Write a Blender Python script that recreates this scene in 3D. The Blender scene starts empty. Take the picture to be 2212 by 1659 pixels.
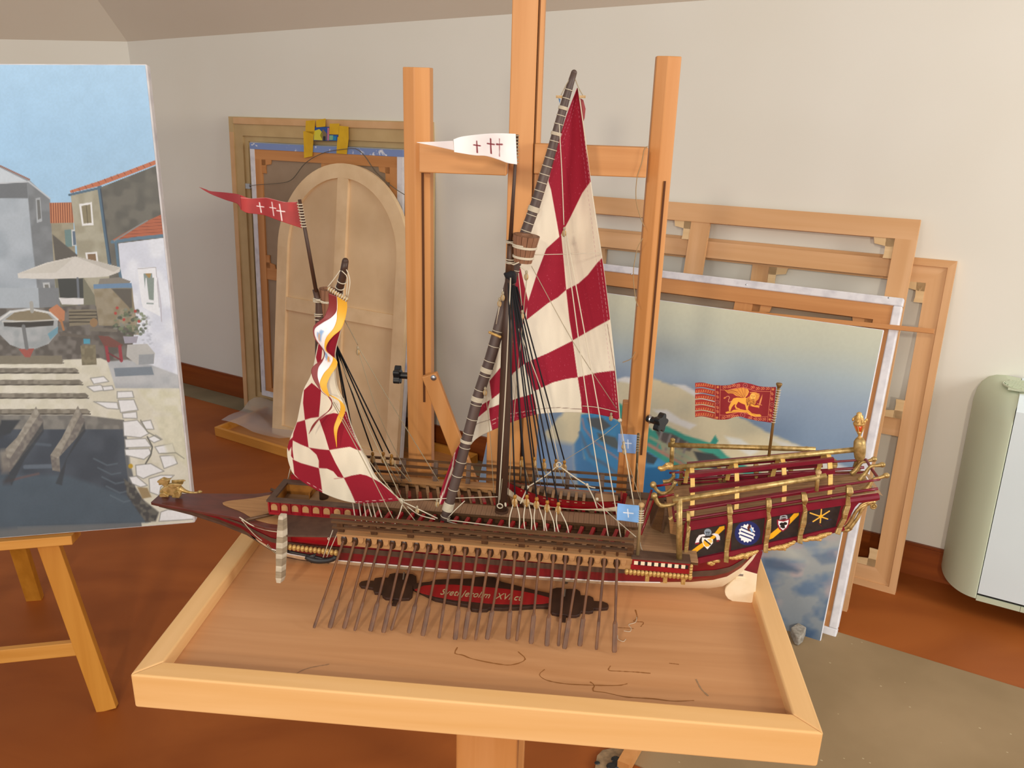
import bpy, bmesh, math, random
import numpy as np
from mathutils import Vector, Matrix
random.seed(7)
rng = np.random.default_rng(7)
SC = bpy.context.scene
COL = SC.collection

# ------------------------------------------------------------------ camera
F_PX = 1829.0            # focal length in pixels of the 2212 x 1659 photograph
PITCH = math.radians(19.5)
EYE = np.array([0.0, 0.0, 1.6])
CX, CY = 1106.0, 829.5
cam_d = bpy.data.cameras.new('camera')
cam_d.sensor_width = 36.0
cam_d.lens = 36.0 * F_PX / 2212.0
cam_d.clip_start = 0.02
cam = bpy.data.objects.new('camera', cam_d)
cam.location = EYE
cam.rotation_euler = (math.radians(90) - PITCH, 0, 0)
COL.objects.link(cam)
SC.camera = cam

# ------------------------------------------------------------------ world, lights, exposure
SC.view_settings.view_transform = 'Standard'
SC.view_settings.look = 'None'
SC.view_settings.exposure = 0.08
SC.view_settings.gamma = 1.0
SC.view_settings.use_curve_mapping = False
wd = bpy.data.worlds.new('world'); SC.world = wd
wd.use_nodes = True
wd.node_tree.nodes['Background'].inputs[0].default_value = (0.86, 0.90, 1.0, 1)
wd.node_tree.nodes['Background'].inputs[1].default_value = 0.50

def area(name, loc, target, sx, sy, power, color):
    l = bpy.data.lights.new(name, 'AREA'); l.shape = 'RECTANGLE'
    l.size = sx; l.size_y = sy; l.energy = power; l.color = color
    o = bpy.data.objects.new(name, l); COL.objects.link(o)
    o.location = loc
    o.rotation_euler = (Vector(target) - Vector(loc)).to_track_quat('-Z', 'Y').to_euler()
    return o
# daylight through a big window on the right, a smaller one on the left, and two warm ceiling lamps behind the photographer
area('window_light', (3.6, -0.2, 2.1), (1.6, 3.2, 1.2), 1.2, 1.4, 80, (1.0, 0.985, 0.94))
area('window_light', (-2.6, -1.6, 2.0), (0.4, 2.0, 0.6), 1.1, 1.2, 22, (1.0, 0.96, 0.90))
area('ceiling_lamp_light', (0.02, -2.6, 2.08), (0.2, 2.2, 1.2), 0.2, 0.2, 44, (1.0, 0.86, 0.68))
area('ceiling_lamp_light', (-1.02, -2.4, 2.83), (0.3, 2.0, 0.9), 0.26, 0.26, 44, (1.0, 0.88, 0.70))

# ------------------------------------------------------------------ measuring frames
def ray(x, y):
    a = x - CX; b = y - CY
    return np.array([a, F_PX*math.cos(PITCH) - b*math.sin(PITCH), -(b*math.cos(PITCH) + F_PX*math.sin(PITCH))]) / F_PX

class Frame:
    """a right-handed measuring frame standing somewhere in the room"""
    def __init__(s, o, yaw, roll=0.0, lean=0.0):
        y, r, l = map(math.radians, (yaw, roll, lean))
        X = np.array([math.cos(y)*math.cos(r), math.sin(y)*math.cos(r), -math.sin(r)])
        Y = np.array([-math.sin(y), math.cos(y), 0.0]); Z = np.cross(X, Y)
        s.R = np.array([X, Y*math.cos(l) - Z*math.sin(l), Z*math.cos(l) + Y*math.sin(l)])
        s.o = np.array(o, float)
    def at(s, x, y, ax, v):
        """where the sight line through a measured point meets the plane coordinate[ax] = v"""
        d = s.R @ ray(x, y); c = s.R @ (EYE - s.o)
        return c + d * ((v - c[ax]) / d[ax])
    def on(s, x, y, p0, n):
        d = s.R @ ray(x, y); c = s.R @ (EYE - s.o); n = np.array(n, float)
        return c + d * (np.dot(np.array(p0) - c, n) / np.dot(d, n))
    def w(s, p): return s.o + s.R.T @ np.array(p, float)
    def matrix(s):
        m = Matrix.Identity(4)
        for i in range(3):
            for j in range(3): m[j][i] = s.R[i][j]
            m[i][3] = s.o[i]
        return m
    def px(s, P):
        """project an (N,3) array of local points (used to read colours off the measured drawing)"""
        q = (np.asarray(P) @ s.R) + s.o - EYE
        z = q[:, 1]*math.cos(PITCH) - q[:, 2]*math.sin(PITCH)
        v = -(q[:, 1]*math.sin(PITCH) + q[:, 2]*math.cos(PITCH))
        return CX + F_PX*q[:, 0]/z, CY + F_PX*v/z
def floor_pt(x, y, z=0.0):
    d = ray(x, y); return EYE + d*((z - EYE[2])/d[2])

# ------------------------------------------------------------------ colours and materials
def lin(h):
    if isinstance(h, str):
        h = h.lstrip('#'); c = [int(h[i:i+2], 16)/255 for i in (0, 2, 4)]
    else: c = list(h)
    return tuple((v/12.92 if v <= 0.04045 else ((v+0.055)/1.055)**2.4) for v in c)
def srgb(h):
    h = h.lstrip('#'); return np.array([int(h[i:i+2], 16)/255 for i in (0, 2, 4)])
def mat(name, color, rough=0.6, metal=0.0, c2=None, scale=(30, 30, 30), detail=4, bump=0.0, coat=0.0, lo=0.35, hi=0.65, distort=0.0, ior=None, trans=0.0, sub=0.0, bscale=None):
    m = bpy.data.materials.new(name); m.use_nodes = True
    nt = m.node_tree; b = nt.nodes['Principled BSDF']
    b.inputs['Base Color'].default_value = (*lin(color), 1)
    b.inputs['Roughness'].default_value = rough
    b.inputs['Metallic'].default_value = metal
    b.inputs['Coat Weight'].default_value = coat
    b.inputs['Coat Roughness'].default_value = 0.15
    if trans: b.inputs['Transmission Weight'].default_value = trans
    tc = nt.nodes.new('ShaderNodeTexCoord'); mp = nt.nodes.new('ShaderNodeMapping')
    nt.links.new(tc.outputs['Object'], mp.inputs['Vector'])
    mp.inputs['Scale'].default_value = scale
    nz = nt.nodes.new('ShaderNodeTexNoise'); nz.inputs['Scale'].default_value = 1.0
    nz.inputs['Detail'].default_value = detail; nz.inputs['Distortion'].default_value = distort
    nt.links.new(mp.outputs['Vector'], nz.inputs['Vector'])
    if c2 is not None:
        r = nt.nodes.new('ShaderNodeValToRGB')
        r.color_ramp.elements[0].position = lo; r.color_ramp.elements[0].color = (*lin(color), 1)
        r.color_ramp.elements[1].position = hi; r.color_ramp.elements[1].color = (*lin(c2), 1)
        nt.links.new(nz.outputs['Fac'], r.inputs['Fac']); nt.links.new(r.outputs['Color'], b.inputs['Base Color'])
    if bump:
        bp = nt.nodes.new('ShaderNodeBump'); bp.inputs['Strength'].default_value = bump; bp.inputs['Distance'].default_value = 0.002
        src = nz
        if bscale:
            src = nt.nodes.new('ShaderNodeTexNoise'); src.inputs['Scale'].default_value = bscale
            nt.links.new(tc.outputs['Object'], src.inputs['Vector'])
        nt.links.new(src.outputs['Fac'], bp.inputs['Height']); nt.links.new(bp.outputs['Normal'], b.inputs['Normal'])
    return m
def wood(name, a, b_, axis='x', s=1.0, rough=0.5, coat=0.0):
    sc = {'x': (3*s, 60*s, 60*s), 'y': (60*s, 3*s, 60*s), 'z': (60*s, 60*s, 3*s)}[axis]
    return mat(name, a, rough, 0, b_, sc, 6, 0.15, coat, 0.3, 0.7, 0.6)
def attr_mat(name, rough=0.55, bump=0.0, scale=400.0, metal=0.0, coat=0.0, mottle=0.0):
    """paint or print whose colour is stored on the mesh, with fine grain from a noise"""
    m = bpy.data.materials.new(name); m.use_nodes = True
    nt = m.node_tree; b = nt.nodes['Principled BSDF']
    b.inputs['Roughness'].default_value = rough; b.inputs['Coat Weight'].default_value = coat
    at = nt.nodes.new('ShaderNodeAttribute'); at.attribute_name = 'paint'
    tc = nt.nodes.new('ShaderNodeTexCoord'); nz = nt.nodes.new('ShaderNodeTexNoise')
    nz.inputs['Scale'].default_value = scale; nz.inputs['Detail'].default_value = 3
    nt.links.new(tc.outputs['Object'], nz.inputs['Vector'])
    mx = nt.nodes.new('ShaderNodeMix'); mx.data_type = 'RGBA'; mx.blend_type = 'MULTIPLY'
    mx.inputs[0].default_value = mottle
    rr = nt.nodes.new('ShaderNodeValToRGB'); rr.color_ramp.elements[0].position = 0.3; rr.color_ramp.elements[0].color = (0.6, 0.6, 0.6, 1)
    rr.color_ramp.elements[1].position = 0.6; rr.color_ramp.elements[1].color = (1, 1, 1, 1)
    nt.links.new(nz.outputs['Fac'], rr.inputs['Fac'])
    nt.links.new(at.outputs['Color'], mx.inputs[6]); nt.links.new(rr.outputs['Color'], mx.inputs[7])
    nt.links.new(mx.outputs[2], b.inputs['Base Color'])
    if bump:
        bp = nt.nodes.new('ShaderNodeBump'); bp.inputs['Strength'].default_value = bump; bp.inputs['Distance'].default_value = 0.001
        nt.links.new(nz.outputs['Fac'], bp.inputs['Height']); nt.links.new(bp.outputs['Normal'], b.inputs['Normal'])
    return m

M = {}
M['wall'] = mat('wall_paint', '#e8e7dd', 0.85, 0, '#e4e2d6', (1.5, 1.5, 1.5), 2, 0.05, bscale=180)
M['ceil'] = mat('ceiling_paint', '#e0d9c9', 0.9, 0, '#dcd4c3', (1.2, 1.2, 1.2), 2)
M['floor'] = mat('floor_terracotta', '#9f5722', 0.55, 0, '#8c4818', (1.6, 3.5, 1), 5, 0.06, 0.0, 0.35, 0.7, 1.2)
M['floor'].node_tree.nodes['Principled BSDF'].inputs['Specular IOR Level'].default_value = 0.3
M['base'] = wood('skirting_wood', '#9a4f1c', '#7c3a12', 'x', 0.5, 0.4)
M['mat_rug'] = mat('card_floor_cover', '#9c8462', 0.9, 0, '#8d7655', (3, 3, 3), 4, 0.1, bscale=120)
M['key'] = wood('wedge_wood', '#e2c394', '#d2b07e', 'x', .6, .6)
M['beech'] = wood('beech_wood', '#d79a5e', '#c88848', 'z', 0.6, 0.5)
M['beech_x'] = wood('beech_wood_cross', '#d79a5e', '#c58547', 'x', 0.6, 0.5)
M['rim_x'] = wood('tray_rim_wood', '#f0c183', '#e2ad68', 'x', 0.35, 0.55)
M['rim_y'] = wood('tray_rim_wood_side', '#eec186', '#dcab6c', 'y', 0.35, 0.55)
M['port_dark'] = mat('oar_port_dark', '#3c2414', 0.35, coat=0.3)
M['panel'] = mat('tray_panel_wood', '#cf9a6b', 0.5, 0, '#c18b5c', (2.2, 26, 10), 6, 0.08, 0.0, 0.3, 0.72, 1.2)
M['pine'] = wood('pine_stretcher', '#deb182', '#cd9b66', 'x', 0.4, 0.6)
M['pine_z'] = wood('pine_stretcher_upright', '#deb182', '#cd9b66', 'z', 0.4, 0.6)
M['pine2'] = wood('orange_pine', '#d2965c', '#ba7c42', 'x', 0.4, 0.6)
M['pine2_z'] = wood('orange_pine_upright', '#d2965c', '#ba7c42', 'z', 0.4, 0.6)
M['khaki'] = mat('brown_painted_wood', '#cbb07e', 0.7, 0, '#bfa372', (8, 8, 8), 3)
M['khaki_lt'] = mat('bare_edge_wood', '#dcb384', 0.7, 0, '#d0a574', (8, 8, 8), 3)
M['canvas_back'] = mat('raw_canvas_back', '#e8cba2', 0.9, 0, '#dcbd92', (5, 5, 5), 5, 0.1, bscale=600)
M['dark_back'] = mat('dark_canvas_back', '#a8937c', 0.9, 0, '#9a856e', (5, 5, 5), 4)
M['gesso'] = mat('white_gesso_edge', '#e6e6ea', 0.8, 0, '#c9c9d0', (25, 25, 25), 5, 0.1, lo=0.45, hi=0.75)
M['blue_edge'] = mat('blue_painted_edge', '#7f95c8', 0.8, 0, '#e0e4ee', (40, 40, 40), 5, lo=0.62, hi=0.68)
M['yellow_tape'] = mat('yellow_tape', '#e0b414', 0.6, 0, '#d3a60f', (20, 20, 20), 3)
M['easel_y'] = wood('honey_pine', '#dc9a3c', '#c98528', 'z', 0.4, 0.5)
M['easel_yx'] = wood('honey_pine_cross', '#e0a04a', '#c98528', 'x', 0.4, 0.5)
M['black_plastic'] = mat('black_plastic', '#1c1f22', 0.35)
M['steel'] = mat('steel', '#b4b6ba', 0.3, 0.9)
M['wire'] = mat('picture_wire', '#7a7466', 0.5, 0.6)
M['twine'] = mat('twine', '#a58a62', 0.8)
M['plastic'] = mat('clear_plastic', '#cfcfd2', 0.35)
M['plastic'].node_tree.nodes['Principled BSDF'].inputs['Alpha'].default_value = 0.38
M['ac_side'] = mat('sage_plastic', '#c8d2b8', 0.5, 0, '#c4ceb4', (4, 4, 4), 2)
M['ac_white'] = mat('white_plastic', '#e2f0f4', 0.45, 0, '#deecf0', (4, 4, 4), 2)
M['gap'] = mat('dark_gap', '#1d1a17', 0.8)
# the galley
M['walnut'] = wood('walnut', '#664628', '#4c311b', 'x', 2.0, 0.5)
M['walnut_z'] = wood('walnut_upright', '#5c3d26', '#422918', 'z', 2.0, 0.5)
M['dkbrown'] = mat('dark_brown_paint', '#5a4234', 0.55, 0, '#4e382b', (60, 60, 60), 4)
M['beakbrown'] = mat('reddish_brown_varnish', '#6a3329', 0.4, 0, '#552a22', (20, 60, 60), 4, coat=0.2)
M['teak'] = wood('teak_light', '#b98a58', '#a3754a', 'x', 3.0, 0.55)
M['deck'] = wood('deck_planks', '#ad8862', '#927050', 'x', 3.0, 0.6)
M['deck_y'] = wood('deck_cross_planks', '#9c7a5e', '#85664c', 'y', 3.0, 0.6)
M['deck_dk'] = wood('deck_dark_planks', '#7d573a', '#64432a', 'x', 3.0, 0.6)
M['red'] = mat('red_lacquer', '#960a18', 0.35, 0, '#820814', (30, 60, 60), 3, coat=0.25)
M['hullred'] = mat('hull_red', '#7c0818', 0.38, 0, '#6a0614', (30, 60, 60), 3, coat=0.2)
M['crimson'] = mat('crimson_lacquer', '#7e1028', 0.4, 0, '#6e0c22', (30, 60, 60), 3, coat=0.2)
M['cream'] = mat('cream_paint', '#f0dfc0', 0.5, 0, '#ead6b3', (40, 40, 40), 3)
M['butter'] = mat('butter_yellow_paint', '#eec979', 0.5, 0, '#e2b862', (60, 60, 60), 3)
M['gold'] = mat('gold_paint', '#caab70', 0.42, 0.55, '#9c8048', (120, 120, 120), 4, 0.2)
M['goldlt'] = mat('bright_gold_paint', '#ddb670', 0.42, 0.45, '#b99150', (150, 150, 150), 4, 0.5)
M['black'] = mat('black_paint', '#231f1e', 0.5)
M['blackrope'] = mat('black_rope', '#141216', 0.8)
M['rope'] = mat('white_rope', '#cfc4ad', 0.85)
M['ropedk'] = mat('natural_rope', '#a5977c', 0.85)
M['blockw'] = mat('block_wood', '#c9a877', 0.6, 0, '#a98755', (200, 200, 200), 2)
M['ochre'] = mat('ochre_cord', '#b07a24', 0.6, 0, '#8c5c17', (300, 300, 300), 2)
M['oar'] = mat('oar_wood', '#70441f', 0.5, 0, '#543017', (80, 80, 6), 5)
M['yard'] = mat('grey_brown_spar', '#5d4b43', 0.5, 0, '#4c3b34', (60, 60, 8), 4)
M['mast'] = mat('dark_mast', '#4a3020', 0.5, 0, '#3b2518', (60, 60, 8), 4)
M['basket'] = wood('barrel_staves', '#94694c', '#7c543b', 'z', 3.0, 0.6)
M['grey_wood'] = mat('pale_grey_block', '#cdc2ac', 0.6, 0, '#b9ad96', (60, 60, 200), 3)
M['grey_wood2'] = mat('taupe_block', '#a2937a', 0.6, 0, '#8f8069', (60, 60, 200), 3)
M['ochre_in'] = mat('ochre_interior', '#a36a25', 0.6, 0, '#8c5818', (60, 60, 60), 4)
M['plaque'] = mat('dark_plaque', '#3d2418', 0.5, 0, '#331c12', (30, 30, 30), 3)
M['plaque_red'] = mat('red_plaque_field', '#a01118', 0.5)
M['silver_ink'] = mat('silver_lettering', '#c4b98f', 0.5, 0.2)
M['amber'] = mat('orange_lamp_glass', '#d8501e', 0.15, coat=0.5)
M['cloth'] = attr_mat('painted_cloth', 0.9, 0.35, 1500.0, mottle=0.12)
M['paper'] = attr_mat('printed_paper', 0.5, 0.0)
M['oilpaint'] = attr_mat('oil_paint', 0.5, 0.03, 260.0)
M['enamel'] = attr_mat('enamel_paint', 0.45, 0.1, 300.0)

# ------------------------------------------------------------------ scene tree helpers
def tag(o, label=None, cat=None, group=None, kind=None):
    if label: o['label'] = label
    if cat: o['category'] = cat
    if group: o['group'] = group
    if kind: o['kind'] = kind
    return o
def thing(name, label, cat, frame=None, group=None):
    o = bpy.data.objects.new(name, None); o.empty_display_size = 0.05; COL.objects.link(o)
    if frame is not None: o.matrix_world = frame.matrix()
    return tag(o, label, cat, group)
class MB:
    """collects vertices and faces, then becomes ONE mesh object"""
    def __init__(s): s.v = []; s.f = []
    def add(s, v, f):
        n = len(s.v); s.v += [tuple(map(float, p)) for p in v]; s.f += [tuple(i + n for i in q) for q in f]; return s
    def hexa(s, p):
        return s.add(p, [(0, 3, 2, 1), (4, 5, 6, 7), (0, 1, 5, 4), (1, 2, 6, 5), (2, 3, 7, 6), (3, 0, 4, 7)])
    def box(s, x0, x1, y0, y1, z0, z1):
        return s.hexa([(x0, y0, z0), (x1, y0, z0), (x1, y1, z0), (x0, y1, z0), (x0, y0, z1), (x1, y0, z1), (x1, y1, z1), (x0, y1, z1)])
    def beam(s, a, b, wd, ht, up=(0, 0, 1)):
        a = Vector(a); b = Vector(b); d = (b - a).normalized(); u = Vector(up)
        sd = d.cross(u).normalized(); u = sd.cross(d).normalized()
        P = []
        for q in (a, b):
            for i, j in ((-1, -1), (1, -1), (1, 1), (-1, 1)): P.append(q + sd*(i*wd/2) + u*(j*ht/2))
        return s.hexa([P[0], P[1], P[2], P[3], P[4], P[5], P[6], P[7]])
    def tube(s, pts, r, n=6, cap=True):
        pts = [Vector(p) for p in pts]; k = len(pts)
        R = r if hasattr(r, '__len__') else [r]*k
        V = []; ref = None
        for i, p in enumerate(pts):
            d = (pts[min(i+1, k-1)] - pts[max(i-1, 0)])
            d = d.normalized() if d.length > 1e-9 else Vector((0, 0, 1))
            if ref is None:
                ref = d.orthogonal().normalized()
            ref = (ref - d*ref.dot(d));
            ref = ref.normalized() if ref.length > 1e-6 else d.orthogonal().normalized()
            q = d.cross(ref)
            for j in range(n):
                t = 2*math.pi*j/n; V.append(p + (ref*math.cos(t) + q*math.sin(t))*R[i])
        Fc = [(i*n + j, i*n + (j+1) % n, (i+1)*n + (j+1) % n, (i+1)*n + j) for i in range(k-1) for j in range(n)]
        if cap: Fc += [tuple(range(n))[::-1], tuple((k-1)*n + j for j in range(n))]
        return s.add(V, Fc)
    def sphere(s, c, r, n=8, m=6, sc=(1, 1, 1)):
        V = [(c[0], c[1], c[2] - r*sc[2])]
        for i in range(1, m):
            a = -math.pi/2 + math.pi*i/m
            for j in range(n):
                t = 2*math.pi*j/n
                V.append((c[0] + r*sc[0]*math.cos(a)*math.cos(t), c[1] + r*sc[1]*math.cos(a)*math.sin(t), c[2] + r*sc[2]*math.sin(a)))
        V.append((c[0], c[1], c[2] + r*sc[2])); L = len(V) - 1
        Fc = [(0, 1 + (j+1) % n, 1 + j) for j in range(n)]
        for i in range(m-2):
            for j in range(n):
                a = 1 + i*n + j; b = 1 + i*n + (j+1) % n; Fc.append((a, b, b+n, a+n))
        Fc += [(L, L-n+j, L-n+(j+1) % n) for j in range(n)]
        return s.add(V, Fc)
    def torus(s, c, axis, R, r, n=14, m=5):
        ax = Vector(axis).normalized(); u = ax.orthogonal().normalized(); w = ax.cross(u); c = Vector(c); V = []
        for i in range(n):
            t = 2*math.pi*i/n; d = u*math.cos(t) + w*math.sin(t)
            for j in range(m):
                q = 2*math.pi*j/m; V.append(c + d*(R + r*math.cos(q)) + ax*(r*math.sin(q)))
        return s.add(V, [(i*m+j, ((i+1) % n)*m+j, ((i+1) % n)*m+(j+1) % m, i*m+(j+1) % m) for i in range(n) for j in range(m)])
    def lathe(s, a, b, prof, n=12, sides=None):
        """profile [(t, radius)] along the segment a-b"""
        a = Vector(a); b = Vector(b)
        return s.tube([a.lerp(b, t) for t, _ in prof], [r for _, r in prof], n)
    def prism(s, pts, n, th):
        """flat outline (3D points) thickened along n by th"""
        n = Vector(n).normalized()*th; k = len(pts); P = [Vector(p) for p in pts]
        return s.add(P + [p + n for p in P], [tuple(range(k))[::-1], tuple(range(k, 2*k))] + [(i, (i+1) % k, k + (i+1) % k, k + i) for i in range(k)])
    def grid(s, G):
        """G: rows x cols of points"""
        r = len(G); c = len(G[0])
        return s.add([p for row in G for p in row], [(i*c+j, i*c+j+1, (i+1)*c+j+1, (i+1)*c+j) for i in range(r-1) for j in range(c-1)])
    def build(s, name, m, parent=None, smooth=False, bevel=0.0, label=None, fix=True):
        me = bpy.data.meshes.new(name); me.from_pydata(s.v, [], s.f); me.update()
        if fix:
            bm = bmesh.new(); bm.from_mesh(me); bmesh.ops.recalc_face_normals(bm, faces=bm.faces); bm.to_mesh(me); bm.free()
        me.materials.append(m)
        if smooth:
            me.polygons.foreach_set('use_smooth', [True]*len(me.polygons))
        o = bpy.data.objects.new(name, me); COL.objects.link(o)
        if parent is not None: o.parent = parent
        if bevel:
            b = o.modifiers.new('bevel', 'BEVEL'); b.width = bevel; b.segments = 3; b.limit_method = 'ANGLE'
        if label: o['label'] = label
        return o

# ------------------------------------------------------------------ the paint brush: colours stored on mesh vertices
class Brush:
    def __init__(s, X, Y, base='#ffffff'):
        s.X = np.asarray(X, float); s.Y = np.asarray(Y, float)
        s.c = np.tile(srgb(base), (len(s.X), 1)); s.T = (0, 0, 1.0)
        s.nz = {}
    def frame(s, ox, oy, k): s.T = (ox, oy, k); return s
    def _p(s, pts): return np.array([(s.T[0] + x/s.T[2], s.T[1] + y/s.T[2]) for x, y in pts])
    def noise(s, k, seed=0):
        """smooth value noise, cell size k pixels"""
        key = (k, seed)
        if key in s.nz: return s.nz[key]
        r = np.random.default_rng(seed + 11); G = r.random((64, 64))
        kx, ky = (k if hasattr(k, '__len__') else (k, k))
        x = s.X/kx; y = s.Y/ky; i = np.floor(x).astype(int); j = np.floor(y).astype(int); fx = x - i; fy = y - j
        fx = fx*fx*(3 - 2*fx); fy = fy*fy*(3 - 2*fy)
        g = lambda a, b: G[a % 64, b % 64]
        v = (g(i, j)*(1-fx) + g(i+1, j)*fx)*(1-fy) + (g(i, j+1)*(1-fx) + g(i+1, j+1)*fx)*fy
        s.nz[key] = v; return v
    def mix(s, idx, col, a):
        c = srgb(col) if isinstance(col, str) else np.asarray(col)
        a = np.asarray(a)[:, None]; s.c[idx] = s.c[idx]*(1-a) + c*a
    def _sd(s, P, close, margin):
        x0, y0 = P.min(0) - margin; x1, y1 = P.max(0) + margin
        idx = np.nonzero((s.X >= x0) & (s.X <= x1) & (s.Y >= y0) & (s.Y <= y1))[0]
        if len(idx) == 0: return idx, None, None
        x = s.X[idx]; y = s.Y[idx]; d = np.full(len(idx), 1e9); ins = np.zeros(len(idx), bool)
        n = len(P)
        for i in range(n if close else n-1):
            a = P[i]; b = P[(i+1) % n]; e = b - a; L = max(e @ e, 1e-12)
            t = np.clip(((x-a[0])*e[0] + (y-a[1])*e[1])/L, 0, 1)
            d = np.minimum(d, (x-a[0]-t*e[0])**2 + (y-a[1]-t*e[1])**2)
            if close and a[1] != b[1]:
                cnd = ((a[1] > y) != (b[1] > y)) & (x < (b[0]-a[0])*(y-a[1])/(b[1]-a[1]) + a[0]); ins ^= cnd
        return idx, np.sqrt(d), ins
    def poly(s, pts, col, soft=0.7, a=1.0, c2=None, nk=12, wob=0.0):
        P = s._p(pts); idx, d, ins = s._sd(P, True, soft + wob)
        if len(idx) == 0: return s
        sd = np.where(ins, d, -d)
        if wob: sd = sd + (s.noise(max(wob*3, 3), 5)[idx] - 0.5)*2*wob
        al = np.clip(sd/soft + 0.5, 0, 1)*a
        if c2 is not None:
            t = np.clip((s.noise(nk, 3)[idx] - 0.3)/0.4, 0, 1)[:, None]
            cc = srgb(col)*(1-t) + srgb(c2)*t; s.mix(idx, cc, al)
        else: s.mix(idx, col, al)
        return s
    def line(s, pts, w, col, soft=0.7, a=1.0, close=False):
        P = s._p(pts); w = w/s.T[2] if s.T[2] > 4 else w; idx, d, _ = s._sd(P, close, w + soft)
        if len(idx): s.mix(idx, col, np.clip((w/2 - d)/soft + 0.5, 0, 1)*a)
        return s
    def ell(s, cx, cy, rx, ry, col, soft=0.7, a=1.0, ang=0.0):
        (cx, cy), = s._p([(cx, cy)]); rx /= s.T[2]; ry /= s.T[2]
        m = max(rx, ry) + soft
        idx = np.nonzero((abs(s.X-cx) < m) & (abs(s.Y-cy) < m))[0]
        if len(idx) == 0: return s
        x = s.X[idx]-cx; y = s.Y[idx]-cy; t = math.radians(ang)
        q = np.hypot((x*math.cos(t)+y*math.sin(t))/rx, (-x*math.sin(t)+y*math.cos(t))/ry)
        s.mix(idx, col, np.clip((1-q)*min(rx, ry)/soft + 0.5, 0, 1)*a); return s
    def dashes(s, pts, w, col, on=6, off=6, soft=0.6, a=1.0):
        P = s._p(pts); T = s.T; s.T = (0, 0, 1.0)
        for i in range(len(P)-1):
            L = np.hypot(*(P[i+1]-P[i])); k = 0.0
            while k < L:
                p = P[i] + (P[i+1]-P[i])*(k/L); q = P[i] + (P[i+1]-P[i])*(min(k+on, L)/L)
                s.line([p, q], w, col, soft, a); k += on + off
        s.T = T; return s
    def grad(s, stops, fn):
        """stops [(value, colour)] of the array fn"""
        v = np.array([t for t, _ in stops]); C = np.array([srgb(c) for _, c in stops])
        for k in range(3): s.c[:, k] = np.interp(fn, v, C[:, k])
        return s
    def grain(s, k, amp, seed=1):
        s.c *= (1 + (s.noise(k, seed) - 0.5)*amp)[:, None]; return s
def painted_grid(name, P, rows, cols, paint_fn, m, parent, frame, smooth=True, label=None, keep=None, coords=None, thick=0.0):
    """P: (rows*cols,3) local points; paint_fn(brush) colours them; keep: boolean mask of cells"""
    P = np.asarray(P, float)
    if coords is None: X, Y = frame.px(P)
    else: X, Y = coords
    br = Brush(X, Y); paint_fn(br)
    c = np.clip(br.c, 0, 1); c = np.where(c <= 0.04045, c/12.92, ((c + 0.055)/1.055)**2.4)
    i, j = np.meshgrid(np.arange(rows-1), np.arange(cols-1), indexing='ij')
    a = (i*cols + j); Fq = np.stack([a, a+1, a+cols+1, a+cols], -1).reshape(-1, 4)
    if keep is not None: Fq = Fq[keep.reshape(-1)]
    me = bpy.data.meshes.new(name)
    me.vertices.add(len(P)); me.vertices.foreach_set('co', P.astype(np.float32).ravel())
    n = len(Fq); me.loops.add(n*4); me.loops.foreach_set('vertex_index', Fq.astype(np.int32).ravel())
    me.polygons.add(n); me.polygons.foreach_set('loop_start', np.arange(0, n*4, 4, dtype=np.int32))
    me.polygons.foreach_set('loop_total', np.full(n, 4, np.int32)); me.update(calc_edges=True); me.validate()
    at = me.color_attributes.new('paint', 'FLOAT_COLOR', 'POINT')
    at.data.foreach_set('color', np.concatenate([c, np.ones((len(c), 1))], 1).astype(np.float32).ravel())
    if smooth: me.polygons.foreach_set('use_smooth', [True]*len(me.polygons))
    me.materials.append(m)
    o = bpy.data.objects.new(name, me); COL.objects.link(o)
    if parent is not None: o.parent = parent
    if label: o['label'] = label
    if thick:
        sm = o.modifiers.new('thickness', 'SOLIDIFY'); sm.thickness = thick; sm.offset = 0
    return o
def resample(pts, n):
    P = np.array(pts, float); d = np.r_[0, np.cumsum(np.linalg.norm(np.diff(P, axis=0), axis=1))]; d /= d[-1]
    t = np.linspace(0, 1, n); return np.stack([np.interp(t, d, P[:, k]) for k in range(P.shape[1])], 1)
def smooth_curve(pts, n):
    """Catmull-Rom through the points, n samples evenly spaced"""
    P = np.array(pts, float); Q = np.vstack([2*P[0]-P[1], P, 2*P[-1]-P[-2]]); out = []
    for i in range(1, len(Q)-2):
        for t in np.linspace(0, 1, 12, endpoint=False):
            a, b, c, d = Q[i-1], Q[i], Q[i+1], Q[i+2]
            out.append(0.5*((2*b) + (c-a)*t + (2*a-5*b+4*c-d)*t*t + (3*b-a-3*c+d)*t**3))
    out.append(P[-1]); return resample(out, n)
# ================================================================== the room
WALL = Frame((-1.93701532, 4.59292156, 0.0), -31.5408)     # origin in the corner, x along the right wall, y into it
LWALL = Frame((-1.93701532, 4.59292156, 0.0), 204.768)      # x runs along the left wall away from the corner
def struct(name, mb, m, frame=None, parent=None, **k):
    o = mb.build(name, m, parent, **k)
    if frame is not None: o.matrix_world = frame.matrix()
    o['kind'] = 'structure'; return o
zc = 1.802; z1 = zc + 0.0185*6.5
mb = MB(); mb.hexa([(-0.12, 0, -0.05), (6.5, 0, -0.05), (6.5, 0.12, -0.05), (-0.12, 0.12, -0.05), (-0.12, 0, zc+0.02), (6.5, 0, z1+0.02), (6.5, 0.12, z1+0.02), (-0.12, 0.12, zc+0.02)])
struct('wall_right', mb, M['wall'], WALL)
mb = MB(); mb.box(0, 3.6, -0.12, 0, -0.05, zc + 0.02); struct('wall_left', mb, M['wall'], LWALL)
floor_poly = [WALL.w((-0.1, 0.1, 0)), WALL.w((6.5, 0.1, 0)), (4.6, -3.4, 0), (-5.5, -3.4, 0), LWALL.w((3.6, -0.1, 0))]
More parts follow.
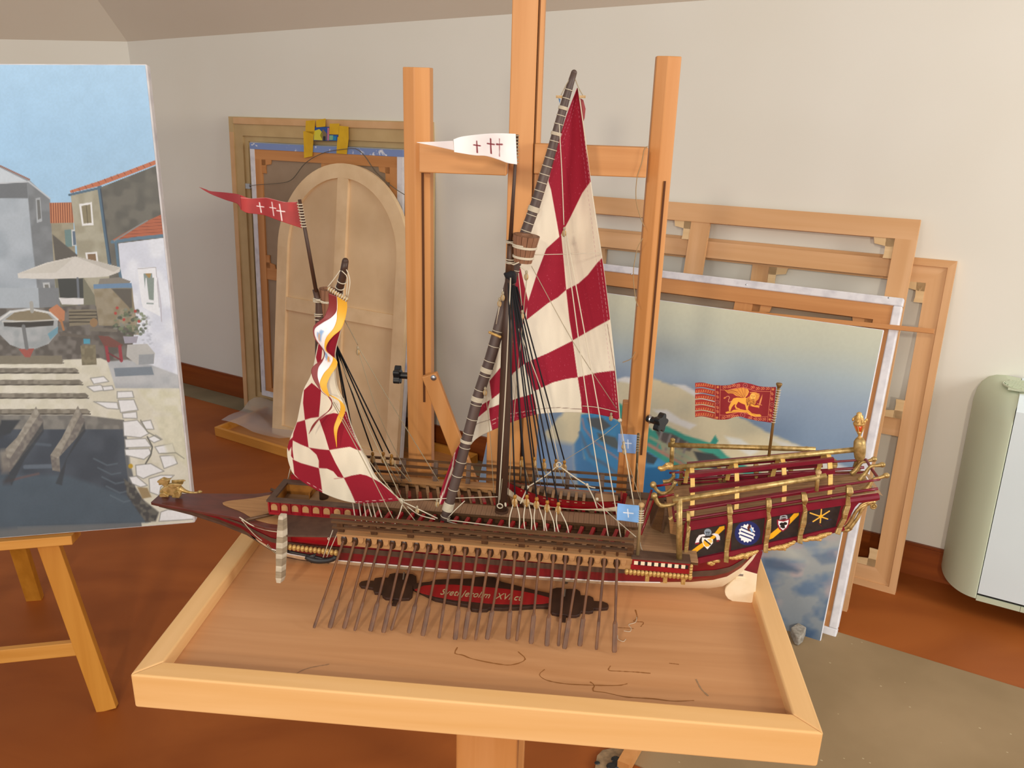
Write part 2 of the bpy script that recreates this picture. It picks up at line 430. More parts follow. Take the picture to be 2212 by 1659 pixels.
mb = MB(); mb.prism([Vector((p[0], p[1], 0)) for p in floor_poly], (0, 0, -1), 0.05); struct('floor', mb, M['floor'])
# sloping attic ceiling: two planes that meet in a hip above the corner
S40 = math.tan(math.radians(40)); U = 2.3
hipdir = math.radians(-93.35)
def up(fr, x, d, z0, s=1): p = fr.w((x, s*d, z0 + d*S40)); return p
dd = U/ math.sin(math.radians(61.8))
hip = np.array([WALL.o[0] + dd*math.cos(hipdir), WALL.o[1] + dd*math.sin(hipdir), zc + U*S40])
A = [WALL.w((0, 0, zc)), WALL.w((6.5, 0, z1)), WALL.w((6.5, -U, z1 + U*S40)), hip]
mb = MB(); mb.prism(A, (0, 0, 1), 0.08)
c0 = struct('ceiling', mb, M['ceil'])
B = [LWALL.w((0, 0, zc)), LWALL.w((3.6, 0, zc)), LWALL.w((3.6, U, zc + U*S40)), hip]
mb = MB(); mb.prism(B[::-1], (0, 0, 1), 0.08); struct('ceiling_slope_left', mb, M['ceil']).name = 'ceiling'
mb = MB(); mb.box(0.0, 6.5, -0.014, 0, 0, 0.112); mb.box(0, 6.5, -0.010, 0, 0.112, 0.12)
struct('baseboard_right', mb, M['base'], WALL)
mb = MB(); mb.box(0.0, 3.6, 0, 0.014, 0, 0.112); mb.box(0, 3.6, 0, 0.010, 0.112, 0.12)
struct('baseboard_left', mb, M['base'], LWALL)
# card floor covers
mb = MB(); mb.box(3.37, 5.6, -1.315, -0.488, 0.0, 0.003)
o = tag(mb.build('floor_mat', M['mat_rug']), 'large brown floor cover flecked with paint under the leaning pictures at lower right', 'mat'); o.matrix_world = WALL.matrix()
fl = MB(); r_ = random.Random(3)
for i in range(70):
    x = r_.uniform(3.5, 4.9); y = r_.uniform(-1.3, -0.5); q = r_.uniform(0.001, 0.0028)
    fl.sphere((x, y, 0.003), q, 6, 4, (1.3, 0.8, 0.15))
f = fl.build('paint_flecks', mat('fleck_paint', '#b8a684', 0.8), o); f['kind'] = 'stuff'
mb = MB(); mb.box(0.02, 3.45, -0.145, -0.016, 0.0, 0.003)
o = tag(mb.build('floor_mat', mat('greenish_card', '#8d8064', 0.9, 0, '#7e7258', (4, 4, 4), 3)), 'long narrow grey-green card strip lying along the skirting of the long wall', 'mat'); o.matrix_world = WALL.matrix()

# ------------------------------------------------------------------ frames leaning on the right wall
def leaning(px, y0=None, top=None, ygap=-0.02, lean=None, z=0.0):
    """frame whose origin is the foot of an upright edge; x along the wall, y away from us, z up the leaning face"""
    b = WALL.R @ (floor_pt(*px, z) - WALL.o)
    return Frame(WALL.w(b), -31.5408, 0, lean)
def quad(mb, P, n, th): mb.prism(P, n, th)
def mitre_frame(par, x0, x1, z0, z1, wds, y0s, th, mx, mz, name='stretcher_bar', sub=None):
    """four mitred bars; wds = [outer offset, inner offset] pairs with their own front depth y0"""
    for side in range(4):
        mb = MB()
        for (a, b), y0 in zip(wds, y0s):
            o = [(x0+a, z0+a), (x1-a, z0+a), (x1-a, z1-a), (x0+a, z1-a)]; i = [(x0+b, z0+b), (x1-b, z0+b), (x1-b, z1-b), (x0+b, z1-b)]
            p, q = side, (side+1) % 4
            P = [(o[p][0], y0, o[p][1]), (o[q][0], y0, o[q][1]), (i[q][0], y0, i[q][1]), (i[p][0], y0, i[p][1])]
            mb.prism(P, (0, 1, 0), th)
        mb.build(name, mx if side in (0, 2) else mz, par)
def key(par, x, z, sx, sz, m, y=0.004):
    """pair of corner wedges"""
    for a, b in ((0.062, 0.026), (0.026, 0.062)):
        mb = MB(); L = [(0, 0), (a, 0), (a*0.92, b*0.75), (a*0.3 if a > b else a, b), (0, b)]
        mb.prism([(x + sx*u, y, z + sz*v) for u, v in L], (0, 1, 0), 0.006); mb.build('wedge', M['key'] if m is M['pine'] else m, par)

# back stretcher with mitred corners
Fb = leaning((1933, 1285), lean=8.0); H = Fb.at(2072, 565, 1, 0)[2]
t = thing('stretcher_frame', 'bare pine stretcher frame with mitred corners, rearmost, beside the fan coil unit', 'frame', Fb)
mitre_frame(t, -1.25, 0.0, 0.0, H, [(0, 0.022), (0.022, 0.075)], [0.0, 0.006], 0.02, M['pine'], M['pine_z'])
zb = Fb.at(1925, 922, 1, 0)[2]
mb = MB(); mb.box(-1.18, -0.075, 0.012, 0.026, zb-0.03, zb+0.03); mb.build('cross_bar', M['pine'], t)
mb = MB(); mb.box(-0.62, -0.56, 0.012, 0.026, 0.075, H-0.075); mb.build('cross_bar', M['pine_z'], t)
key(t, -0.075, H-0.075, -1, -1, M['pine']); key(t, -0.075, 0.075, -1, 1, M['pine']); key(t, -0.075, zb+0.03, -1, 1, M['pine']); key(t, -0.56, H-0.075, 1, -1, M['pine'])
# tall plain stretcher
Fa = leaning((1829, 1322), lean=14.7); H = Fa.at(1992, 475, 1, 0)[2]
t = thing('stretcher_frame', 'plain pine stretcher frame whose wide flat top bar is the highest on the right', 'frame', Fa)
bw = 0.062
for (a, b, c, d, m) in ((-1.32, 0, H-bw, H, 'pine'), (-1.32, 0, 0, bw, 'pine'), (-bw, 0, bw, H-bw, 'pine_z'), (-1.32, -1.32+bw, bw, H-bw, 'pine_z')):
    mb = MB(); mb.box(a, b, 0, 0.02, c, d); mb.build('stretcher_bar', M[m], t)
xv = Fa.at(1503, 540, 1, 0)[0]
mb = MB(); mb.box(xv-0.033, xv+0.033, 0.003, 0.017, bw, H-bw); mb.build('cross_bar', M['pine_z'], t)
zm = Fa.at(1400, 525, 1, 0)[2]
mb = MB(); mb.box(-1.32, -0.03, 0.028, 0.044, zm-0.028, zm+0.028); mb.build('cross_bar', M['pine'], t)
key(t, -bw, H-bw, -1, -1, M['pine']); key(t, xv-0.033, H-bw, -1, -1, M['pine']); key(t, -1.32+bw, H-bw, 1, -1, M['pine'])
# back of a canvas with white folded edges
Fc = leaning((1805, 1378), lean=21.0); H = Fc.at(1960, 645, 1, 0)[2]
t = thing('canvas_back', 'back of a large canvas with white folded edges and orange wooden bars', 'canvas', Fc)
X0 = Fc.at(1250, 600, 1, 0)[0] - 0.15
for (a, b, c, d) in ((X0, 0, H-0.026, H), (X0, 0, 0, 0.026), (-0.026, 0, 0.026, H-0.026), (X0, X0+0.026, 0.026, H-0.026)):
    mb = MB(); mb.box(a, b, -0.001, 0.03, c, d); mb.build('folded_canvas_edge', M['gesso'], t, bevel=0.004)
bw = 0.075
for (a, b, c, d, m) in ((X0+.026, -.026, H-bw, H-.026, 'pine2'), (X0+.026, -.026, .026, bw, 'pine2'), (-bw, -.026, bw, H-bw, 'pine2_z'), (X0+.026, X0+bw, bw, H-bw, 'pine2_z')):
    mb = MB(); mb.box(a, b, 0.004, 0.028, c, d); mb.build('stretcher_bar', M[m], t)
xv = Fc.at(1605, 655, 1, 0)[0]
mb = MB(); mb.box(xv-0.03, xv+0.03, 0.008, 0.026, bw, H-bw); mb.build('cross_bar', M['pine2_z'], t)
mb = MB(); mb.box(X0+.03, -.03, 0.028, 0.03, .03, H-.03); mb.build('canvas_sheet', M['dark_back'], t)
key(t, xv+0.03, H-bw, 1, -1, M['pine2'], 0.012); key(t, -bw, H-bw, -1, -1, M['pine2'], 0.012)
for pxx in (1364, 1612, 1920):
    q = Fc.at(pxx, 592 + (pxx-1364)*0.0925, 1, 0); mb = MB(); mb.sphere((q[0], -0.001, q[2]), 0.003, 8, 5, (1, .4, 1)); mb.build('staple', M['steel'], t)
# lath lying in front of it
Fd = Frame(Fc.w((0, -0.008, 0)), -31.5408, 0, 21.0)
a = Fd.at(1300, 645, 1, 0); b = Fd.at(2018, 716, 1, 0)
mb = MB(); mb.beam((a[0]-0.25, 0, a[2] - 0.25*(b[2]-a[2])/(b[0]-a[0])), (b[0], 0, b[2]), 0.010, 0.014, (0, 0, 1))
o = tag(mb.build('lath', M['pine2']), 'thin wooden lath lying level across the top of the leaning seascape', 'lath'); o.matrix_world = Fd.matrix()

# the big unframed seascape
Fe = leaning((1772, 1387), lean=22.0); H = Fe.at(1905, 712, 1, 0)[2]; XL = Fe.at(1040, 1010, 1, 0)[0]
t = thing('seascape_painting', 'large unframed painting of blue and turquoise boats by a pale beach', 'painting', Fe)
mb = MB(); mb.box(XL, 0, 0.0005, 0.012, 0, H); mb.build('canvas_box', M['gesso'], t, bevel=0.002)
def paint_sea(b):
    Y = b.Y; X = b.X
    g = Y - 0.107*(X - 1310)         # runs parallel to the top edge
    b.grad([(640, '#d3d5bd'), (700, '#c3cabb'), (760, '#a9bbc2'), (820, '#8fa5bd'), (900, '#7d97b4'), (1000, '#7890ac'), (1100, '#8897a3'), (1400, '#52708f')], g + (b.noise(90, 1)-0.5)*26)
    # beach
    b.poly([(1180, 930), (1250, 860), (1325, 835), (1345, 818), (1420, 820), (1490, 843), (1560, 880), (1640, 925), (1720, 960), (1800, 1010), (1905, 1050), (1905, 1115), (1180, 1115)], '#ddd5b2', 6, c2='#d3cfb0', nk=40, wob=3)
    b.poly([(1455, 830), (1480, 832), (1530, 860), (1560, 870), (1530, 872), (1490, 850)], '#e6e9e6', 5)
    b.poly([(1325, 822), (1350, 814), (1390, 818), (1360, 828)], '#e6e9e6', 5)
    b.poly([(1410, 885), (1440, 885), (1470, 905), (1505, 918), (1490, 928), (1440, 908)], '#e9ebe4', 5)
    b.poly([(1565, 942), (1600, 948), (1640, 975), (1620, 985), (1580, 962)], '#e6ebe2', 6)
    b.poly([(1660, 945), (1740, 968), (1830, 1010), (1870, 1032), (1820, 1030), (1720, 985)], '#dfe3e2', 8, a=.8)
    # turquoise boats
    b.poly([(1320, 860), (1342, 873), (1410, 930), (1440, 920), (1480, 940), (1545, 960), (1570, 985), (1660, 1030), (1720, 1060), (1640, 1090), (1480, 1085), (1400, 1020), (1350, 960)], '#3fa892', 4, c2='#389c8c', nk=24)
    b.poly([(1420, 935), (1500, 965), (1560, 1000), (1640, 1040), (1600, 1055), (1500, 1010), (1430, 975)], '#a7a486', 5)
    b.poly([(1415, 930), (1450, 936), (1500, 962), (1490, 975), (1430, 955)], '#5a5450', 4)
    for i in range(4): b.line([(1430+i*18, 932+i*8), (1420+i*18, 965+i*7)], 5, '#8b8782', 3)
    b.poly([(1498, 975), (1540, 980), (1570, 1000), (1545, 1015), (1510, 1000)], '#3d4344', 4)
    b.poly([(1535, 955), (1545, 940), (1552, 952), (1540, 968)], '#2f9d8f', 3)
    b.line([(1400, 960), (1470, 1000), (1540, 1040), (1620, 1065)], 7, '#b98a78', 4)
    b.line([(1405, 945), (1480, 985), (1560, 1030), (1640, 1062)], 6, '#9aa98a', 4)
    # blue boats
    b.poly([(1255, 895), (1300, 890), (1345, 915), (1360, 945), (1400, 975), (1440, 1000), (1470, 1010), (1470, 1070), (1290, 1070), (1262, 985), (1252, 940)], '#4a9ccf', 4, c2='#4391c7', nk=24)
    b.poly([(1268, 903), (1300, 902), (1320, 920), (1300, 932), (1275, 920)], '#5b6264', 4)
    b.poly([(1290, 935), (1330, 945), (1345, 975), (1320, 965), (1295, 950)], '#5f6a68', 4)
    b.line([(1258, 905), (1262, 925), (1285, 955), (1320, 980), (1352, 1003)], 4, '#9b8f9c', 2.5)
    b.line([(1253, 935), (1275, 985), (1310, 1005), (1340, 1030)], 7, '#5f7f9c', 5)
    b.poly([(1240, 960), (1255, 935), (1262, 990), (1300, 1020), (1340, 1060), (1250, 1060), (1240, 1000)], '#4a88bc', 6)
    b.poly([(1395, 1010), (1460, 1008), (1470, 1115), (1380, 1115)], '#1f6fa6', 5)
    b.poly([(1395, 975), (1420, 990), (1412, 1003), (1396, 1000)], '#3a4850', 3)
    b.poly([(1060, 930), (1240, 960), (1245, 1070), (1050, 1070)], '#7a9ac2', 14, a=.9)
    # lower part: reflections of clouds in the water
    w = Y > 1120 + 0.1*(X-1650)
    n = b.noise((46, 26), 7)*0.6 + b.noise((22, 13), 8)*0.28 + b.noise((9, 6), 9)*0.12
    n2 = np.clip((n - 0.36)/0.26, 0, 1)[:, None]; d = np.clip((Y-1180)/190, 0, 1)[:, None]
    top = srgb('#a9adab')*(1-n2) + srgb('#7f93a8')*n2; bot = srgb('#7f8a92')*(1-n2) + srgb('#3e5c80')*n2
    cc = top*(1-d) + bot*d; k = np.clip((Y - 1095)/40, 0, 1)[:, None]; b.c = b.c*(1-k) + cc*k
    pk = np.clip((b.noise((40, 20), 15)-0.62)/0.2, 0, 1)*np.clip((Y-1120)/40, 0, 1)*np.clip((1330-Y)/50, 0, 1)*0.55
    b.c = b.c*(1-pk[:, None]) + srgb('#c3a8a6')*pk[:, None]
    b.poly([(1650, 1205), (1690, 1212), (1730, 1232), (1722, 1238), (1650, 1226)], '#50657f', 10, a=.8)
    b.poly([(1650, 1150), (1720, 1188), (1745, 1215), (1690, 1200)], '#c9cbbd', 16, a=.5)
    b.poly([(1755, 1200), (1800, 1190), (1812, 1215), (1775, 1220)], '#5f7590', 8, a=.7)
    b.grain(4, 0.02, 4)
nx, nz = 330, 200
xs = np.linspace(XL+0.002, -0.002, nx); zs = np.linspace(0.002, H-0.002, nz)
P = np.array([(x, 0.0, z) for z in zs for x in xs])
painted_grid('painted_face', P, nz, nx, paint_sea, M['oilpaint'], t, Fe, smooth=False)

# ------------------------------------------------------------------ group on the left of the wall
Fg = leaning((528, 884), lean=3.9); H = Fg.at(512, 252, 1, 0)[2]; XR = Fg.at(932, 254, 1, 0)[0]
t = thing('picture_frame', 'tall khaki painted picture frame with bare edge, seen from behind', 'frame', Fg)
bw = 0.095
mitre_frame(t, 0, XR, 0.0, H, [(0, 0.03), (0.03, 0.085), (0.085, 0.11)], [0.0, 0.004, 0.014], 0.03, M['khaki'], M['khaki'], 'frame_bar')
for (a, b, c, d) in ((0.035, XR-0.03, H-0.032, H-0.004), (0.004, 0.03, 0.03, H-0.07), (0.05, XR-.04, 0.004, 0.028)):
    mb = MB(); mb.box(a, b, -0.003, 0.0, c, d); mb.build('bare_edge', M['khaki_lt'], t)
q = Fg.at(536, 402, 1, 0)
mb = MB(); mb.box(q[0]-0.012, q[0]+0.018, -0.006, 0, q[2]-0.012, q[2]+0.012); mb.torus((q[0]+0.024, -0.006, q[2]), (0, 1, 0), 0.008, 0.002); mb.build('hanging_bracket', M['steel'], t)
def wire(F_, pts, r, name, m, par, n=4, y=-0.01, sm=24):
    mb = MB(); P = smooth_curve([F_.at(x, yy, 1, y if not isinstance(y, list) else y[i]) for i, (x, yy) in enumerate(pts)], sm); mb.tube(P, r, n); return mb.build(name, m, par, True)
wire(Fg, [(538, 402), (556, 399), (600, 396), (630, 388), (660, 352), (700, 330), (745, 322), (770, 322), (790, 340), (812, 372), (850, 405), (880, 424), (925, 450)], 0.0018, 'hanging_wire', M['wire'], t, y=-0.035, sm=60)
# inner canvas in the frame
Fh = Frame(Fg.w((0, -0.006, 0)), -31.5408, 0, 3.9)
a = Fh.at(543, 303, 1, 0); b = Fh.at(873, 330, 1, 0); c = Fh.at(562, 850, 1, 0)
t = thing('canvas_back', 'canvas back with blue painted top edge, held inside the khaki frame', 'canvas', Fh)
x0, x1, z1_, z0 = a[0], b[0], (a[2]+b[2])/2, c[2]
e = 0.028
mb = MB(); mb.box(x0, x1, -0.012, 0.002, z1_-e, z1_); mb.build('folded_canvas_edge', M['blue_edge'], t)
for (p, q, r, s) in ((x0, x0+e, z0, z1_-e), (x1-e, x1, z0, z1_-e), (x0+e, x1-e, z0, z0+e)):
    mb = MB(); mb.box(p, q, -0.012, 0.002, r, s); mb.build('folded_canvas_edge', M['gesso'], t)
bw = 0.055
for (p, q, r, s, m) in ((x0+e, x1-e, z1_-e-bw+.01, z1_-e, 'pine2'), (x0+e, x1-e, z0+e, z0+e+.02, 'pine2'), (x0+e, x0+e+.042, z0+e+.02, z1_-e-bw+.01, 'pine2_z'), (x1-e-.042, x1-e, z0+e+.02, z1_-e-bw+.01, 'pine2_z')):
    mb = MB(); mb.box(p, q, -0.009, 0.0, r, s); mb.build('stretcher_bar', M[m], t)
xm = Fh.at(712, 352, 1, 0)[0]; mb = MB(); mb.box(xm-.045, xm+.045, -0.006, 0.0, z0+e+.02, z1_-e-bw+.01); mb.build('cross_bar', M['pine2_z'], t)
zm = Fh.at(590, 592, 1, 0)[2]; mb = MB(); mb.box(x0+e+.042, x1-e-.042, -0.0065, 0.0, zm-.028, zm+.028); mb.build('cross_bar', M['pine2'], t)
mb = MB(); mb.box(x0+e, x1-e, 0.0, 0.001, z0+e, z1_-e); mb.build('canvas_sheet', M['dark_back'], t)
kz = z1_-e-bw+.01
key(t, x0+e+.042, kz, 1, -1, M['pine2'], -0.008); key(t, x1-e-.042, kz, -1, -1, M['pine2'], -0.008); key(t, x0+e+.042, zm+.028, 1, 1, M['pine2'], -0.008)
# yellow tape and label
def flat_px(F_, pts, y, th, name, m, par):
    mb = MB(); mb.prism([F_.at(px_, py_, 1, y) for px_, py_ in pts], (0, -1, 0), th); return mb.build(name, m, par)
k = 5.53
def tq(*pts): return [(500 + x/k, 240 + y/k) for x, y in pts]
tapes = [tq((890, 115), (1000, 108), (990, 280), (885, 245)), tq((860, 240), (985, 245), (968, 540), (870, 560)), tq((1010, 110), (1125, 88), (1122, 185), (1015, 195)),
         tq((1175, 150), (1290, 148), (1285, 280), (1170, 278)), tq((1285, 175), (1398, 185), (1400, 315), (1280, 310)), tq((1270, 310), (1402, 315), (1378, 515), (1255, 505))]
tn = ['strip of yellow tape upper left of the small label', 'long yellow tape strip hanging down left of the label', 'short yellow tape strip over the top of the label', 'yellow tape square right of the label', 'yellow tape strip at upper far right of the label', 'yellow tape strip hanging down right of the label']
for p, l in zip(tapes, tn):
    o = tag(flat_px(Fg, p, -0.0215, 0.0012, 'tape_strip', M['yellow_tape'], None), l, 'tape'); o.matrix_world = Fg.matrix()
lb = tag(flat_px(Fg, tq((985, 190), (1170, 190), (1170, 282), (1275, 285), (1270, 355), (980, 350)), -0.0195, 0.0008, 'sticker_label', mat('label_blue', '#1f4fa0', 0.4), None), 'small blue and yellow label taped to the khaki frame top', 'label'); lb.matrix_world = Fg.matrix()
for pts, c in ((tq((990, 235), (1050, 215), (1090, 260), (1085, 350), (985, 345)), '#d8cf3a'), (tq((1060, 290), (1095, 215), (1140, 270), (1135, 345), (1090, 350)), '#7d6a4c'), (tq((1148, 200), (1168, 200), (1165, 350), (1145, 350)), '#c77a94'),
               (tq((1170, 290), (1215, 290), (1212, 345), (1170, 345)), '#7fb58c'), (tq((1215, 300), (1255, 300), (1255, 350), (1215, 350)), '#1583b5'), (tq((1095, 300), (1125, 300), (1125, 355), (1095, 355)), '#173a5e')):
    q = flat_px(Fg, pts, -0.0204, 0.0006, 'printed_patch', mat('label_ink', c, 0.5), lb)

# arched panel
Fi = leaning((575, 932), lean=9.3, z=.011)
xa = Fi.at(594, 720, 1, 0)[0]; xb = Fi.at(877, 640, 1, 0)[0]; zt = Fi.at(747, 353, 1, 0)[2]
t = thing('arched_panel', 'cream arched wooden panel with ribs seen from the back, standing in the floor tray', 'panel', Fi)
R_ = (xb - xa)/2; xc = (xa+xb)/2; zs_ = zt - R_*1.02; fw = 0.062
outer = [(xc - R_*math.cos(a_), zs_ + R_*1.02*math.sin(a_)) for a_ in np.linspace(0, math.pi, 33)]
inner = [(xc - (R_-fw)*math.cos(a_), zs_ + (R_*1.02-fw)*math.sin(a_)) for a_ in np.linspace(0, math.pi, 33)]
for rng_ in (range(0, 16), range(16, 32)):
    mb = MB()
    for i in rng_: mb.prism([(outer[i][0], 0, outer[i][1]), (outer[i+1][0], 0, outer[i+1][1]), (inner[i+1][0], 0, inner[i+1][1]), (inner[i][0], 0, inner[i][1])], (0, 1, 0), 0.022)
    mb.build('arch_rib', M['canvas_back'] if False else mat('pale_plywood', '#f0d4aa', 0.7, 0, '#e4c69a', (10, 10, 10), 4), t)
ply = mat('pale_plywood_bar', '#eed1a7', 0.7, 0, '#e2c397', (10, 10, 10), 4)
for (p, q, r, s) in ((xa, xa+fw, 0, zs_), (xb-fw, xb, 0, zs_), (xa+fw, xb-fw, 0, 0.05), (xc-0.03, xc+0.03, 0.05, zt-fw)):
    mb = MB(); mb.box(p, q, 0, 0.022, r, s); mb.build('panel_bar', ply, t)
zm = (Fi.at(620, 655, 1, 0)[2] + Fi.at(840, 695, 1, 0)[2])/2
for (p, q) in ((xa+fw, xc-.03), (xc+.03, xb-fw)):
    mb = MB(); mb.box(p, q, 0.002, 0.022, zm-.03, zm+.03); mb.build('panel_bar', ply, t)
mb = MB(); mb.prism([(xa+.01, 0.014, 0.01), (xb-.01, 0.014, 0.01)] + [(x*0.985+xc*0.015, 0.014, z-0.008) for x, z in outer[::-1]], (0, 1, 0), 0.006); mb.build('panel_sheet', M['canvas_back'], t)
# edge strip of another white canvas peeping out on the right of the arch, with blue smears
Fj = Frame(Fi.w((0, 0.026, 0)), -31.5408, 0, 9.3)
a = Fj.at(884, 600, 1, 0); c = Fj.at(852, 985, 1, 0)
mb = MB(); mb.box(xb-0.012, a[0]+0.012, 0.0, 0.02, 0.0, Fj.at(884, 470, 1, 0)[2]); o = mb.build('stretched_canvas', mat('smeared_gesso', '#e2e3e6', 0.8, 0, '#8fa0d0', (6, 6, 6), 3, lo=.55, hi=.7)); o.matrix_world = Fj.matrix()
tag(o, 'narrow white canvas edge smeared with blue, between the arched panel and the easel post', 'canvas')

# shallow floor tray with crumpled plastic
ft = WALL.R @ (floor_pt(465, 941) - WALL.o); ft2 = WALL.R @ (floor_pt(622, 990) - WALL.o); fb = WALL.R @ (floor_pt(512, 912) - WALL.o)
ty = math.degrees(math.atan2(ft2[1]-ft[1], ft2[0]-ft[0]))
Ft = Frame(WALL.w(ft), -31.5408 + ty)
dpt = 0.42; Lt = 1.25; hh = 0.045
t = thing('floor_tray', 'shallow honey coloured wooden tray on the floor under the arched panel', 'tray', Ft)
for (p, q, r, s, n_) in ((0, Lt, 0, 0.016, 'tray_side'), (0, Lt, dpt-.016, dpt, 'tray_side'), (0, 0.016, 0.016, dpt-.016, 'tray_side'), (Lt-.016, Lt, 0.016, dpt-.016, 'tray_side')):
    mb = MB(); mb.box(p, q, r, s, 0, hh); mb.build(n_, M['easel_yx'], t, bevel=0.002)
mb = MB(); mb.box(0.01, Lt-.01, 0.01, dpt-.01, 0.002, 0.01); mb.build('tray_bottom', M['pine2'], t)
G = []
for i in range(9):
    row = []
    for j in range(12):
        u = j/11; v = i/8; x = -0.02 + 0.40*u; y = 0.06 + 0.26*v
        z = hh + 0.012 + 0.014*math.sin(5*u + 2*v) + 0.010*math.sin(9*v - 4*u) - (0.034*max(0, 1 - abs(u-.55)/.3)*max(0, 1-abs(v-.35)/.5)) + (0.02*v)
        row.append((x + 0.02*math.sin(6*v), y, max(0.012, z)))
    G.append(row)
mb = MB(); mb.grid(G); o = mb.build('plastic_sheet', M['plastic'], None, True); o.matrix_world = Ft.matrix()
tag(o, 'crumpled clear plastic sheet lying over the back corner of the floor tray', 'plastic sheet')
# ------------------------------------------------------------------ fan coil unit
t = thing('fan_coil_unit', 'white and sage green floor standing fan coil unit against the wall', 'heater', WALL)
zb, zt = 0.075, 0.755; xP = 4.101; xL = 3.985; dp = 0.19
plan = [(xL + (xP-xL)*(1-math.cos(a)), -dp*math.sin(a)) for a in np.linspace(0, math.pi/2, 48)]
mb = MB(); rows = []
for z, ins in ((zb, 0.0), (zb+0.004, 0), (zt-0.09, 0), (zt-0.055, 0.004), (zt-0.03, 0.014), (zt-0.012, 0.03), (zt-0.003, 0.05), (zt, 0.075)):
    rows.append([(x + ins*(1 if x < xP-1e-4 else 0), y*(1 - ins/0.2), z) for x, y in plan] + [(xP, y_, z) for y_ in (-0.12*(1-ins/0.2), -0.012)] )
sc_ = MB(); sc_.grid(rows); sc_.build('side_shell', M['ac_side'], t, True); mb.add(rows[-1], [tuple(range(len(rows[-1])))]); mb.add(rows[0], [tuple(range(len(rows[0])))])
mb.build('side_cap', M['ac_side'], t, False)
xR = xP + 0.95
mb = MB(); pr = [(-0.005, zb+.02), (-dp, zb+.02), (-dp, zt-0.05), (-dp+0.012, zt-0.025), (-dp+.03, zt-.008), (-0.10, zt), (-0.005, zt)]
mb.prism([(xP+0.002, y, z) for y, z in pr], (1, 0, 0), xR-xP); mb.build('front_panel', M['ac_white'], t)
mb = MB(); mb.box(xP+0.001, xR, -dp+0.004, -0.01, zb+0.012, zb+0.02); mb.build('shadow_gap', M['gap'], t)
mb = MB(); mb.box(xP+0.001, xP+0.121, -dp, -0.01, zb-0.006, zb+0.012); mb.build('plinth', M['ac_side'], t)
mb = MB(); mb.box(xP+0.122, xR, -dp, -0.01, zb-0.006, zb+0.012); mb.build('plinth', M['ac_side'], t)
for fx in (xP+.35, xR-.09):
    mb = MB(); mb.box(fx, fx+.04, -.12, -.03, 0, zb); mb.build('foot', M['gap'], t)
mb = MB(); ring = []
mb.tube([(xP+0.055 + 0.10*math.cos(a)*1.0, -0.095 + 0.055*math.sin(a), zt+0.001) for a in np.linspace(math.pi/2, 3*math.pi/2, 16)], 0.0035, 6); mb.build('grille_surround', M['ac_side'], t, True)
mb = MB(); mb.box(xP-0.03, xR-.1, -.145, -.045, zt-0.002, zt+0.0015); mb.build('grille_plate', M['ac_side'], t)
for i in range(9):
    y = -.138 + i*.0105; x0_ = xP + 0.05 - 0.09*math.sqrt(max(0, 1 - ((y+.095)/.05)**2))
    mb = MB(); mb.box(x0_, xR-.12, y, y+.006, zt+.0015, zt+.005); mb.build('grille_slat', M['ac_side'], t)

# ------------------------------------------------------------------ left easel and its painting
Fl = Frame(floor_pt(230, 1536), 10.0, 0, 8.0)
zb_ = 0.525
t = thing('small_easel', 'honey coloured wooden A-frame easel on the floor at left', 'easel', Fl)
def board(par, name, m, a, b, wd_, th, up_=(0, 1, 0), bev=0.002):
    mb = MB(); mb.beam(a, b, wd_, th, up_); return mb.build(name, m, par, bevel=bev)
hang = 0.012
top = Fl.at(103, 1168, 1, 0.01); bot = (0.0, 0.012, 0.0)
slope = (top[0]-bot[0])/(top[2]-bot[2])
Hh = 1.35
board(t, 'leg', M['easel_y'], bot, (slope*Hh, 0.012, Hh), 0.052, 0.024)
xcen = slope*Hh - 0.05
board(t, 'leg', M['easel_y'], (2*xcen, 0.012, 0), (2*xcen - slope*Hh, 0.012, Hh), 0.052, 0.024)
q0 = Fl.at(150, 1400, 1, 0.012); q1 = Fl.at(0, 1412, 1, 0.012)
board(t, 'cross_bar', M['easel_yx'], (q0[0]+0.035, 0.012, q0[2]), (2*xcen-q0[0]-0.01, 0.012, q0[2]), 0.022, 0.038, (0, 0, 1))
xr = Fl.at(157, 1155, 1, -0.045)
board(t, 'canvas_ledge', M['easel_yx'], (xr[0], -0.02, zb_-0.012), (2*xcen - xr[0], -0.02, zb_-0.012), 0.07, 0.024, (0, 0, 1))
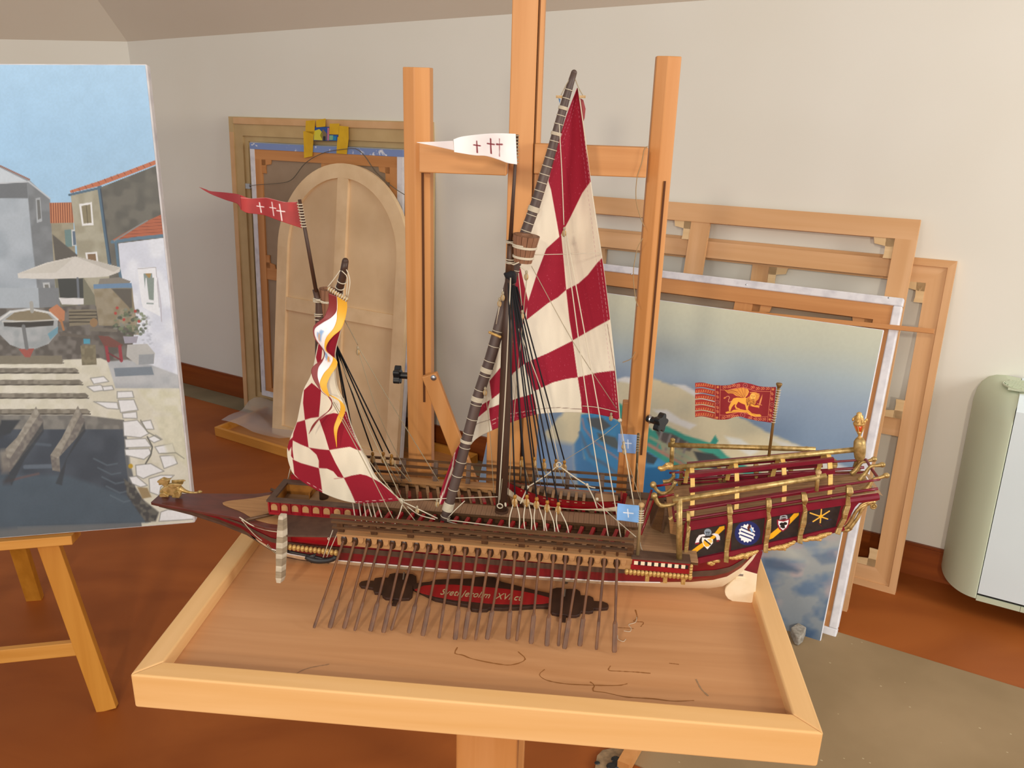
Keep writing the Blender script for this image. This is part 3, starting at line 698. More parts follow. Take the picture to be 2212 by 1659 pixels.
# rear leg: hinged at the top, foot on the floor
foot = Fl.R @ (floor_pt(76, 1293) - Fl.o); d_ = np.array([xcen, 0.05, Hh-0.05]); 
board(t, 'rear_leg', mat('honey_pine_dark', '#c98a2c', .5, 0, '#b87a20', (40, 40, 3), 4), foot, foot + (d_-foot)*0.96, 0.048, 0.026, (0, 1, 0))
Fp = Frame(Fl.w((0, -0.036, 0)), 10.0, 0, 8.0)
zt_ = (Fp.at(0, 141, 1, 0)[2] + Fp.at(313, 134, 1, 0)[2])/2; zb_ = zb_ + 0.001
XR = 0.286; XL = XR - 1.05
t = thing('harbour_painting', 'large canvas painting of a village harbour with a rowing boat, on the easel at left', 'painting', Fp)
mb = MB(); mb.box(XL, XR, 0.001, 0.034, zb_, zt_); mb.build('canvas_box', M['gesso'], t, bevel=0.004)
def paint_harbour(b):
    X, Y = b.X, b.Y
    b.grad([(130, '#b4d9f1'), (300, '#abd3ee'), (460, '#a8cfe8')], Y + (b.noise(60, 2)-.5)*20)
    b.poly([(-20, 560), (450, 560), (450, 1200), (-20, 1200)], '#8f8c80', 2)
    b.poly([(-2400, 800), (275, 800), (432, 1128), (440, 1180), (-2400, 1180)], '#6f7271', 4)
    b.poly([(270, 800), (420, 800), (450, 1180), (340, 1180), (280, 1000)], '#ddd8c2', 6)
    b.frame(0, 100, 3.0156)
    b.poly([(-2400, 765), (0, 775), (90, 815), (190, 870), (320, 990), (330, 1659), (-2400, 1659)], '#8f9598', 1)
    b.poly([(-2400, 800), (0, 790), (180, 880), (0, 892), (-2400, 895)], '#cfd6d8', 1)
    b.line([(-2400, 745), (0, 778), (90, 820), (192, 868)], 3.2, '#9a6a5a', 1)
    b.poly([(-2400, 905), (175, 890), (182, 990), (-2400, 1000)], '#6d7173', 1.2)
    b.poly([(-2400, 998), (182, 990), (205, 1250), (250, 1659), (-2400, 1659)], '#b5bdc1', 1.2, c2='#a3acb1', nk=30)
    b.poly([(175, 885), (325, 990), (345, 1200), (365, 1659), (255, 1659), (215, 1300)], '#85898a', 1.2, c2='#777b7c', nk=16)
    b.line([(0, 892), (185, 880), (325, 992)], 3, '#c8cccc', 1)
    b.poly([(232, 990), (262, 985), (275, 1140), (240, 1150)], '#aeb2b2', 1).poly([(240, 1000), (258, 1000), (268, 1120), (248, 1130)], '#6f706c', 1)
    # middle house with tiles
    b.poly([(325, 1020), (470, 1015), (510, 1659), (365, 1659)], '#a69d83', 1, c2='#978e75', nk=14)
    b.poly([(322, 1020), (468, 1018), (480, 1150), (328, 1152)], '#b86a42', 1)
    for i in range(10): b.line([(332+i*15, 1022), (336+i*15, 1148)], 1.6, '#7c4227', 1); b.line([(339+i*15, 1022), (343+i*15, 1148)], 1.6, '#d99264', 1)
    b.poly([(420, 1195), (462, 1192), (470, 1305), (428, 1308)], '#6d8a86', 1).poly([(465, 1195), (495, 1195), (500, 1300), (470, 1302)], '#cfd3cf', 1).poly([(472, 1205), (490, 1205), (496, 1292), (478, 1295)], '#5d6f80', 1)
    b.poly([(342, 1225), (505, 1360), (510, 1400), (360, 1395)], '#5c574e', 2)
    # tall right house
    b.poly([(640, 925), (1035, 770), (1110, 1659), (690, 1659)], '#6f6c61', 1, c2='#5b5a52', nk=16)
    b.poly([(460, 965), (650, 915), (700, 1400), (730, 1659), (520, 1659), (500, 1300)], '#b3ad95', 1, c2='#a39c83', nk=16)
    b.poly([(455, 940), (640, 880), (820, 815), (1015, 740), (1020, 768), (830, 842), (640, 912), (460, 955)], '#c9714a', 1)
    for i in range(14): b.line([(470+i*42, 940-i*15), (480+i*42, 955-i*15)], 1.5, '#8a452b', .8)
    b.line([(452, 968), (640, 925), (655, 915)], 5, '#4f6d80', 1).line([(645, 920), (680, 1180), (715, 1420)], 7, '#4f6d80', 1).line([(655, 930), (690, 1190), (722, 1410)], 2, '#28384a', 1)
    b.poly([(515, 1028), (598, 1015), (610, 1165), (535, 1170)], '#f1efe8', 1).poly([(530, 1040), (588, 1030), (597, 1150), (545, 1155)], '#8d8263', 1)
    b.line([(562, 1035), (572, 1152)], 1.5, '#5f563f', .8)
    b.poly([(555, 1345), (632, 1338), (640, 1400), (565, 1400)], '#f1efe8', 1).poly([(570, 1355), (622, 1350), (628, 1400), (575, 1400)], '#8a6c4c', 1)
    # white house at the right edge
    b.poly([(770, 1285), (1085, 1245), (1220, 1659), (1260, 2400), (900, 2200), (800, 1659)], '#eef0f3', 1, c2='#dfe2ea', nk=26)
    b.poly([(735, 1260), (900, 1165), (1058, 1092), (1085, 1235), (745, 1270)], '#b9623f', 1)
    for i in range(7): b.line([(770+i*45, 1250-i*24), (1080, 1228-i*21)], 1.2, '#8d4429', .8)
    b.line([(730, 1275), (900, 1250), (1085, 1232)], 7, '#5d7d90', 1).line([(755, 1285), (770, 1420), (790, 1530)], 6, '#58788c', 1).line([(745, 1268), (890, 1175), (960, 1135)], 3, '#8b8f8c', 1)
    b.poly([(895, 1445), (1015, 1438), (1035, 1659), (1045, 1760), (930, 1700), (920, 1659)], '#f8f8f6', 1).poly([(935, 1480), (990, 1478), (1005, 1640), (1000, 1680), (955, 1680)], '#8a9a94', 1).poly([(945, 1480), (985, 1480), (975, 1520)], '#ad8a4e', 1)
    b.line([(898, 1450), (1015, 1440), (1038, 1700)], 1.5, '#bcb8b8', 1)
    # parasol
    b.poly([(355, 1500), (545, 1510), (640, 1659), (620, 1700), (380, 1700)], '#7d7b66', 1).poly([(375, 1512), (540, 1512), (545, 1659), (395, 1659)], '#3b3f3c', 1.5)
    b.poly([(610, 1560), (860, 1560), (870, 1659), (905, 1880), (640, 1880)], '#a79a80', 1, c2='#998b70', nk=14).poly([(610, 1550), (855, 1545), (858, 1575), (612, 1578)], '#6f8fac', 1).poly([(650, 1515), (780, 1505), (850, 1530), (840, 1550), (640, 1550)], '#8b8579', 1)
    b.poly([(115, 1480), (300, 1410), (490, 1368), (650, 1405), (785, 1440), (780, 1470), (700, 1500), (500, 1512), (250, 1516), (118, 1510)], '#ded8cb', 1)
    b.poly([(300, 1420), (490, 1370), (360, 1475), (120, 1480)], '#d2ccbd', 1).poly([(490, 1370), (640, 1400), (780, 1445), (740, 1470)], '#cac4b6', 1)
    b.line([(505, 1512), (515, 1700), (525, 1860)], 5, '#6f757c', 1)
    b.poly([(278, 1540), (322, 1538), (335, 1625), (290, 1632)], '#c4c6c2', 1).poly([(290, 1552), (315, 1550), (324, 1612), (300, 1616)], '#7d7c74', 1)
    # lower half
    b.frame(0, 600, 2.7652)
    b.poly([(-2400, 60), (232, 60), (240, 215), (-2400, 230)], '#b0b8bb', 1.5).poly([(228, 60), (350, 60), (362, 200), (238, 215)], '#808485', 1.5)
    b.poly([(-2400, 205), (230, 180), (560, 160), (700, 260), (800, 330), (780, 520), (450, 530), (-2400, 540)], '#7b756c', 2, c2='#5e5850', nk=10)
    b.poly([(350, 120), (500, 122), (500, 160), (370, 160)], '#e6e3dd', 1).poly([(410, 190), (575, 190), (580, 275), (415, 290)], '#8a8068', 1)
    for i in range(4): b.line([(415, 205+i*20), (575, 203+i*20)], 3, '#4d463a', 1)
    b.poly([(290, 190), (340, 158), (388, 200), (385, 255), (360, 265), (300, 215)], '#c6835a', 1).line([(365, 255), (380, 310)], 5, '#b27a4c', 1)
    b.poly([(560, 60), (790, 60), (800, 200), (760, 290), (590, 285)], '#a1957c', 1, c2='#928569', nk=12).poly([(665, 65), (785, 65), (790, 200), (760, 165)], '#5f5a50', 2).poly([(558, 38), (785, 32), (790, 60), (560, 66)], '#6f8fac', 1)
    b.ell(560, 268, 24, 26, '#9a7a54', 1)
    # stepped quay
    b.poly([(-2400, 500), (250, 495), (600, 480), (700, 520), (1100, 640), (1180, 900), (1200, 1500), (850, 1500), (740, 850), (-2400, 860)], '#ded8bf', 2, c2='#e6e0ca', nk=16)
    b.poly([(640, 500), (760, 490), (900, 520), (1090, 590), (1080, 660), (690, 660)], '#c6c7c4', 3, c2='#b3b6b6', nk=20)
    b.poly([(680, 540), (905, 530), (920, 580), (690, 590)], '#7f8a92', 1.5).poly([(760, 400), (880, 395), (925, 450), (918, 515), (820, 520), (755, 470)], '#c4c2ba', 1).poly([(830, 460), (920, 455), (918, 515), (828, 520)], '#9fa3a4', 1)
    for y0_, x1_ in ((495, 380), (555, 470), (625, 495), (705, 530), (800, 540)):
        b.poly([(-2400, y0_-14), (x1_-20, y0_-16), (x1_, y0_), (x1_-10, y0_+14), (-2400, y0_+18)], '#97907f', 1, c2='#7f7869', nk=7); b.line([(-2400, y0_+17), (x1_, y0_+14)], 2.4, '#4f493f', 1)
    b.poly([(-2400, 470), (370, 465), (372, 515), (-2400, 525)], '#857d69', 1.2)
    # rowing boat
    b.poly([(-10, 240), (60, 195), (180, 180), (290, 200), (345, 245), (345, 330), (290, 395), (170, 440), (60, 400), (0, 340)], '#b5b7b4', 1, c2='#a3a8a6', nk=12)
    b.poly([(30, 250), (90, 205), (190, 192), (280, 210), (320, 250), (180, 262)], '#8d8064', 1.2).poly([(20, 262), (180, 258), (322, 250), (318, 285), (150, 298), (25, 290)], '#3b3833', 1.5)
    b.line([(0, 250), (60, 205), (180, 188), (300, 210), (345, 250)], 4, '#dddcd4', 1).line([(15, 262), (180, 260), (330, 252)], 3, '#cfccc0', 1)
    b.poly([(285, 335), (348, 290), (345, 330), (300, 370)], '#74a0ad', 1.5).poly([(110, 425), (205, 422), (180, 475), (150, 475)], '#a8584c', 1).line([(140, 290), (160, 420)], 8, '#787a78', 1.5).line([(187, 150), (192, 200)], 8, '#a9a79d', 1)
    b.poly([(345, 320), (545, 350), (540, 365), (360, 345)], '#6a6257', 1).poly([(535, 295), (705, 305), (700, 325), (535, 318)], '#7a7366', 1)
    b.poly([(585, 345), (650, 350), (735, 400), (725, 415), (625, 415)], '#7d4a40', 1).line([(635, 415), (648, 495)], 7, '#a03a44', 1).line([(715, 412), (725, 495)], 7, '#a03a44', 1).line([(648, 450), (720, 490)], 3, '#7a3038', 1)
    b.poly([(480, 405), (570, 400), (578, 520), (490, 522)], '#8d8468', 1, c2='#7c735a', nk=6).poly([(498, 365), (538, 365), (538, 395), (500, 395)], '#4f9fb5', 1)
    # flowers
    for i in range(90):
        a_ = random.uniform(0, 6.28); r__ = random.random()**.5; b.ell(780 + 105*r__*math.cos(a_), 270 + 85*r__*math.sin(a_), random.uniform(6, 15), random.uniform(5, 12), random.choice(['#5f6b52', '#7b8766', '#8d8d80', '#4c5344']), 1.5, .8)
    for p in ((690, 212), (808, 200), (740, 250), (830, 260), (700, 180)): b.ell(p[0], p[1], 9, 9, '#b5453c', 1.2)
    b.poly([(735, 350), (825, 350), (815, 390), (745, 392)], '#a9a4ad', 1)
    for i in range(40): b.ell(random.uniform(850, 910), random.uniform(230, 400), 7, 5, '#b8bcc4', 2, .5)
    b.line([(940, 0), (960, 160), (965, 260)], 2, '#c2bcc2', 1).poly([(870, 0), (940, 0), (925, 150), (860, 150)], '#f6f6f4', 1)
    b.poly([(875, 0), (920, 0), (918, 135), (890, 130)], '#8d9a90', 1.5)
    # water
    b.poly([(-2400, 830), (300, 905), (740, 900), (745, 1050), (770, 1250), (850, 1400), (900, 1460), (-2400, 1560)], '#4d565f', 2.5, c2='#424b54', nk=30)
    b.poly([(-2400, 1150), (400, 1180), (760, 1300), (880, 1460), (-2400, 1580)], '#54656f', 10, a=.75)
    b.poly([(-2400, 815), (500, 820), (740, 850), (740, 905), (-2400, 905)], '#76746d', 3, c2='#8b887e', nk=12)
    b.poly([(0, 850), (120, 850), (60, 930), (-30, 960)], '#3c4246', 4)
    for i in range(5): b.line([(560+i*25, 1080+i*55), (640+i*25, 1120+i*55), (700+i*20, 1110+i*55)], 3, '#66757d', 2.5, .7)
    b.line([(150, 1130), (310, 1125)], 9, '#73808a', 3, .7).line([(130, 985), (300, 1000)], 6, '#5e6a74', 3, .7)
    b.line([(0, 1230), (120, 1195), (230, 1170)], 5, '#6d5a58', 3, .8)
    # two slip timbers
    for dx, dy in ((0, 0), (250, -5)):
        b.poly([(215+dx, 770+dy), (260+dx, 860+dy), (255+dx, 910+dy), (130+dx*.9, 1070), (60+dx*1.2, 1160), (0+dx*1.25, 1150), (-5+dx*1.22, 1060), (100+dx*1.08, 960)], '#8c867a', 1.2, c2='#77716a', nk=6)
        b.poly([(215+dx, 770+dy), (235+dx, 815+dy), (60+dx*1.15, 1080), (-5+dx*1.22, 1060), (100+dx*1.08, 955)], '#aaa393', 1.5, c2='#968f80', nk=6)
        b.poly([(255+dx, 865+dy), (262+dx, 920+dy), (150+dx, 1080), (70+dx*1.2, 1240), (20+dx*1.25, 1230), (60+dx*1.2, 1160)], '#3a3f42', 3, a=.7)
    # paving stones along the right
    st = [((700, 680), (790, 678), (800, 715), (700, 720)), ((705, 730), (800, 728), (825, 790), (720, 805)), ((730, 810), (815, 800), (820, 840), (735, 838)), ((735, 860), (820, 850), (890, 930), (840, 955), (740, 945)),
          ((745, 965), (870, 960), (905, 1010), (750, 1015)), ((745, 1025), (890, 1020), (905, 1050), (860, 1085), (750, 1060)), ((810, 1120), (900, 1110), (980, 1155), (900, 1180), (855, 1200), (815, 1180)),
          ((770, 1190), (815, 1185), (880, 1240), (840, 1250), (790, 1230)), ((890, 1200), (960, 1180), (1040, 1180), (960, 1250), (950, 1300), (895, 1280)), ((960, 1400), (1000, 1385), (1170, 1395), (1190, 1440), (950, 1455)),
          ((840, 860), (900, 850), (920, 905), (870, 905)), ((880, 960), (930, 940), (970, 965), (920, 985)), ((925, 1010), (1030, 990), (1050, 1050), (950, 1050)), ((955, 1065), (1040, 1060), (1060, 1110), (980, 1140)),
          ((520, 650), (600, 640), (640, 670), (560, 680)), ((540, 600), (620, 590), (650, 620), (560, 635)), ((610, 650), (670, 645), (680, 668), (620, 675)), ((560, 740), (700, 745), (710, 785), (640, 780))]
    for p in st: b.poly(p, '#f4f3ee', 1.6).line(list(p), 2.2, '#8d8c84', 1.6, .75, True)
    b.poly([(830, 670), (1100, 670), (1120, 850), (930, 800)], '#ddd8b6', 8, c2='#e9e4cc', nk=14, a=.8)
    b.poly([(920, 830), (1110, 820), (1150, 1150), (1000, 1050)], '#e6e0c0', 8, c2='#d9d4b4', nk=10, a=.7)
    b.poly([(740, 1200), (800, 1240), (860, 1330), (950, 1400), (930, 1455), (870, 1460), (760, 1300)], '#4a4a48', 4, c2='#6c6a60', nk=6)
    b.poly([(820, 1250), (880, 1255), (905, 1310), (850, 1320)], '#a08a62', 3).ell(780, 1125, 14, 14, '#c7a02c', 2)
    b.line([(880, 950), (910, 1010), (900, 1060), (870, 1110)], 3, '#66665c', 2).line([(840, 850), (880, 920), (960, 965)], 2.4, '#8d8c7c', 1.5).line([(960, 1050), (1050, 1045), (1100, 1080)], 2, '#9a9884', 1.5)
    b.frame(0, 0, 1); b.grain(3.5, 0.03, 6); b.grain(24, 0.03, 7); b.c *= np.array([.93, .96, 1.0])
nx, nz = 430, 620
xs = np.linspace(XL+0.004, XR-0.004, nx); xs = XR-0.004 - (1-np.linspace(0, 1, nx))**1.0*0.42; zs = np.linspace(zb_+0.003, zt_-0.003, nz)
P = np.array([(x, 0.0, z) for z in zs for x in xs])
painted_grid('painted_face', P, nz, nx, paint_harbour, M['oilpaint'], t, Fp, smooth=False)
xs2 = np.linspace(XL+0.004, XR-0.424, 60); P = np.array([(x, 0.0, z) for z in zs[::8] for x in xs2])
painted_grid('painted_face', P, len(zs[::8]), 60, paint_harbour, M['oilpaint'], t, Fp, smooth=False)

# ------------------------------------------------------------------ tray table and the tall studio easel behind it
Tf = Frame(floor_pt(281, 1457, .76), -5.1, 1.6)
t = thing('tray_table', 'big pale wooden tray table with raised rim carrying the galley model', 'table', Tf)
Wd, Dp, rim, hR, pz = 1.0235, 0.50, 0.0355, 0.061, -0.024
for side in range(4):
    o_ = [(0, 0), (Wd, 0), (Wd, Dp), (0, Dp)]; i_ = [(rim, rim), (Wd-rim, rim), (Wd-rim, Dp-rim), (rim, Dp-rim)]
    p, q = side, (side+1) % 4; mb = MB()
    mb.prism([(o_[p][0], o_[p][1], -hR), (o_[q][0], o_[q][1], -hR), (i_[q][0], i_[q][1], -hR), (i_[p][0], i_[p][1], -hR)], (0, 0, 1), hR)
    mb.build('rim_rail', M['rim_x'] if side in (0, 2) else M['rim_y'], t, bevel=0.003)
mb = MB(); mb.box(rim-0.006, Wd-rim+.006, rim-.006, Dp-rim+.006, pz-0.012, pz); mb.build('tray_panel', M['panel'], t)
# a few stains and scratches in the panel varnish
st_m = mat('stain', '#96602f', 0.5); k2 = 2.6024
def stain(pts, w=0.0009, m=st_m, z=pz+0.0003):
    P = smooth_curve([Tf.at(950 + x/k2, 1150 + y/k2, 2, z) for x, y in pts], 30)
    n = len(P); V = []; 
    for i, p_ in enumerate(P):
        d = P[min(i+1, n-1)] - P[max(i-1, 0)]; d = d/max(1e-9, np.linalg.norm(d)); s_ = np.array([-d[1], d[0], 0])*w*(0.5 + random.random())
        V += [p_ + s_, p_ - s_]
    mb = MB(); mb.add(V, [(2*i, 2*i+2, 2*i+3, 2*i+1) for i in range(n-1)]); mb.build('stain', m, t)
stain([(845, 840), (870, 860), (860, 890), (930, 900), (1050, 925), (1200, 935), (1310, 948), (1430, 945)])
stain([(960, 750), (950, 775), (1010, 780), (1100, 785), (1185, 792)]); stain([(590, 770), (560, 800), (600, 830), (700, 850), (840, 858), (1000, 860), (1055, 850)])
stain([(100, 645), (85, 680), (130, 690), (180, 710), (300, 735), (400, 745), (480, 715), (440, 670)]); stain([(1100, 435), (1110, 480), (1090, 500), (1145, 505), (1130, 530)])
stain([(1000, 535), (1090, 540)], 0.0007); stain([(1440, 825), (1470, 880), (1510, 920)], 0.0012, mat('grey_scuff', '#9b7c5c', .6)); stain([(1290, 735), (1345, 742)], 0.0007)
stain([(-870, 835), (-760, 770), (-620, 740)], 0.0009, mat('grey_scuff2', '#a07a58', .6))
thr = MB()
thr.tube(smooth_curve([Tf.at(940 + x/4.809, 1180 + y/4.809, 2, pz+0.002) for x, y in ((2095, 735), (2080, 790), (2010, 815), (2035, 850), (2025, 885), (1960, 880))], 26), 0.0005, 5)
thr.tube(smooth_curve([Tf.at(940 + x/4.809, 1180 + y/4.809, 2, pz+0.002) for x, y in ((1980, 965), (1955, 990), (1900, 965), (1895, 925))], 14), 0.0005, 5)
o = tag(thr.build('thread_scrap', M['rope']), 'curly scrap of white thread lying on the tray near the last oar', 'thread'); o.matrix_world = Tf.matrix()
# supporting column under the tray
a = Tf.at(985, 1588, 1, 0.0); xa_ = Tf.at(985, 1600, 1, 0.12)[0]; xb_ = Tf.at(1118, 1605, 1, 0.12)[0]
mb = MB(); mb.box(xa_, xb_, 0.12, 0.17, -0.70, -hR); mb.build('column', M['beech'], t, bevel=0.004)
mb = MB(); mb.box(xa_-.03, xb_+.03, 0.06, Dp-.03, -hR-.03+.001, -hR+.001); mb.build('bearer', M['beech_x'], t)
mb = MB(); mb.box(xa_-.25, xb_+.25, 0.10, 0.19, -0.735, -0.70); mb.build('foot', M['beech_x'], t, bevel=.004)

# studio easel: two outer posts, sliding central mast, cross bar, knobs
Ez = 0.565
te = thing('studio_easel', 'tall beech H-frame studio easel standing behind the galley', 'easel', Tf)
def post(xl, xr_, ztop, name, y0=Ez, dep=0.045, slot=None):
    """upright with a blunt ridge down its front"""
    w_ = xr_ - xl; zb0 = -0.075
    pl = [(xl, y0+0.008), (xl + w_*0.45, y0), (xr_, y0+0.010), (xr_, y0+dep), (xl, y0+dep)]
    mb = MB(); mb.prism([(x, y, zb0) for x, y in pl], (0, 0, 1), ztop - zb0); return mb.build(name, M['beech'], te, bevel=0.002)
lx0, lx1 = Tf.at(869.6, 146, 1, Ez+.008)[0], Tf.at(926, 150, 1, Ez+.01)[0]; lz = Tf.at(895, 145, 1, Ez)[2]
rx0, rx1 = Tf.at(1418.8, 123, 1, Ez+.008)[0], Tf.at(1472, 130, 1, Ez+.01)[0]; rz = Tf.at(1448, 121, 1, Ez)[2]
rb0, rb1 = Tf.at(1357.5, 1046, 1, Ez)[0], Tf.at(1398.4, 1050, 1, Ez)[0]
post(lx0, lx1+0.002, lz, 'post'); post(rx0, rx1, rz, 'post')
# post slots: thin solid strips whose dark colour stands in for the shade inside
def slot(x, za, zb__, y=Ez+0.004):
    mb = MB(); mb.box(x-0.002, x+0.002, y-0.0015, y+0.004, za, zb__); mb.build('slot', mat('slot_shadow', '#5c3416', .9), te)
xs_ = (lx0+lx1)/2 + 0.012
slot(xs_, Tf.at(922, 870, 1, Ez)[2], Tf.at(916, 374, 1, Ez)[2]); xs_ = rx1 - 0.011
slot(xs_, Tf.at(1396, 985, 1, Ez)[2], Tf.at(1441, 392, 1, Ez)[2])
# central mast: slim sliding bar in a wide lower body
mx0, mx1 = Tf.at(1104, 100, 1, Ez)[0], Tf.at(1160, 100, 1, Ez)[0]
mb = MB(); mb.box(mx0, mx1, Ez+0.0, Ez+0.035, -0.1, 1.02); mb.build('sliding_mast', M['beech'], te, bevel=.002)
mb = MB(); mb.box(mx1+0.001, mx1+0.004, Ez+.004, Ez+.03, 0.1, 1.02); mb.build('mast_groove', mat('groove_wood', '#8a5a2c', .7), te)
mb = MB(); mb.box(mx1+0.004, mx1+0.011, Ez+0.0, Ez+0.035, 0.45, 1.02); mb.build('mast_cheek', M['beech'], te)
lb0, lb1 = Tf.at(1053, 985, 1, Ez-.002)[0], Tf.at(1158, 985, 1, Ez-.002)[0]
mb = MB(); mb.box(lb0, (lb0+lb1)/2+.018, Ez-0.02, Ez-0.002, -0.735, 0.33); mb.build('mast_housing', M['beech'], te, bevel=.002)
mb = MB(); mb.box((lb0+lb1)/2+.022, lb1, Ez-0.02, Ez+.03, -0.735, 0.33); mb.build('mast_housing', M['beech'], te, bevel=.002)
ba = Tf.at(905, 341, 1, Ez-.03); bb = Tf.at(1398, 352, 1, Ez-.03)
mb = MB(); mb.box(ba[0], mx0+.0, Ez-.03, Ez-.001, ba[2]-.0255, ba[2]+.0255); mb.build('cross_bar', M['beech_x'], te, bevel=.002)
mb = MB(); mb.box(mx1+.004, bb[0], Ez-.03, Ez-.001, bb[2]-.0255, bb[2]+.0255); mb.build('cross_bar', M['beech_x'], te, bevel=.002)
mb = MB(); mb.box(mx0+.0, mx1+.004, Ez+.036, Ez+.05, ba[2]-.0255, ba[2]+.0255); mb.build('cross_bar', M['beech_x'], te)
# strut at the left post
a = Tf.at(928, 808, 1, Ez-.02); b = Tf.at(1000, 1000, 1, Ez-.02)
mb = MB(); d_ = (b-a)/np.linalg.norm(b-a); mb.beam(a, b + d_*0.1, 0.031, 0.014, (0, 1, 0)); mb.build('strut', M['beech'], te, bevel=.002)
q = Tf.at(936, 817, 1, Ez-.03); mb = MB(); mb.sphere((q[0], Ez-.028, q[2]), 0.006, 12, 6, (1, .5, 1)); mb.build('bolt_head', M['steel'], te, True)
def knob(px_, py_, sx, y, cf=1.0, sf=0.0):
    """five lobed clamp knob on a stub, axis along x"""
    q = Tf.at(px_, py_, 1, y); mb = MB()
    mb.tube([(q[0]-sx*cf*.004, y+sf*.004, q[2]), (q[0]+sx*cf*.022, y-sf*.022, q[2])], 0.007, 12)
    n = 40; P = []
    for i in range(n):
        a_ = 2*math.pi*i/n; r = 0.017 + 0.0032*math.cos(5*a_); P.append((q[0]+sx*cf*.02 + sf*sx*r*math.cos(a_), y - sf*.02 + cf*r*math.cos(a_), q[2] + r*math.sin(a_)))
    mb.prism(P, (sx*cf, -sf, 0), 0.013); mb.build('clamp_knob', M['black_plastic'], te, bevel=.0015)
    mb = MB(); mb.tube([(q[0]-sx*.001, y, q[2]), (q[0]+sx*.004, y, q[2])], 0.009, 14); mb.build('washer', M['steel'], te)
knob(1402, 905, 1, Ez+.004, .80, .60); knob(887, 812, -1, Ez+.025)
q = Tf.at(1355, 925, 1, Ez+.03); mb = MB(); mb.box(q[0]-.012, q[0]+.012, Ez+.03, Ez+.05, q[2]-.3, Tf.at(1355, 870, 1, Ez+.03)[2]); mb.build('rear_batten', M['beech'], te, bevel=.002)
mb = MB(); mb.box(lx0-.01, rx1+.01, Ez+.046, Ez+.09, -0.07, -0.02); mb.build('support_rail', M['beech_x'], te)
mb = MB(); mb.box((lb0+lb1)/2-.2, (lb0+lb1)/2+.2, Ez-.02, Ez+.03, -0.765, -0.735); mb.build('foot', M['beech_x'], te)
def easel_string(pts, par, r=0.0008):
    mb = MB(); mb.tube(smooth_curve([Tf.at(x, y, 1, Ez-.034) for x, y in pts], 40), r, 5); return mb.build('string', M['twine'], par, True)
easel_string([(1400, 316), (1392, 322), (1386, 352), (1376, 385), (1374, 430), (1382, 465), (1392, 490)], te)
easel_string([(1388, 515), (1376, 540), (1368, 590), (1372, 640), (1378, 662)], te); easel_string([(1372, 760), (1363, 775), (1345, 783)], te)

# paint daubed easel foot poking out at the bottom edge
a = floor_pt(1345, 1672); b = floor_pt(1420, 1540)
mb = MB(); mb.beam(a + np.array([0, 0, .02]), b + np.array([0.0, 0, .02]), 0.03, 0.03)
t = thing('painting_board', 'paint smeared board with a wooden stick on the floor below the tray', 'board')
mb.build('stick', M['beech'], t)
a = floor_pt(1325, 1680)
mb = MB(); pts = [floor_pt(*p, .012) for p in ((1290, 1632), (1302, 1620), (1345, 1612), (1368, 1600), (1356, 1680), (1280, 1690))]; mb.prism(pts, (0, 0, -1), .01)
mb.build('board', mat('smeared_board', '#a58a68', .7, 0, '#7f6a50', (60, 60, 60), 5), t)
mb = MB(); 
for (x, y, r) in ((1338, 1650, .016), (1322, 1655, .012), (1330, 1640, .01), (1290, 1648, .006)): q = floor_pt(x, y, .013); mb.sphere(q, r, 10, 6, (1.2, 1, .4))
mb.build('paint_blob', M['black_plastic'], t)
# torn scrap on the mat by the seascape
mb = MB(); P = [floor_pt(*p, .004) for p in ((1706, 1372), (1722, 1362), (1740, 1372), (1734, 1388), (1724, 1396), (1716, 1392))]; mb.prism(P, (0, 0, 1), .03); o = mb.build('foam_scrap', mat('grey_foam', '#b3aca0', .9, 0, '#8f887c', (90, 90, 90), 4, bump=.4), None, bevel=.004)
tag(o, 'small torn grey foam block at the foot of the seascape by the tray', 'foam block')
# ================================================================== the galley model
SH = Frame((-0.02335265, 1.38054142, 0.72140025), -6.7, 1.5)
ship = thing('galley_model', 'wooden galley model with red and white chequered sails, gold stern and a row of oars', 'model ship', SH)
L = lambda x, y, w_: SH.at(x, y, 1, w_)          # measured point on the plane at athwart distance w
Lz = lambda x, y, z: SH.at(x, y, 2, z)           # measured point on the level z
def part(name, mb, m, parent=None, smooth=False, bevel=0.0, label=None, kind=None):
    o = mb.build(name, m, parent if parent is not None else ship, smooth, bevel, label)
    if kind: o['kind'] = kind
    return o
def rod(name, pts, r, m, parent=None, n=8, sm=0, label=None):
    mb = MB(); P = smooth_curve(pts, sm) if sm else pts
    if hasattr(r, '__len__') and sm: r = list(np.interp(np.linspace(0, 1, len(P)), np.linspace(0, 1, len(r)), r))
    mb.tube(P, r, n); return part(name, mb, m, parent, True, label=label)

# ---- hull: loft of stations (u, half breadth at deck, deck z, keel z)
ST = [(-0.662, 0.004, 0.112, 0.098), (-0.60, 0.007, 0.108, 0.086), (-0.54, 0.014, 0.105, 0.070), (-0.49, 0.026, 0.104, 0.052), (-0.45, 0.043, 0.104, 0.026), (-0.42, 0.056, 0.105, 0.010),
      (-0.38, 0.068, 0.108, 0.006), (-0.33, 0.077, 0.112, 0.005), (-0.25, 0.084, 0.119, 0.005), (-0.12, 0.088, 0.123, 0.007), (0.05, 0.089, 0.124, 0.009), (0.20, 0.086, 0.125, 0.012),
      (0.29, 0.078, 0.128, 0.014), (0.345, 0.066, 0.132, 0.016), (0.385, 0.051, 0.137, 0.019), (0.41, 0.039, 0.141, 0.026), (0.435, 0.026, 0.146, 0.048), (0.455, 0.014, 0.150, 0.080), (0.468, 0.004, 0.153, 0.108)]
def sta(u):
    A_ = np.array(ST); return [float(np.interp(u, A_[:, 0], A_[:, k])) for k in (1, 2, 3)]
US = np.unique(np.r_[np.linspace(-0.662, 0.468, 90), [s_[0] for s_ in ST]])
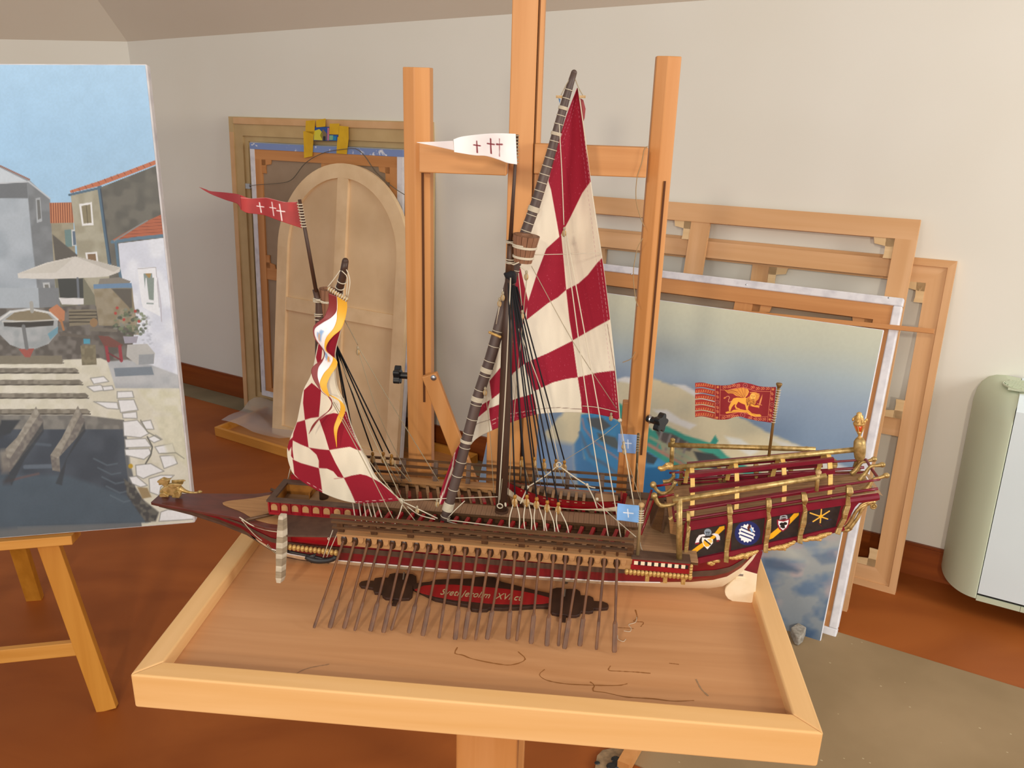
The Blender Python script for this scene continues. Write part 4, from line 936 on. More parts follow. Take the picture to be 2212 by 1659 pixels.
def band(f0, f1, bulge=0.0, sides=(-1, 1), ua=-9, ub=9):
    """strip of the hull side between girth fractions f0 (upper) and f1 (lower)"""
    mb = MB()
    for sg in sides:
        G = []
        for u in US[(US >= ua) & (US <= ub)]:
            b_, zd, zk = sta(u); row = []
            g0 = f0(u) if callable(f0) else f0; g1 = f1(u) if callable(f1) else f1
            for f in np.linspace(g0, g1, 8):
                # section: wall side then a round bilge to the keel
                if f < 0.5: w_ = b_*(1 - 0.10*f/0.5); z = zd - (zd-zk)*0.52*(f/0.5)
                else:
                    q_ = (f-0.5)/0.5; w_ = b_*0.90*(1-q_); z = zd - (zd-zk)*(0.52 + 0.48*(q_ + 0.10*math.sin(q_*math.pi)))
                row.append((u, sg*(w_ + bulge), z))
            G.append(row)
        mb.grid(G)
    return mb
FW = lambda u: .50 + .13*min(1, max(0, (u-.27)/.15))
F2 = lambda u: .35 + .20*min(1, max(0, (u-.27)/.15))
hull = part('hull', band(0.0, 0.5), M['hullred'], smooth=True)
part('stem_planking', band(0.5, 1.0, ub=-0.462), M['dkbrown'], hull, True)
part('hull_bottom', band(FW, 1.0, 0.0003, ua=-0.470), M['cream'], hull, True, label='cream painted hull bottom')
part('lower_wale', band(lambda u: F2(u)-.01, lambda u: FW(u)+.005, 0.0006), M['hullred'], hull, True)
part('brown_wale', band(lambda u: F2(u)-.10, F2, 0.0012), M['dkbrown'], hull, True, label='brown rubbing wale')
mb = MB()
for sg in (-1, 1):
    P = []
    for u in US[(US > -.43) & (US < .30)]:
        b_, zd, zk = sta(u); P.append((u, sg*(b_*0.90 + 0.0012), zd - (zd-zk)*0.53))
    mb.tube(P, 0.0012, 5)
part('waterline', mb, mat('white_line', '#e9dfd8', .5), hull, True, label='white waterline strip')
# keel / stem post in brown
mb = MB(); P = [(u, 0, sta(u)[2]-0.001) for u in US[:34]]
for i in range(len(P)-1):
    a, b = P[i], P[i+1]; t0 = 0.010 if i < 22 else 0.004; mb.hexa([(a[0], -.003, a[2]-.001), (b[0], -.003, b[2]-.001), (b[0], .003, b[2]-.001), (a[0], .003, a[2]-.001), (a[0], -.0045, a[2]+t0), (b[0], -.0045, b[2]+t0), (b[0], .0045, b[2]+t0), (a[0], .0045, a[2]+t0)])
part('stem_post', mb, M['dkbrown'], hull)
# deck inside the hull
mb = MB(); G = [[(u, w_*sta(u)[0], sta(u)[1]) for w_ in np.linspace(-1, 1, 5)] for u in US]
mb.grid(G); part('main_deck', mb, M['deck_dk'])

# ---- beak and foredeck
zbk = 0.1135
near = [(342, 1085), (400, 1096), (463, 1110), (514, 1117), (544, 1131), (572, 1139), (604, 1143)]
far_ = [(345, 1063), (400, 1063.5), (440, 1064), (490, 1066), (530, 1067), (560, 1065), (577, 1062)]
mb = MB(); Pn = [Lz(*p, zbk) for p in near]; Pf = [Lz(*p, zbk) for p in far_]
# symmetrical deck plate from both edges
us = np.linspace(-0.668, -0.372, 26); hw = []
for u in us:
    a = np.interp(u, [p[0] for p in Pn], [-p[1] for p in Pn]); b = np.interp(u, [p[0] for p in Pf], [p[1] for p in Pf]); hw.append((a + b)/2 if u < -0.46 else a)
hw = np.array(hw); hw[0] *= 0.9
tip = MB(); poly = [(u, -h, zbk) for u, h in zip(us, hw)] + [(u, h, zbk) for u, h in zip(us[::-1], hw[::-1])]
tip.prism([(p[0], p[1], p[2]-.006) for p in poly], (0, 0, 1), 0.006); part('beak', tip, M['beakbrown'], bevel=0.001)
mb = MB(); ui = np.linspace(-.534, -.372, 40); hi = np.clip(np.interp(ui, us, hw) - 0.014, 0, 1)*np.clip((ui+0.534)/0.08, 0, 1)**0.5
mb.prism([(u, -h, zbk+.0002) for u, h in zip(ui, hi)] + [(u, h, zbk+.0002) for u, h in zip(ui[::-1], hi[::-1])], (0, 0, 1), 0.0008)
part('foredeck_planking', mb, M['teak'])
for sg in (-1, 1):
    rod('anchor_bar', [(-0.462, sg*0.062, zbk+.004), (-0.418, sg*.034, zbk+.006)], 0.0032, M['walnut'], n=7)
rod('bow_rope', [L(517, 1117, -.062), L(545, 1135, -.066), L(575, 1145, -.069), L(600, 1149, -.071)], 0.0011, M['rope'], sm=14, n=5)
rod('bow_rope', [L(522, 1123, -.06), L(552, 1157, -.045), L(585, 1180, -.04), L(600, 1190, -.04)], 0.0009, M['rope'], sm=14, n=5)
mb = MB(); P = [L(578 + i*2.6, 1176 + i*2.1, -.046) for i in range(9)]
for p in P: mb.torus(p, (0.6, .2, -0.5), 0.0035, 0.001, 10, 5)
part('rope_coil', mb, M['ropedk'], smooth=True, kind='stuff')
# dragon figurehead
dg = thing('dragon_figurehead', None, None); dg.parent = ship; del_keys = [k for k in dg.keys()]
def D(x, y, w_=0.0): return L(320 + x/7.373, 1010 + y/7.373, w_)
def dpart(name, pts, th, w0=0.0, bev=0.0012):
    mb = MB(); P = [Vector(D(x, y, w0)) for x, y in pts]; mb.prism([p - Vector((0, th/2, 0)) for p in P], (0, 1, 0), th)
    o = mb.build(name, M['gold'], dg, bevel=bev); return o
dpart('head', [(155, 205), (200, 180), (235, 160), (290, 178), (365, 180), (335, 205), (330, 250), (300, 300), (265, 290), (240, 262), (185, 268), (182, 232), (160, 222)], .009)
dpart('body', [(265, 290), (330, 262), (420, 250), (500, 280), (520, 320), (530, 380), (500, 430), (440, 440), (370, 430), (300, 425), (215, 400), (200, 350), (240, 310)], .014, 0, .003)
dpart('wing', [(375, 200), (560, 192), (605, 210), (560, 225), (560, 250), (540, 272), (430, 270), (378, 245)], .003, 0.009)
dpart('wing', [(310, 270), (380, 256), (555, 262), (520, 285), (440, 320), (400, 330), (330, 310)], .003, -0.010)
dpart('leg', [(210, 395), (260, 385), (300, 415), (340, 425), (335, 460), (200, 460), (188, 425)], .008, -.007)
dpart('leg', [(420, 380), (490, 355), (520, 400), (528, 440), (505, 475), (395, 468), (388, 445), (430, 432)], .008, -.007)
dpart('leg', [(230, 400), (290, 395), (330, 440), (300, 450), (220, 450)], .008, .008)
dpart('leg', [(440, 380), (500, 360), (530, 410), (520, 455), (430, 450)], .008, .008)
rod('tail', [D(500, 330), D(570, 370), D(660, 395), D(760, 400), D(810, 390)], [.006, .004, .0025, .002, .002], M['gold'], dg, sm=14)
rod('tail_tip', [D(790, 398), D(830, 385), D(862, 385)], [.002, .0036, .001], M['gold'], dg, sm=8)
dg.name = 'figurehead'

# ---- forecastle box
zf = 0.150
a = Lz(579, 1082, zf); hwf = 0.041
u0, u1 = a[0]+0.0, Lz(775, 1097, zf)[0]
fc = MB(); dz = 0.027
fc_o = part('forecastle', (lambda m_: (m_.box(u0, u1, -hwf, -hwf+.003, zf-dz, zf-.002), m_.box(u0, u1, hwf-.003, hwf, zf-dz, zf-.002), m_.box(u0, u0+.003, -hwf, hwf, zf-dz, zf-.002), m_.box(u1-.003, u1, -hwf, hwf, zf-dz, zf-.002), m_)[-1])(MB()), M['red'])
rimw = 0.010
for (p, q, r, s, nm) in ((u0-.003, u1+.002, -hwf-.003, -hwf+rimw, 'rim'), (u0-.003, u1+.002, hwf-rimw, hwf+.003, 'rim'), (u0-.003, u0+.009, -hwf+rimw, hwf-rimw, 'rim')):
    mb = MB(); mb.box(p, q, r, s, zf-.002, zf+.002); part(nm, mb, M['dkbrown'], fc_o)
mb = MB(); mb.box(u0+.003, u1-.003, -hwf+.003, hwf-.003, zf-dz, zf-dz+.002); part('box_floor', mb, M['deck'], fc_o)
mb = MB(); mb.box(u0+.0032, u0+.0045, -hwf+.003, hwf-.003, zf-dz+.002, zf-.002); mb.box(u0+.003, u0+.06, hwf-.0045, hwf-.0032, zf-dz+.002, zf-.002); mb.box(u0+.06, u0+.062, 0.004, hwf-.003, zf-dz+.002, zf-.003)
part('box_lining', mb, M['ochre_in'], fc_o)
mb = MB(); mb.hexa([(u0+.062, -hwf+.004, zf-.016), (u1, -hwf+.004, zf-.004), (u1, hwf-.004, zf-.004), (u0+.062, hwf-.004, zf-.016), (u0+.062, -hwf+.004, zf-.014), (u1, -hwf+.004, zf-.002), (u1, hwf-.004, zf-.002), (u0+.062, hwf-.004, zf-.014)])
part('sloping_hatch', mb, M['deck'], fc_o)
nA = 8; pitch = (u1-u0-.006)/nA*1.0
for i in range(nA):
    uc = u0 + .010 + i*0.0198; 
    for sg in (-1,):
        pts = [(uc-.006, -hwf-.0006, zf-.019)] + [(uc - .006*math.cos(a_), -hwf-.0006, zf-.012 + .006*math.sin(a_)) for a_ in np.linspace(0, math.pi, 9)] + [(uc+.006, -hwf-.0006, zf-.019)]
        mb = MB(); mb.prism(pts, (0, 1, 0), .0012); part('arched_port', mb, M['teak'], fc_o)
for i in range(9):
    uc = u0 + .0005 + i*0.0198; mb = MB(); mb.box(uc-.0015, uc+.0015, -hwf-.0022, -hwf, zf-.023, zf-.003); part('mullion', mb, M['red'], fc_o)
mb = MB(); mb.box(u0, u1+.012, -hwf-.003, -hwf, zf-dz, zf-dz+.005); part('sill', mb, M['red'], fc_o)
mb = MB(); mb.box(u0+.01, u0+.10, hwf+.004, hwf+.007, zf-.01, zf+.012); part('far_bulwark', mb, M['red'])

# ---- outriggers: plank, scalloped board, oars
ZR, BR = 0.139, 0.116
UA, UB = L(728, 1151, -BR)[0], L(1366, 1203, -BR)[0]
FA_, FB_ = L(806, 1000, BR)[0] - .05, L(1366, 1040, BR)[0]
OX = [742, 766, 795, 820, 847, 872, 899, 926, 952, 978, 1005, 1032, 1059, 1087, 1113, 1139, 1166, 1196, 1222, 1252, 1277, 1306, 1333]
OTX = [678, 712, 743, 766, 800, 828, 845, 883, 913, 948, 983, 1003, 1027, 1052, 1097, 1116, 1147, 1181, 1206, 1219, 1252, 1288, 1327]
OTY = [1357, 1357, 1358, 1363, 1364, 1367, 1362, 1368, 1374, 1379, 1382, 1381, 1383, 1382, 1381, 1385, 1391, 1396, 1396, 1402, 1396, 1404, 1410]
for sg in (-1, 1):
    ua, ub = (UA, UB) if sg < 0 else (FA_, FB_)
    mb = MB(); y0, y1 = sorted((sg*(BR+.004), sg*(BR-.018))); mb.box(ua, ub, y0, y1, ZR-.004, ZR); part('outrigger_plank', mb, M['teak'])
    mb = MB(); y0, y1 = sorted((sg*(BR+.000), sg*(BR-.003))); mb.box(ua, ub, y0, y1, ZR-.024, ZR-.004); part('outrigger_board', mb, M['teak'])
    mb = MB(); y0, y1 = sorted((sg*(BR-.004), sg*0.086)); mb.box(ua, ub, y0, y1, ZR-.022, ZR-.018); part('outrigger_floor', mb, M['walnut'])
oars_u = []
for i, (x, tx, ty) in enumerate(zip(OX, OTX, OTY)):
    p = L(x, 1168 + (x-742)*0.066, -BR-.003); oars_u.append(p[0])
    tipw = -0.196; tp = SH.at(tx, ty, 2, 0.004 + 0.004*random.random())
    inn = np.array([p[0]-.003, -0.088, ZR+.004]); d_ = tp - p
    # wooden cleat between ports and shell shaped port
    cl = MB(); c_ = (p[0] + .011); cl.prism([(c_-.0050, -BR-.0002, ZR-.004), (c_+.0050, -BR-.0002, ZR-.004), (c_+.0042, -BR-.0002, ZR-.012), (c_+.0020, -BR-.0002, ZR-.016), (c_-.0020, -BR-.0002, ZR-.016), (c_-.0042, -BR-.0002, ZR-.012)], (0, -1, 0), .0032); part('thole_block', cl, M['teak'], bevel=.0008)
    pm = MB(); pm.sphere((p[0], -BR+.0006, ZR-.0135), .0075, 10, 7, (0.82, .42, 1.35)); part('oar_port', pm, M['port_dark'], smooth=True)
    mb = MB(); a = p + (inn-p)*0.0
    side = np.cross(d_/np.linalg.norm(d_), np.array([0, 1, 0])); 
    tw = 1.0 if i % 3 else 0.6
    K = [(0, .0024), (.05, .0025), (.62, .0022), (.66, .0023), (.70, .0036*tw+.0005), (.98, .0037*tw+.0005), (1.0, .0031*tw)]
    V = []; n_ = 8; dn = Vector(d_).normalized(); s1 = Vector((1, 0, 0)); s1 = (s1 - dn*s1.dot(dn)).normalized(); s2 = dn.cross(s1)
    for t_, r in K:
        flat = 0.45 if t_ > .68 else 1.0
        c = Vector(p) + Vector(d_)*t_
        for j in range(n_):
            an = 2*math.pi*j/n_; V.append(c + s1*(r*math.cos(an)) + s2*(r*flat*math.sin(an)*(1.0 if t_ < .68 else 0.0022/r if r > .0022 else 1)))
    mb.add(V, [(q*n_+j, q*n_+(j+1) % n_, (q+1)*n_+(j+1) % n_, (q+1)*n_+j) for q in range(len(K)-1) for j in range(n_)] + [tuple(range(n_))[::-1], tuple((len(K)-1)*n_+j for j in range(n_))])
    mb.tube([p, p + np.array([0, .012, .006])], .0021, 6)
    part('oar', mb, M['oar'], smooth=False)
for i, u in enumerate(oars_u):           # the far bank of oars
    d0 = np.array([u - .006, BR+.003, ZR-.006]); d1 = np.array([u - .05 + .02*(i % 3), 0.198, 0.008])
    mb = MB(); mb.tube([d0, d0 + (d1-d0)*.66, d0+(d1-d0)*.70, d1], [.0021, .0019, .0030, .0029], 6); part('oar', mb, M['oar'])

# ---- fences along both outriggers
def fence(sg, posts_px, y_of):
    h, dw = 0.036, 0.012
    ua, ub = (L(718, 1140, -BR)[0], UB) if sg < 0 else (FA_, FB_)
    for k_, f in enumerate((0.30, 0.66, 1.0)):
        y = sg*(BR - .006 + dw*f); z = ZR + h*f
        hy = .0040 if sg < 0 else .0022
        mb = MB(); mb.box(ua, ub, y-hy, y+hy, z-.0022, z+.0018); part('fence_rail', mb, M['walnut'])
    for px_ in posts_px:
        u = L(px_, y_of(px_), sg*BR)[0]
        mb = MB(); y = sg*(BR-.006); kf = .60 if sg < 0 else 1.0; mb.beam((u, y, ZR-.002), (u, y + sg*(dw+.001)*kf, ZR+(h+.002)*kf), .0105 if sg < 0 else .0085, .005, (0, 1, 0)); part('fence_post', mb, M['walnut_z'])
fence(-1, (736, 807, 886, 965, 1046, 1126, 1208, 1291, 1360), lambda x: 1160 + (x-736)*.08)
fence(1, (805, 872, 941, 1011.5, 1083, 1154, 1224.5, 1299, 1357), lambda x: 1030 + (x-805)*.065)

# ---- corsia (raised gangway) with cross planks, benches, red stretchers
C0, C1 = L(772, 1092, 0)[0], L(1384, 1150, 0)[0]
mb = MB(); mb.box(C0, C1, -.0150, .0150, .127, .1405); part('gangway_body', mb, M['walnut'])
n_ = 56; pw = (C1-C0)/n_
proto = None
for i in range(n_):
    if proto is None:
        mb = MB(); mb.box(.0002, pw-.0002, -.021, .021, .1405, .1425); proto = part('plank', mb, M['deck_y']); proto.location = (C0, 0, 0)
    else:
        o = proto.copy(); COL.objects.link(o); o.parent = ship; o.location = (C0 + i*pw, 0, 0)
mb = MB(); mb.box(C0, C1, -.0215, -.0195, .1395, .1432); part('gangway_edge', mb, M['walnut'])
mb = MB(); mb.box(C0, C1, .0195, .0215, .1395, .1432); part('gangway_edge', mb, M['walnut'])
nb = 24
pr = {}
for sg in (-1, 1):
    for i in range(nb):
        u = -.255 + i*(.47/(nb-1)); sk = .012
        if sg > 0 and 0.0 < u < .2: pass
        if ('b', sg) not in pr:
            mb = MB(); mb.beam((-.006, sg*.098, .131), (sk, sg*.034, .131), .006, .003); o = part('bench', mb, M['deck'])
            o2 = part('bench_stretcher', (lambda m_: m_.beam((-.002, sg*.066, .1325), (.007, sg*.030, .1395), .0058, .007))(MB()), M['red'])
            pr[('b', sg)] = (o, o2)
        else:
            o, o2 = (q.copy() for q in pr[('b', sg)]); COL.objects.link(o); COL.objects.link(o2); o.parent = o2.parent = ship
        o.location = (u, 0, 0); o2.location = (u + .009, 0, 0)
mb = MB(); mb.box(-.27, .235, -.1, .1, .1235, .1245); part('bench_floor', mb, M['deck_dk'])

# ---- side wings near the bow, bead mouldings, anchor, layered bow post
zw = 0.1255
W4 = [Lz(617, 1111, zw), Lz(738, 1116, zw), Lz(731, 1158, zw), Lz(612, 1156, zw)]
for sg in (1, -1):
    mb = MB(); mb.prism([(p[0], sg*p[1], p[2]) for p in W4], (0, 0, -1), .003); part('side_wing', mb, M['dkbrown'])
    wy = W4[2][1]*sg*-1 if False else sg*W4[2][1]
    mb = MB(); u_a, u_b = W4[3][0]+.005, W4[2][0]; wq = sg*(abs(W4[2][1]) - .005)*-1 if sg > 0 else (W4[2][1]+.005)
    wq = math.copysign(abs(W4[2][1])-.005, W4[2][1]*sg); mb.hexa([(u_a, wq, zw-.003), (u_b, wq, zw-.003), (u_b, wq*.9, zw-.003), (u_a, wq*.9, zw-.003), (u_a, wq*.96, zw-.024), (u_b, wq*.96, zw-.026), (u_b, wq*.8, zw-.026), (u_a, wq*.8, zw-.024)])
    part('wing_apron', mb, M['red'])
def beads(name, a, b, n, r, sg=1, m=M['goldlt']):
    a = np.array(a); b = np.array(b); o = None
    for i in range(n):
        p = a + (b-a)*(i/(n-1))
        if o is None:
            mb = MB(); mb.sphere((0, 0, 0), r, 10, 7, (0.82, 1, 1.15)); o = part(name, mb, m, smooth=True)
        else:
            o = o.copy(); COL.objects.link(o); o.parent = ship
        o.location = p
wn = W4[2][1]
beads('bead', L(618, 1181, wn-.002), L(726, 1194, wn-.002), 13, .0052)
anc = MB(); P = [L(x, y, wn-.004) for x, y in ((660, 1203), (680, 1210), (700, 1211), (718, 1208), (726, 1202))]
anc.tube(smooth_curve(P, 14), list(np.interp(np.linspace(0, 1, 14), [0, .2, 1], [.004, .006, .0045])), 8)
anc.prism([L(x, y, wn-.006) for x, y in ((660, 1203), (682, 1197), (674, 1217), (664, 1211))], (0, 1, 0), .004)
anc.tube(smooth_curve([L(618, 1190, wn), L(645, 1196, wn-.002), L(680, 1203, wn-.002), L(700, 1208, wn-.004)], 10), .0028, 6)
part('anchor', anc, M['black'], smooth=True)
for (a, b) in (((719, 1145), (698, 1204)), ((732, 1145), (706, 1203))): rod('anchor_lashing', [L(*a, wn-.001), L(*b, wn-.007)], .0008, M['rope'], n=5)
mb = MB(); mb.torus(L(710, 1164, wn-.004), (0, 1, 0), .0018, .0008); part('lashing_knot', mb, M['rope'])
ys = [1113, 1121, 1134, 1144, 1158, 1171, 1182, 1195, 1205, 1221, 1233, 1247, 1257]
wb = W4[3][1] - .004
for i in range(12):
    t0, t1 = i/12, (i+1)/12
    def hw_(t): return .0046 + .0026*math.sin(min(1, t*1.3)*math.pi*.75)
    x0_, x1_ = 607 - 2*t0 - (3*t0), 607 - 2*t1 - (3*t1)
    a = L(x0_+2, ys[i], wb); b = L(x1_+2, ys[i+1], wb); h0, h1 = hw_(t0), hw_(t1); g = .0035
    if i == 11: h1 *= .7
    mb = MB(); mb.hexa([(b[0]-h1, b[1]-g, b[2]), (b[0]+h1*.6, b[1]-g, b[2]), (b[0]+h1*1.3, b[1]+g*2, b[2]), (b[0]-h1, b[1]+g*2, b[2]), (a[0]-h0, a[1]-g, a[2]), (a[0]+h0*.6, a[1]-g, a[2]), (a[0]+h0*1.3, a[1]+g*2, a[2]), (a[0]-h0, a[1]+g*2, a[2])])
    part('post_block', mb, M['grey_wood'] if i in (0, 3, 5, 7, 9, 11) else M['grey_wood2'])

# ---- ship's boat on the gangway
bt_u = [L(x, y, .03)[0] for x, y in ((1093, 1060), (1340, 1085))]; ub0, ub1 = bt_u; nS = 26
def bst(t):
    hb = .0215*min(1, (math.sin(min(t*2.4, 1)*math.pi/2)))*(1 - .28*max(0, (t-.6)/.4)**2); zt_b = .163 + .010*(1-t)**3*2 + .006*t**3; zk_b = .1435 + .014*max(0, 1-t*5)**1.5
    return hb, zt_b, zk_b
def bband(f0, f1, e=0.0):
    mb = MB()
    for sg in (-1, 1):
        G = []
        for t in np.linspace(0, 1, nS):
            hb, za, zk_ = bst(t); row = []
            fb = .80 - .42*abs(2*t-1)**2
            for f in np.linspace(fb if f0 else 0, 1.0 if f1 == 1.0 else fb, 7):
                row.append((ub0 + (ub1-ub0)*t, .042 + sg*((hb + e)*((1-.42*f) if f < .88 else max(0, (1-f)/.12*.63))), za - (za-zk_)*min(1, f/.88)))
            G.append(row)
        mb.grid(G)
    return mb
boat = part('boat', bband(0, .74), M['red'], smooth=True)
part('boat_lining', bband(0, 1.0, -.0012) if False else (lambda: bband(0, .74, -.0012))(), M['walnut'], boat, True)
part('boat_bottom', bband(.70, 1.0, .0004), M['cream'], boat, True, label='white boat bottom')
mb = MB(); G = [[(ub0 + (ub1-ub0)*t, .042 + q*bst(t)[0]*.85, bst(t)[1]-.012) for q in (-1, 0, 1)] for t in np.linspace(0.03, 1, nS)]; mb.grid(G); part('boat_floor', mb, M['walnut'], boat)
for i in range(9):
    t = .14 + i*.068; hb, za, _ = bst(t); u = ub0 + (ub1-ub0)*t
    mb = MB(); mb.box(u-.0026, u+.0026, .042-hb*.95, .042+hb*.95, za-.005, za-.003); part('thwart', mb, M['deck'], boat)
hb, za, _ = bst(.9); mb = MB(); mb.box(ub0+(ub1-ub0)*.78, ub1-.004, .042-hb*.9, .042+hb*.9, za-.004, za-.002); part('stern_sheet', mb, M['deck'], boat)
hb, za, zk_ = bst(1); mb = MB(); mb.prism([(ub1, .042-hb, za+.004), (ub1, .042+hb, za+.004), (ub1, .042+hb*.7, .148), (ub1, .042, .144), (ub1, .042-hb*.7, .148)], (1, 0, 0), .003); part('transom', mb, M['red'], boat)
mb = MB(); mb.beam((ub1+.003, .042, .137), (ub1+.008, .042, .178), .002, .008, (1, 0, 0)); part('boat_rudder', mb, M['red'], boat)
for u in (ub0+.04, ub1-.05): 
    mb = MB(); mb.box(u-.004, u+.004, .022, .062, .1405, .1455); part('boat_chock', mb, M['walnut'])
# ---- masts, yards and tops
def px_curve(pts, n, ws=None):
    """smooth curve through measured points (x, y, w)"""
    return smooth_curve([L(*p) for p in pts], n)
def ring_around(name, c, axis, R, r, m, parent=None, n=14):
    mb = MB(); mb.torus(c, axis, R, r, n, 5); return part(name, mb, m, parent, True)
mm = MB(); mm.tube([L(1082, 1112, 0), L(1088, 950, 0), L(1096, 720, 0), L(1101, 590, 0)], [.0108, .0108, .0098, .0072], 14)
mainmast = part('main_mast', mm, M['mast'], smooth=True)
mb = MB(); mb.tube([L(1083, 1113, 0), L(1084, 1100, 0)], .0125, 12); part('mast_step', mb, M['mast'], mainmast)
rod('masthead', [L(1101, 596, 0), L(1102, 560, 0), L(1103, 520, 0)], [.0078, .0060, .0055], M['walnut_z'], mainmast)
rod('flag_pole', [L(1102, 530, -.002), L(1109, 420, -.002), L(1117, 291, -.002)], [.0036, .0028, .0024], M['mast'], mainmast)
mb = MB(); mb.tube([L(1098, 586, -.0), L(1103, 596, 0), L(1108, 612, .0)], [.009, .0095, .006], 10); part('shroud_collar', mb, M['blackrope'], mainmast, True)
def top_basket(ctop, cbot, rt, rb, nst, hole, par, bands):
    ct, cb = Vector(ctop), Vector(cbot); ax = (ct - cb).normalized(); e1 = Vector((1, 0, 0)); e1 = (e1 - ax*e1.dot(ax)).normalized(); e2 = ax.cross(e1)
    root = None
    for i in range(nst):
        a0, a1 = 2*math.pi*i/nst + .02, 2*math.pi*(i+1)/nst - .02; P = []
        for c, r in ((cb, rb), (ct, rt)):
            for rr, a_ in ((r*.82, a0), (r, a0), (r, a1), (r*.82, a1)): P.append(c + (e1*math.cos(a_) + e2*math.sin(a_))*rr)
        mb = MB(); mb.hexa(P)
        o = part('stave', mb, M['basket'], par)
    mb = MB(); n = 24; V = []
    for rr, dz_ in ((rt, 0), (hole, 0), (hole, -.6)):
        for j in range(n): a_ = 2*math.pi*j/n; V.append(ct + (cb-ct)*(-dz_) + (e1*math.cos(a_) + e2*math.sin(a_))*rr*(1 if dz_ == 0 else .9))
    mb.add(V, [(k_*n+j, k_*n+(j+1) % n, (k_+1)*n+(j+1) % n, (k_+1)*n+j) for k_ in (0, 1) for j in range(n)] + [tuple(2*n+j for j in range(n))])
    part('top_rim', mb, M['basket'], par)
    for f in bands:
        c = ct.lerp(cb, f); R_ = rt + (rb-rt)*f
        for q in (-.0012, 0, .0012): ring_around('lashing', c + ax*q, ax, R_+.0008, .0009, M['rope'], par, 20)
basket = bpy.data.objects.new('crows_nest', None); COL.objects.link(basket); basket.parent = ship
top_basket(L(1137, 508, -.004), L(1129, 566, -.004), .0222, .0150, 14, .0110, basket, (.42, .80))
for y in (521, 524, 560, 565, 568): ring_around('lashing', L(1103, y, 0), (0.03, 0, 1), .0075, .0009, M['rope'], mainmast)
rod('lashing', [L(1099, 524, -.008), L(1115, 530, -.02), L(1130, 533, -.024)], .0011, M['rope'], mainmast, n=5)
rod('lashing', [L(1096, 566, -.008), L(1110, 572, -.014), L(1122, 566, -.018)], .0011, M['rope'], mainmast, n=5)

YARD = [(1240, 157, .052), (1223, 212, .047), (1206, 272, .042), (1189, 335, .037), (1170, 398, .032), (1152, 455, .027), (1134, 505, .023), (1112, 575, .019), (1092, 650, .015), (1075, 718, .008), (1060, 772, .002), (1046, 815, -.003), (1034, 852, -.007), (1021, 902, -.013), (1008, 950, -.018), (995, 1000, -.024), (981, 1050, -.030), (967, 1100, -.036), (957, 1130, -.040)]
yc = px_curve(YARD, 60)
rad = np.interp(np.linspace(0, 1, 60), [0, .06, .2, .4, .6, .85, 1], [.0048, .0066, .0082, .0092, .0098, .0092, .0080])
mb = MB(); mb.tube(yc, list(rad), 12); mb.sphere(yc[0], .0048, 10, 6); main_yard = part('main_yard', mb, M['yard'], smooth=True)
for i in range(2, 59):
    if i in (26, 27, 28, 29, 30): continue
    if i % 1 == 0 and i % 2 == 0 or i < 20: 
        d_ = yc[min(i+1, 59)] - yc[i-1]; ring_around('yard_lashing', yc[i], d_, rad[i]+.0004, .0007, M['rope'], main_yard, 16)
for i0, k_ in ((4, 3), (7, 3), (16, 5), (37, 5), (41, 5), (47, 3), (56, 9)):
    for j in range(k_):
        c = yc[min(i0, 58)] + (yc[min(i0+1, 59)] - yc[min(i0, 58)])*(j*.13); ring_around('yard_lashing', c, yc[min(i0+1, 59)] - yc[min(i0, 58)], rad[i0]+.0008, .0009, M['rope'], main_yard, 16)
mb = MB()
for j in range(9): mb.sphere(L(1058 + j*2.8, 718 + j*1.2, -.008), .0026, 8, 5)
part('parrel_beads', mb, M['goldlt'], main_yard, True)

# ---- sails: woven patches with sewn chequers
def sail(name, left, right, bottom, rows, cols, belly, paint_fn, parent=None, th=.0008, power=2.0):
    Lc = smooth_curve(left, rows); Rc = smooth_curve(right, rows); Bc = smooth_curve(bottom, cols)
    P = np.zeros((rows, cols, 3)); u = np.linspace(0, 1, cols)
    for i in range(rows):
        v = i/(rows-1); base = Lc[i][None]*(1-u)[:, None] + Rc[i][None]*u[:, None]
        lin_b = Lc[-1][None]*(1-u)[:, None] + Rc[-1][None]*u[:, None]
        P[i] = base + (Bc - lin_b)*(v**power)
        P[i, :, 2] += belly*np.sin(np.pi*u)*math.sin(math.pi*min(1, v*.9+.05)) + belly*.12*np.sin(9*u + 4*v)*math.sin(math.pi*v)
    Q = P.reshape(-1, 3); G = np.array([L(*q) for q in Q])
    return painted_grid(name, G, rows, cols, paint_fn, M['cloth'], parent or ship, SH, coords=(Q[:, 0], Q[:, 1]), thick=th)
RED, WHT = '#990f2c', '#f0e6d0'
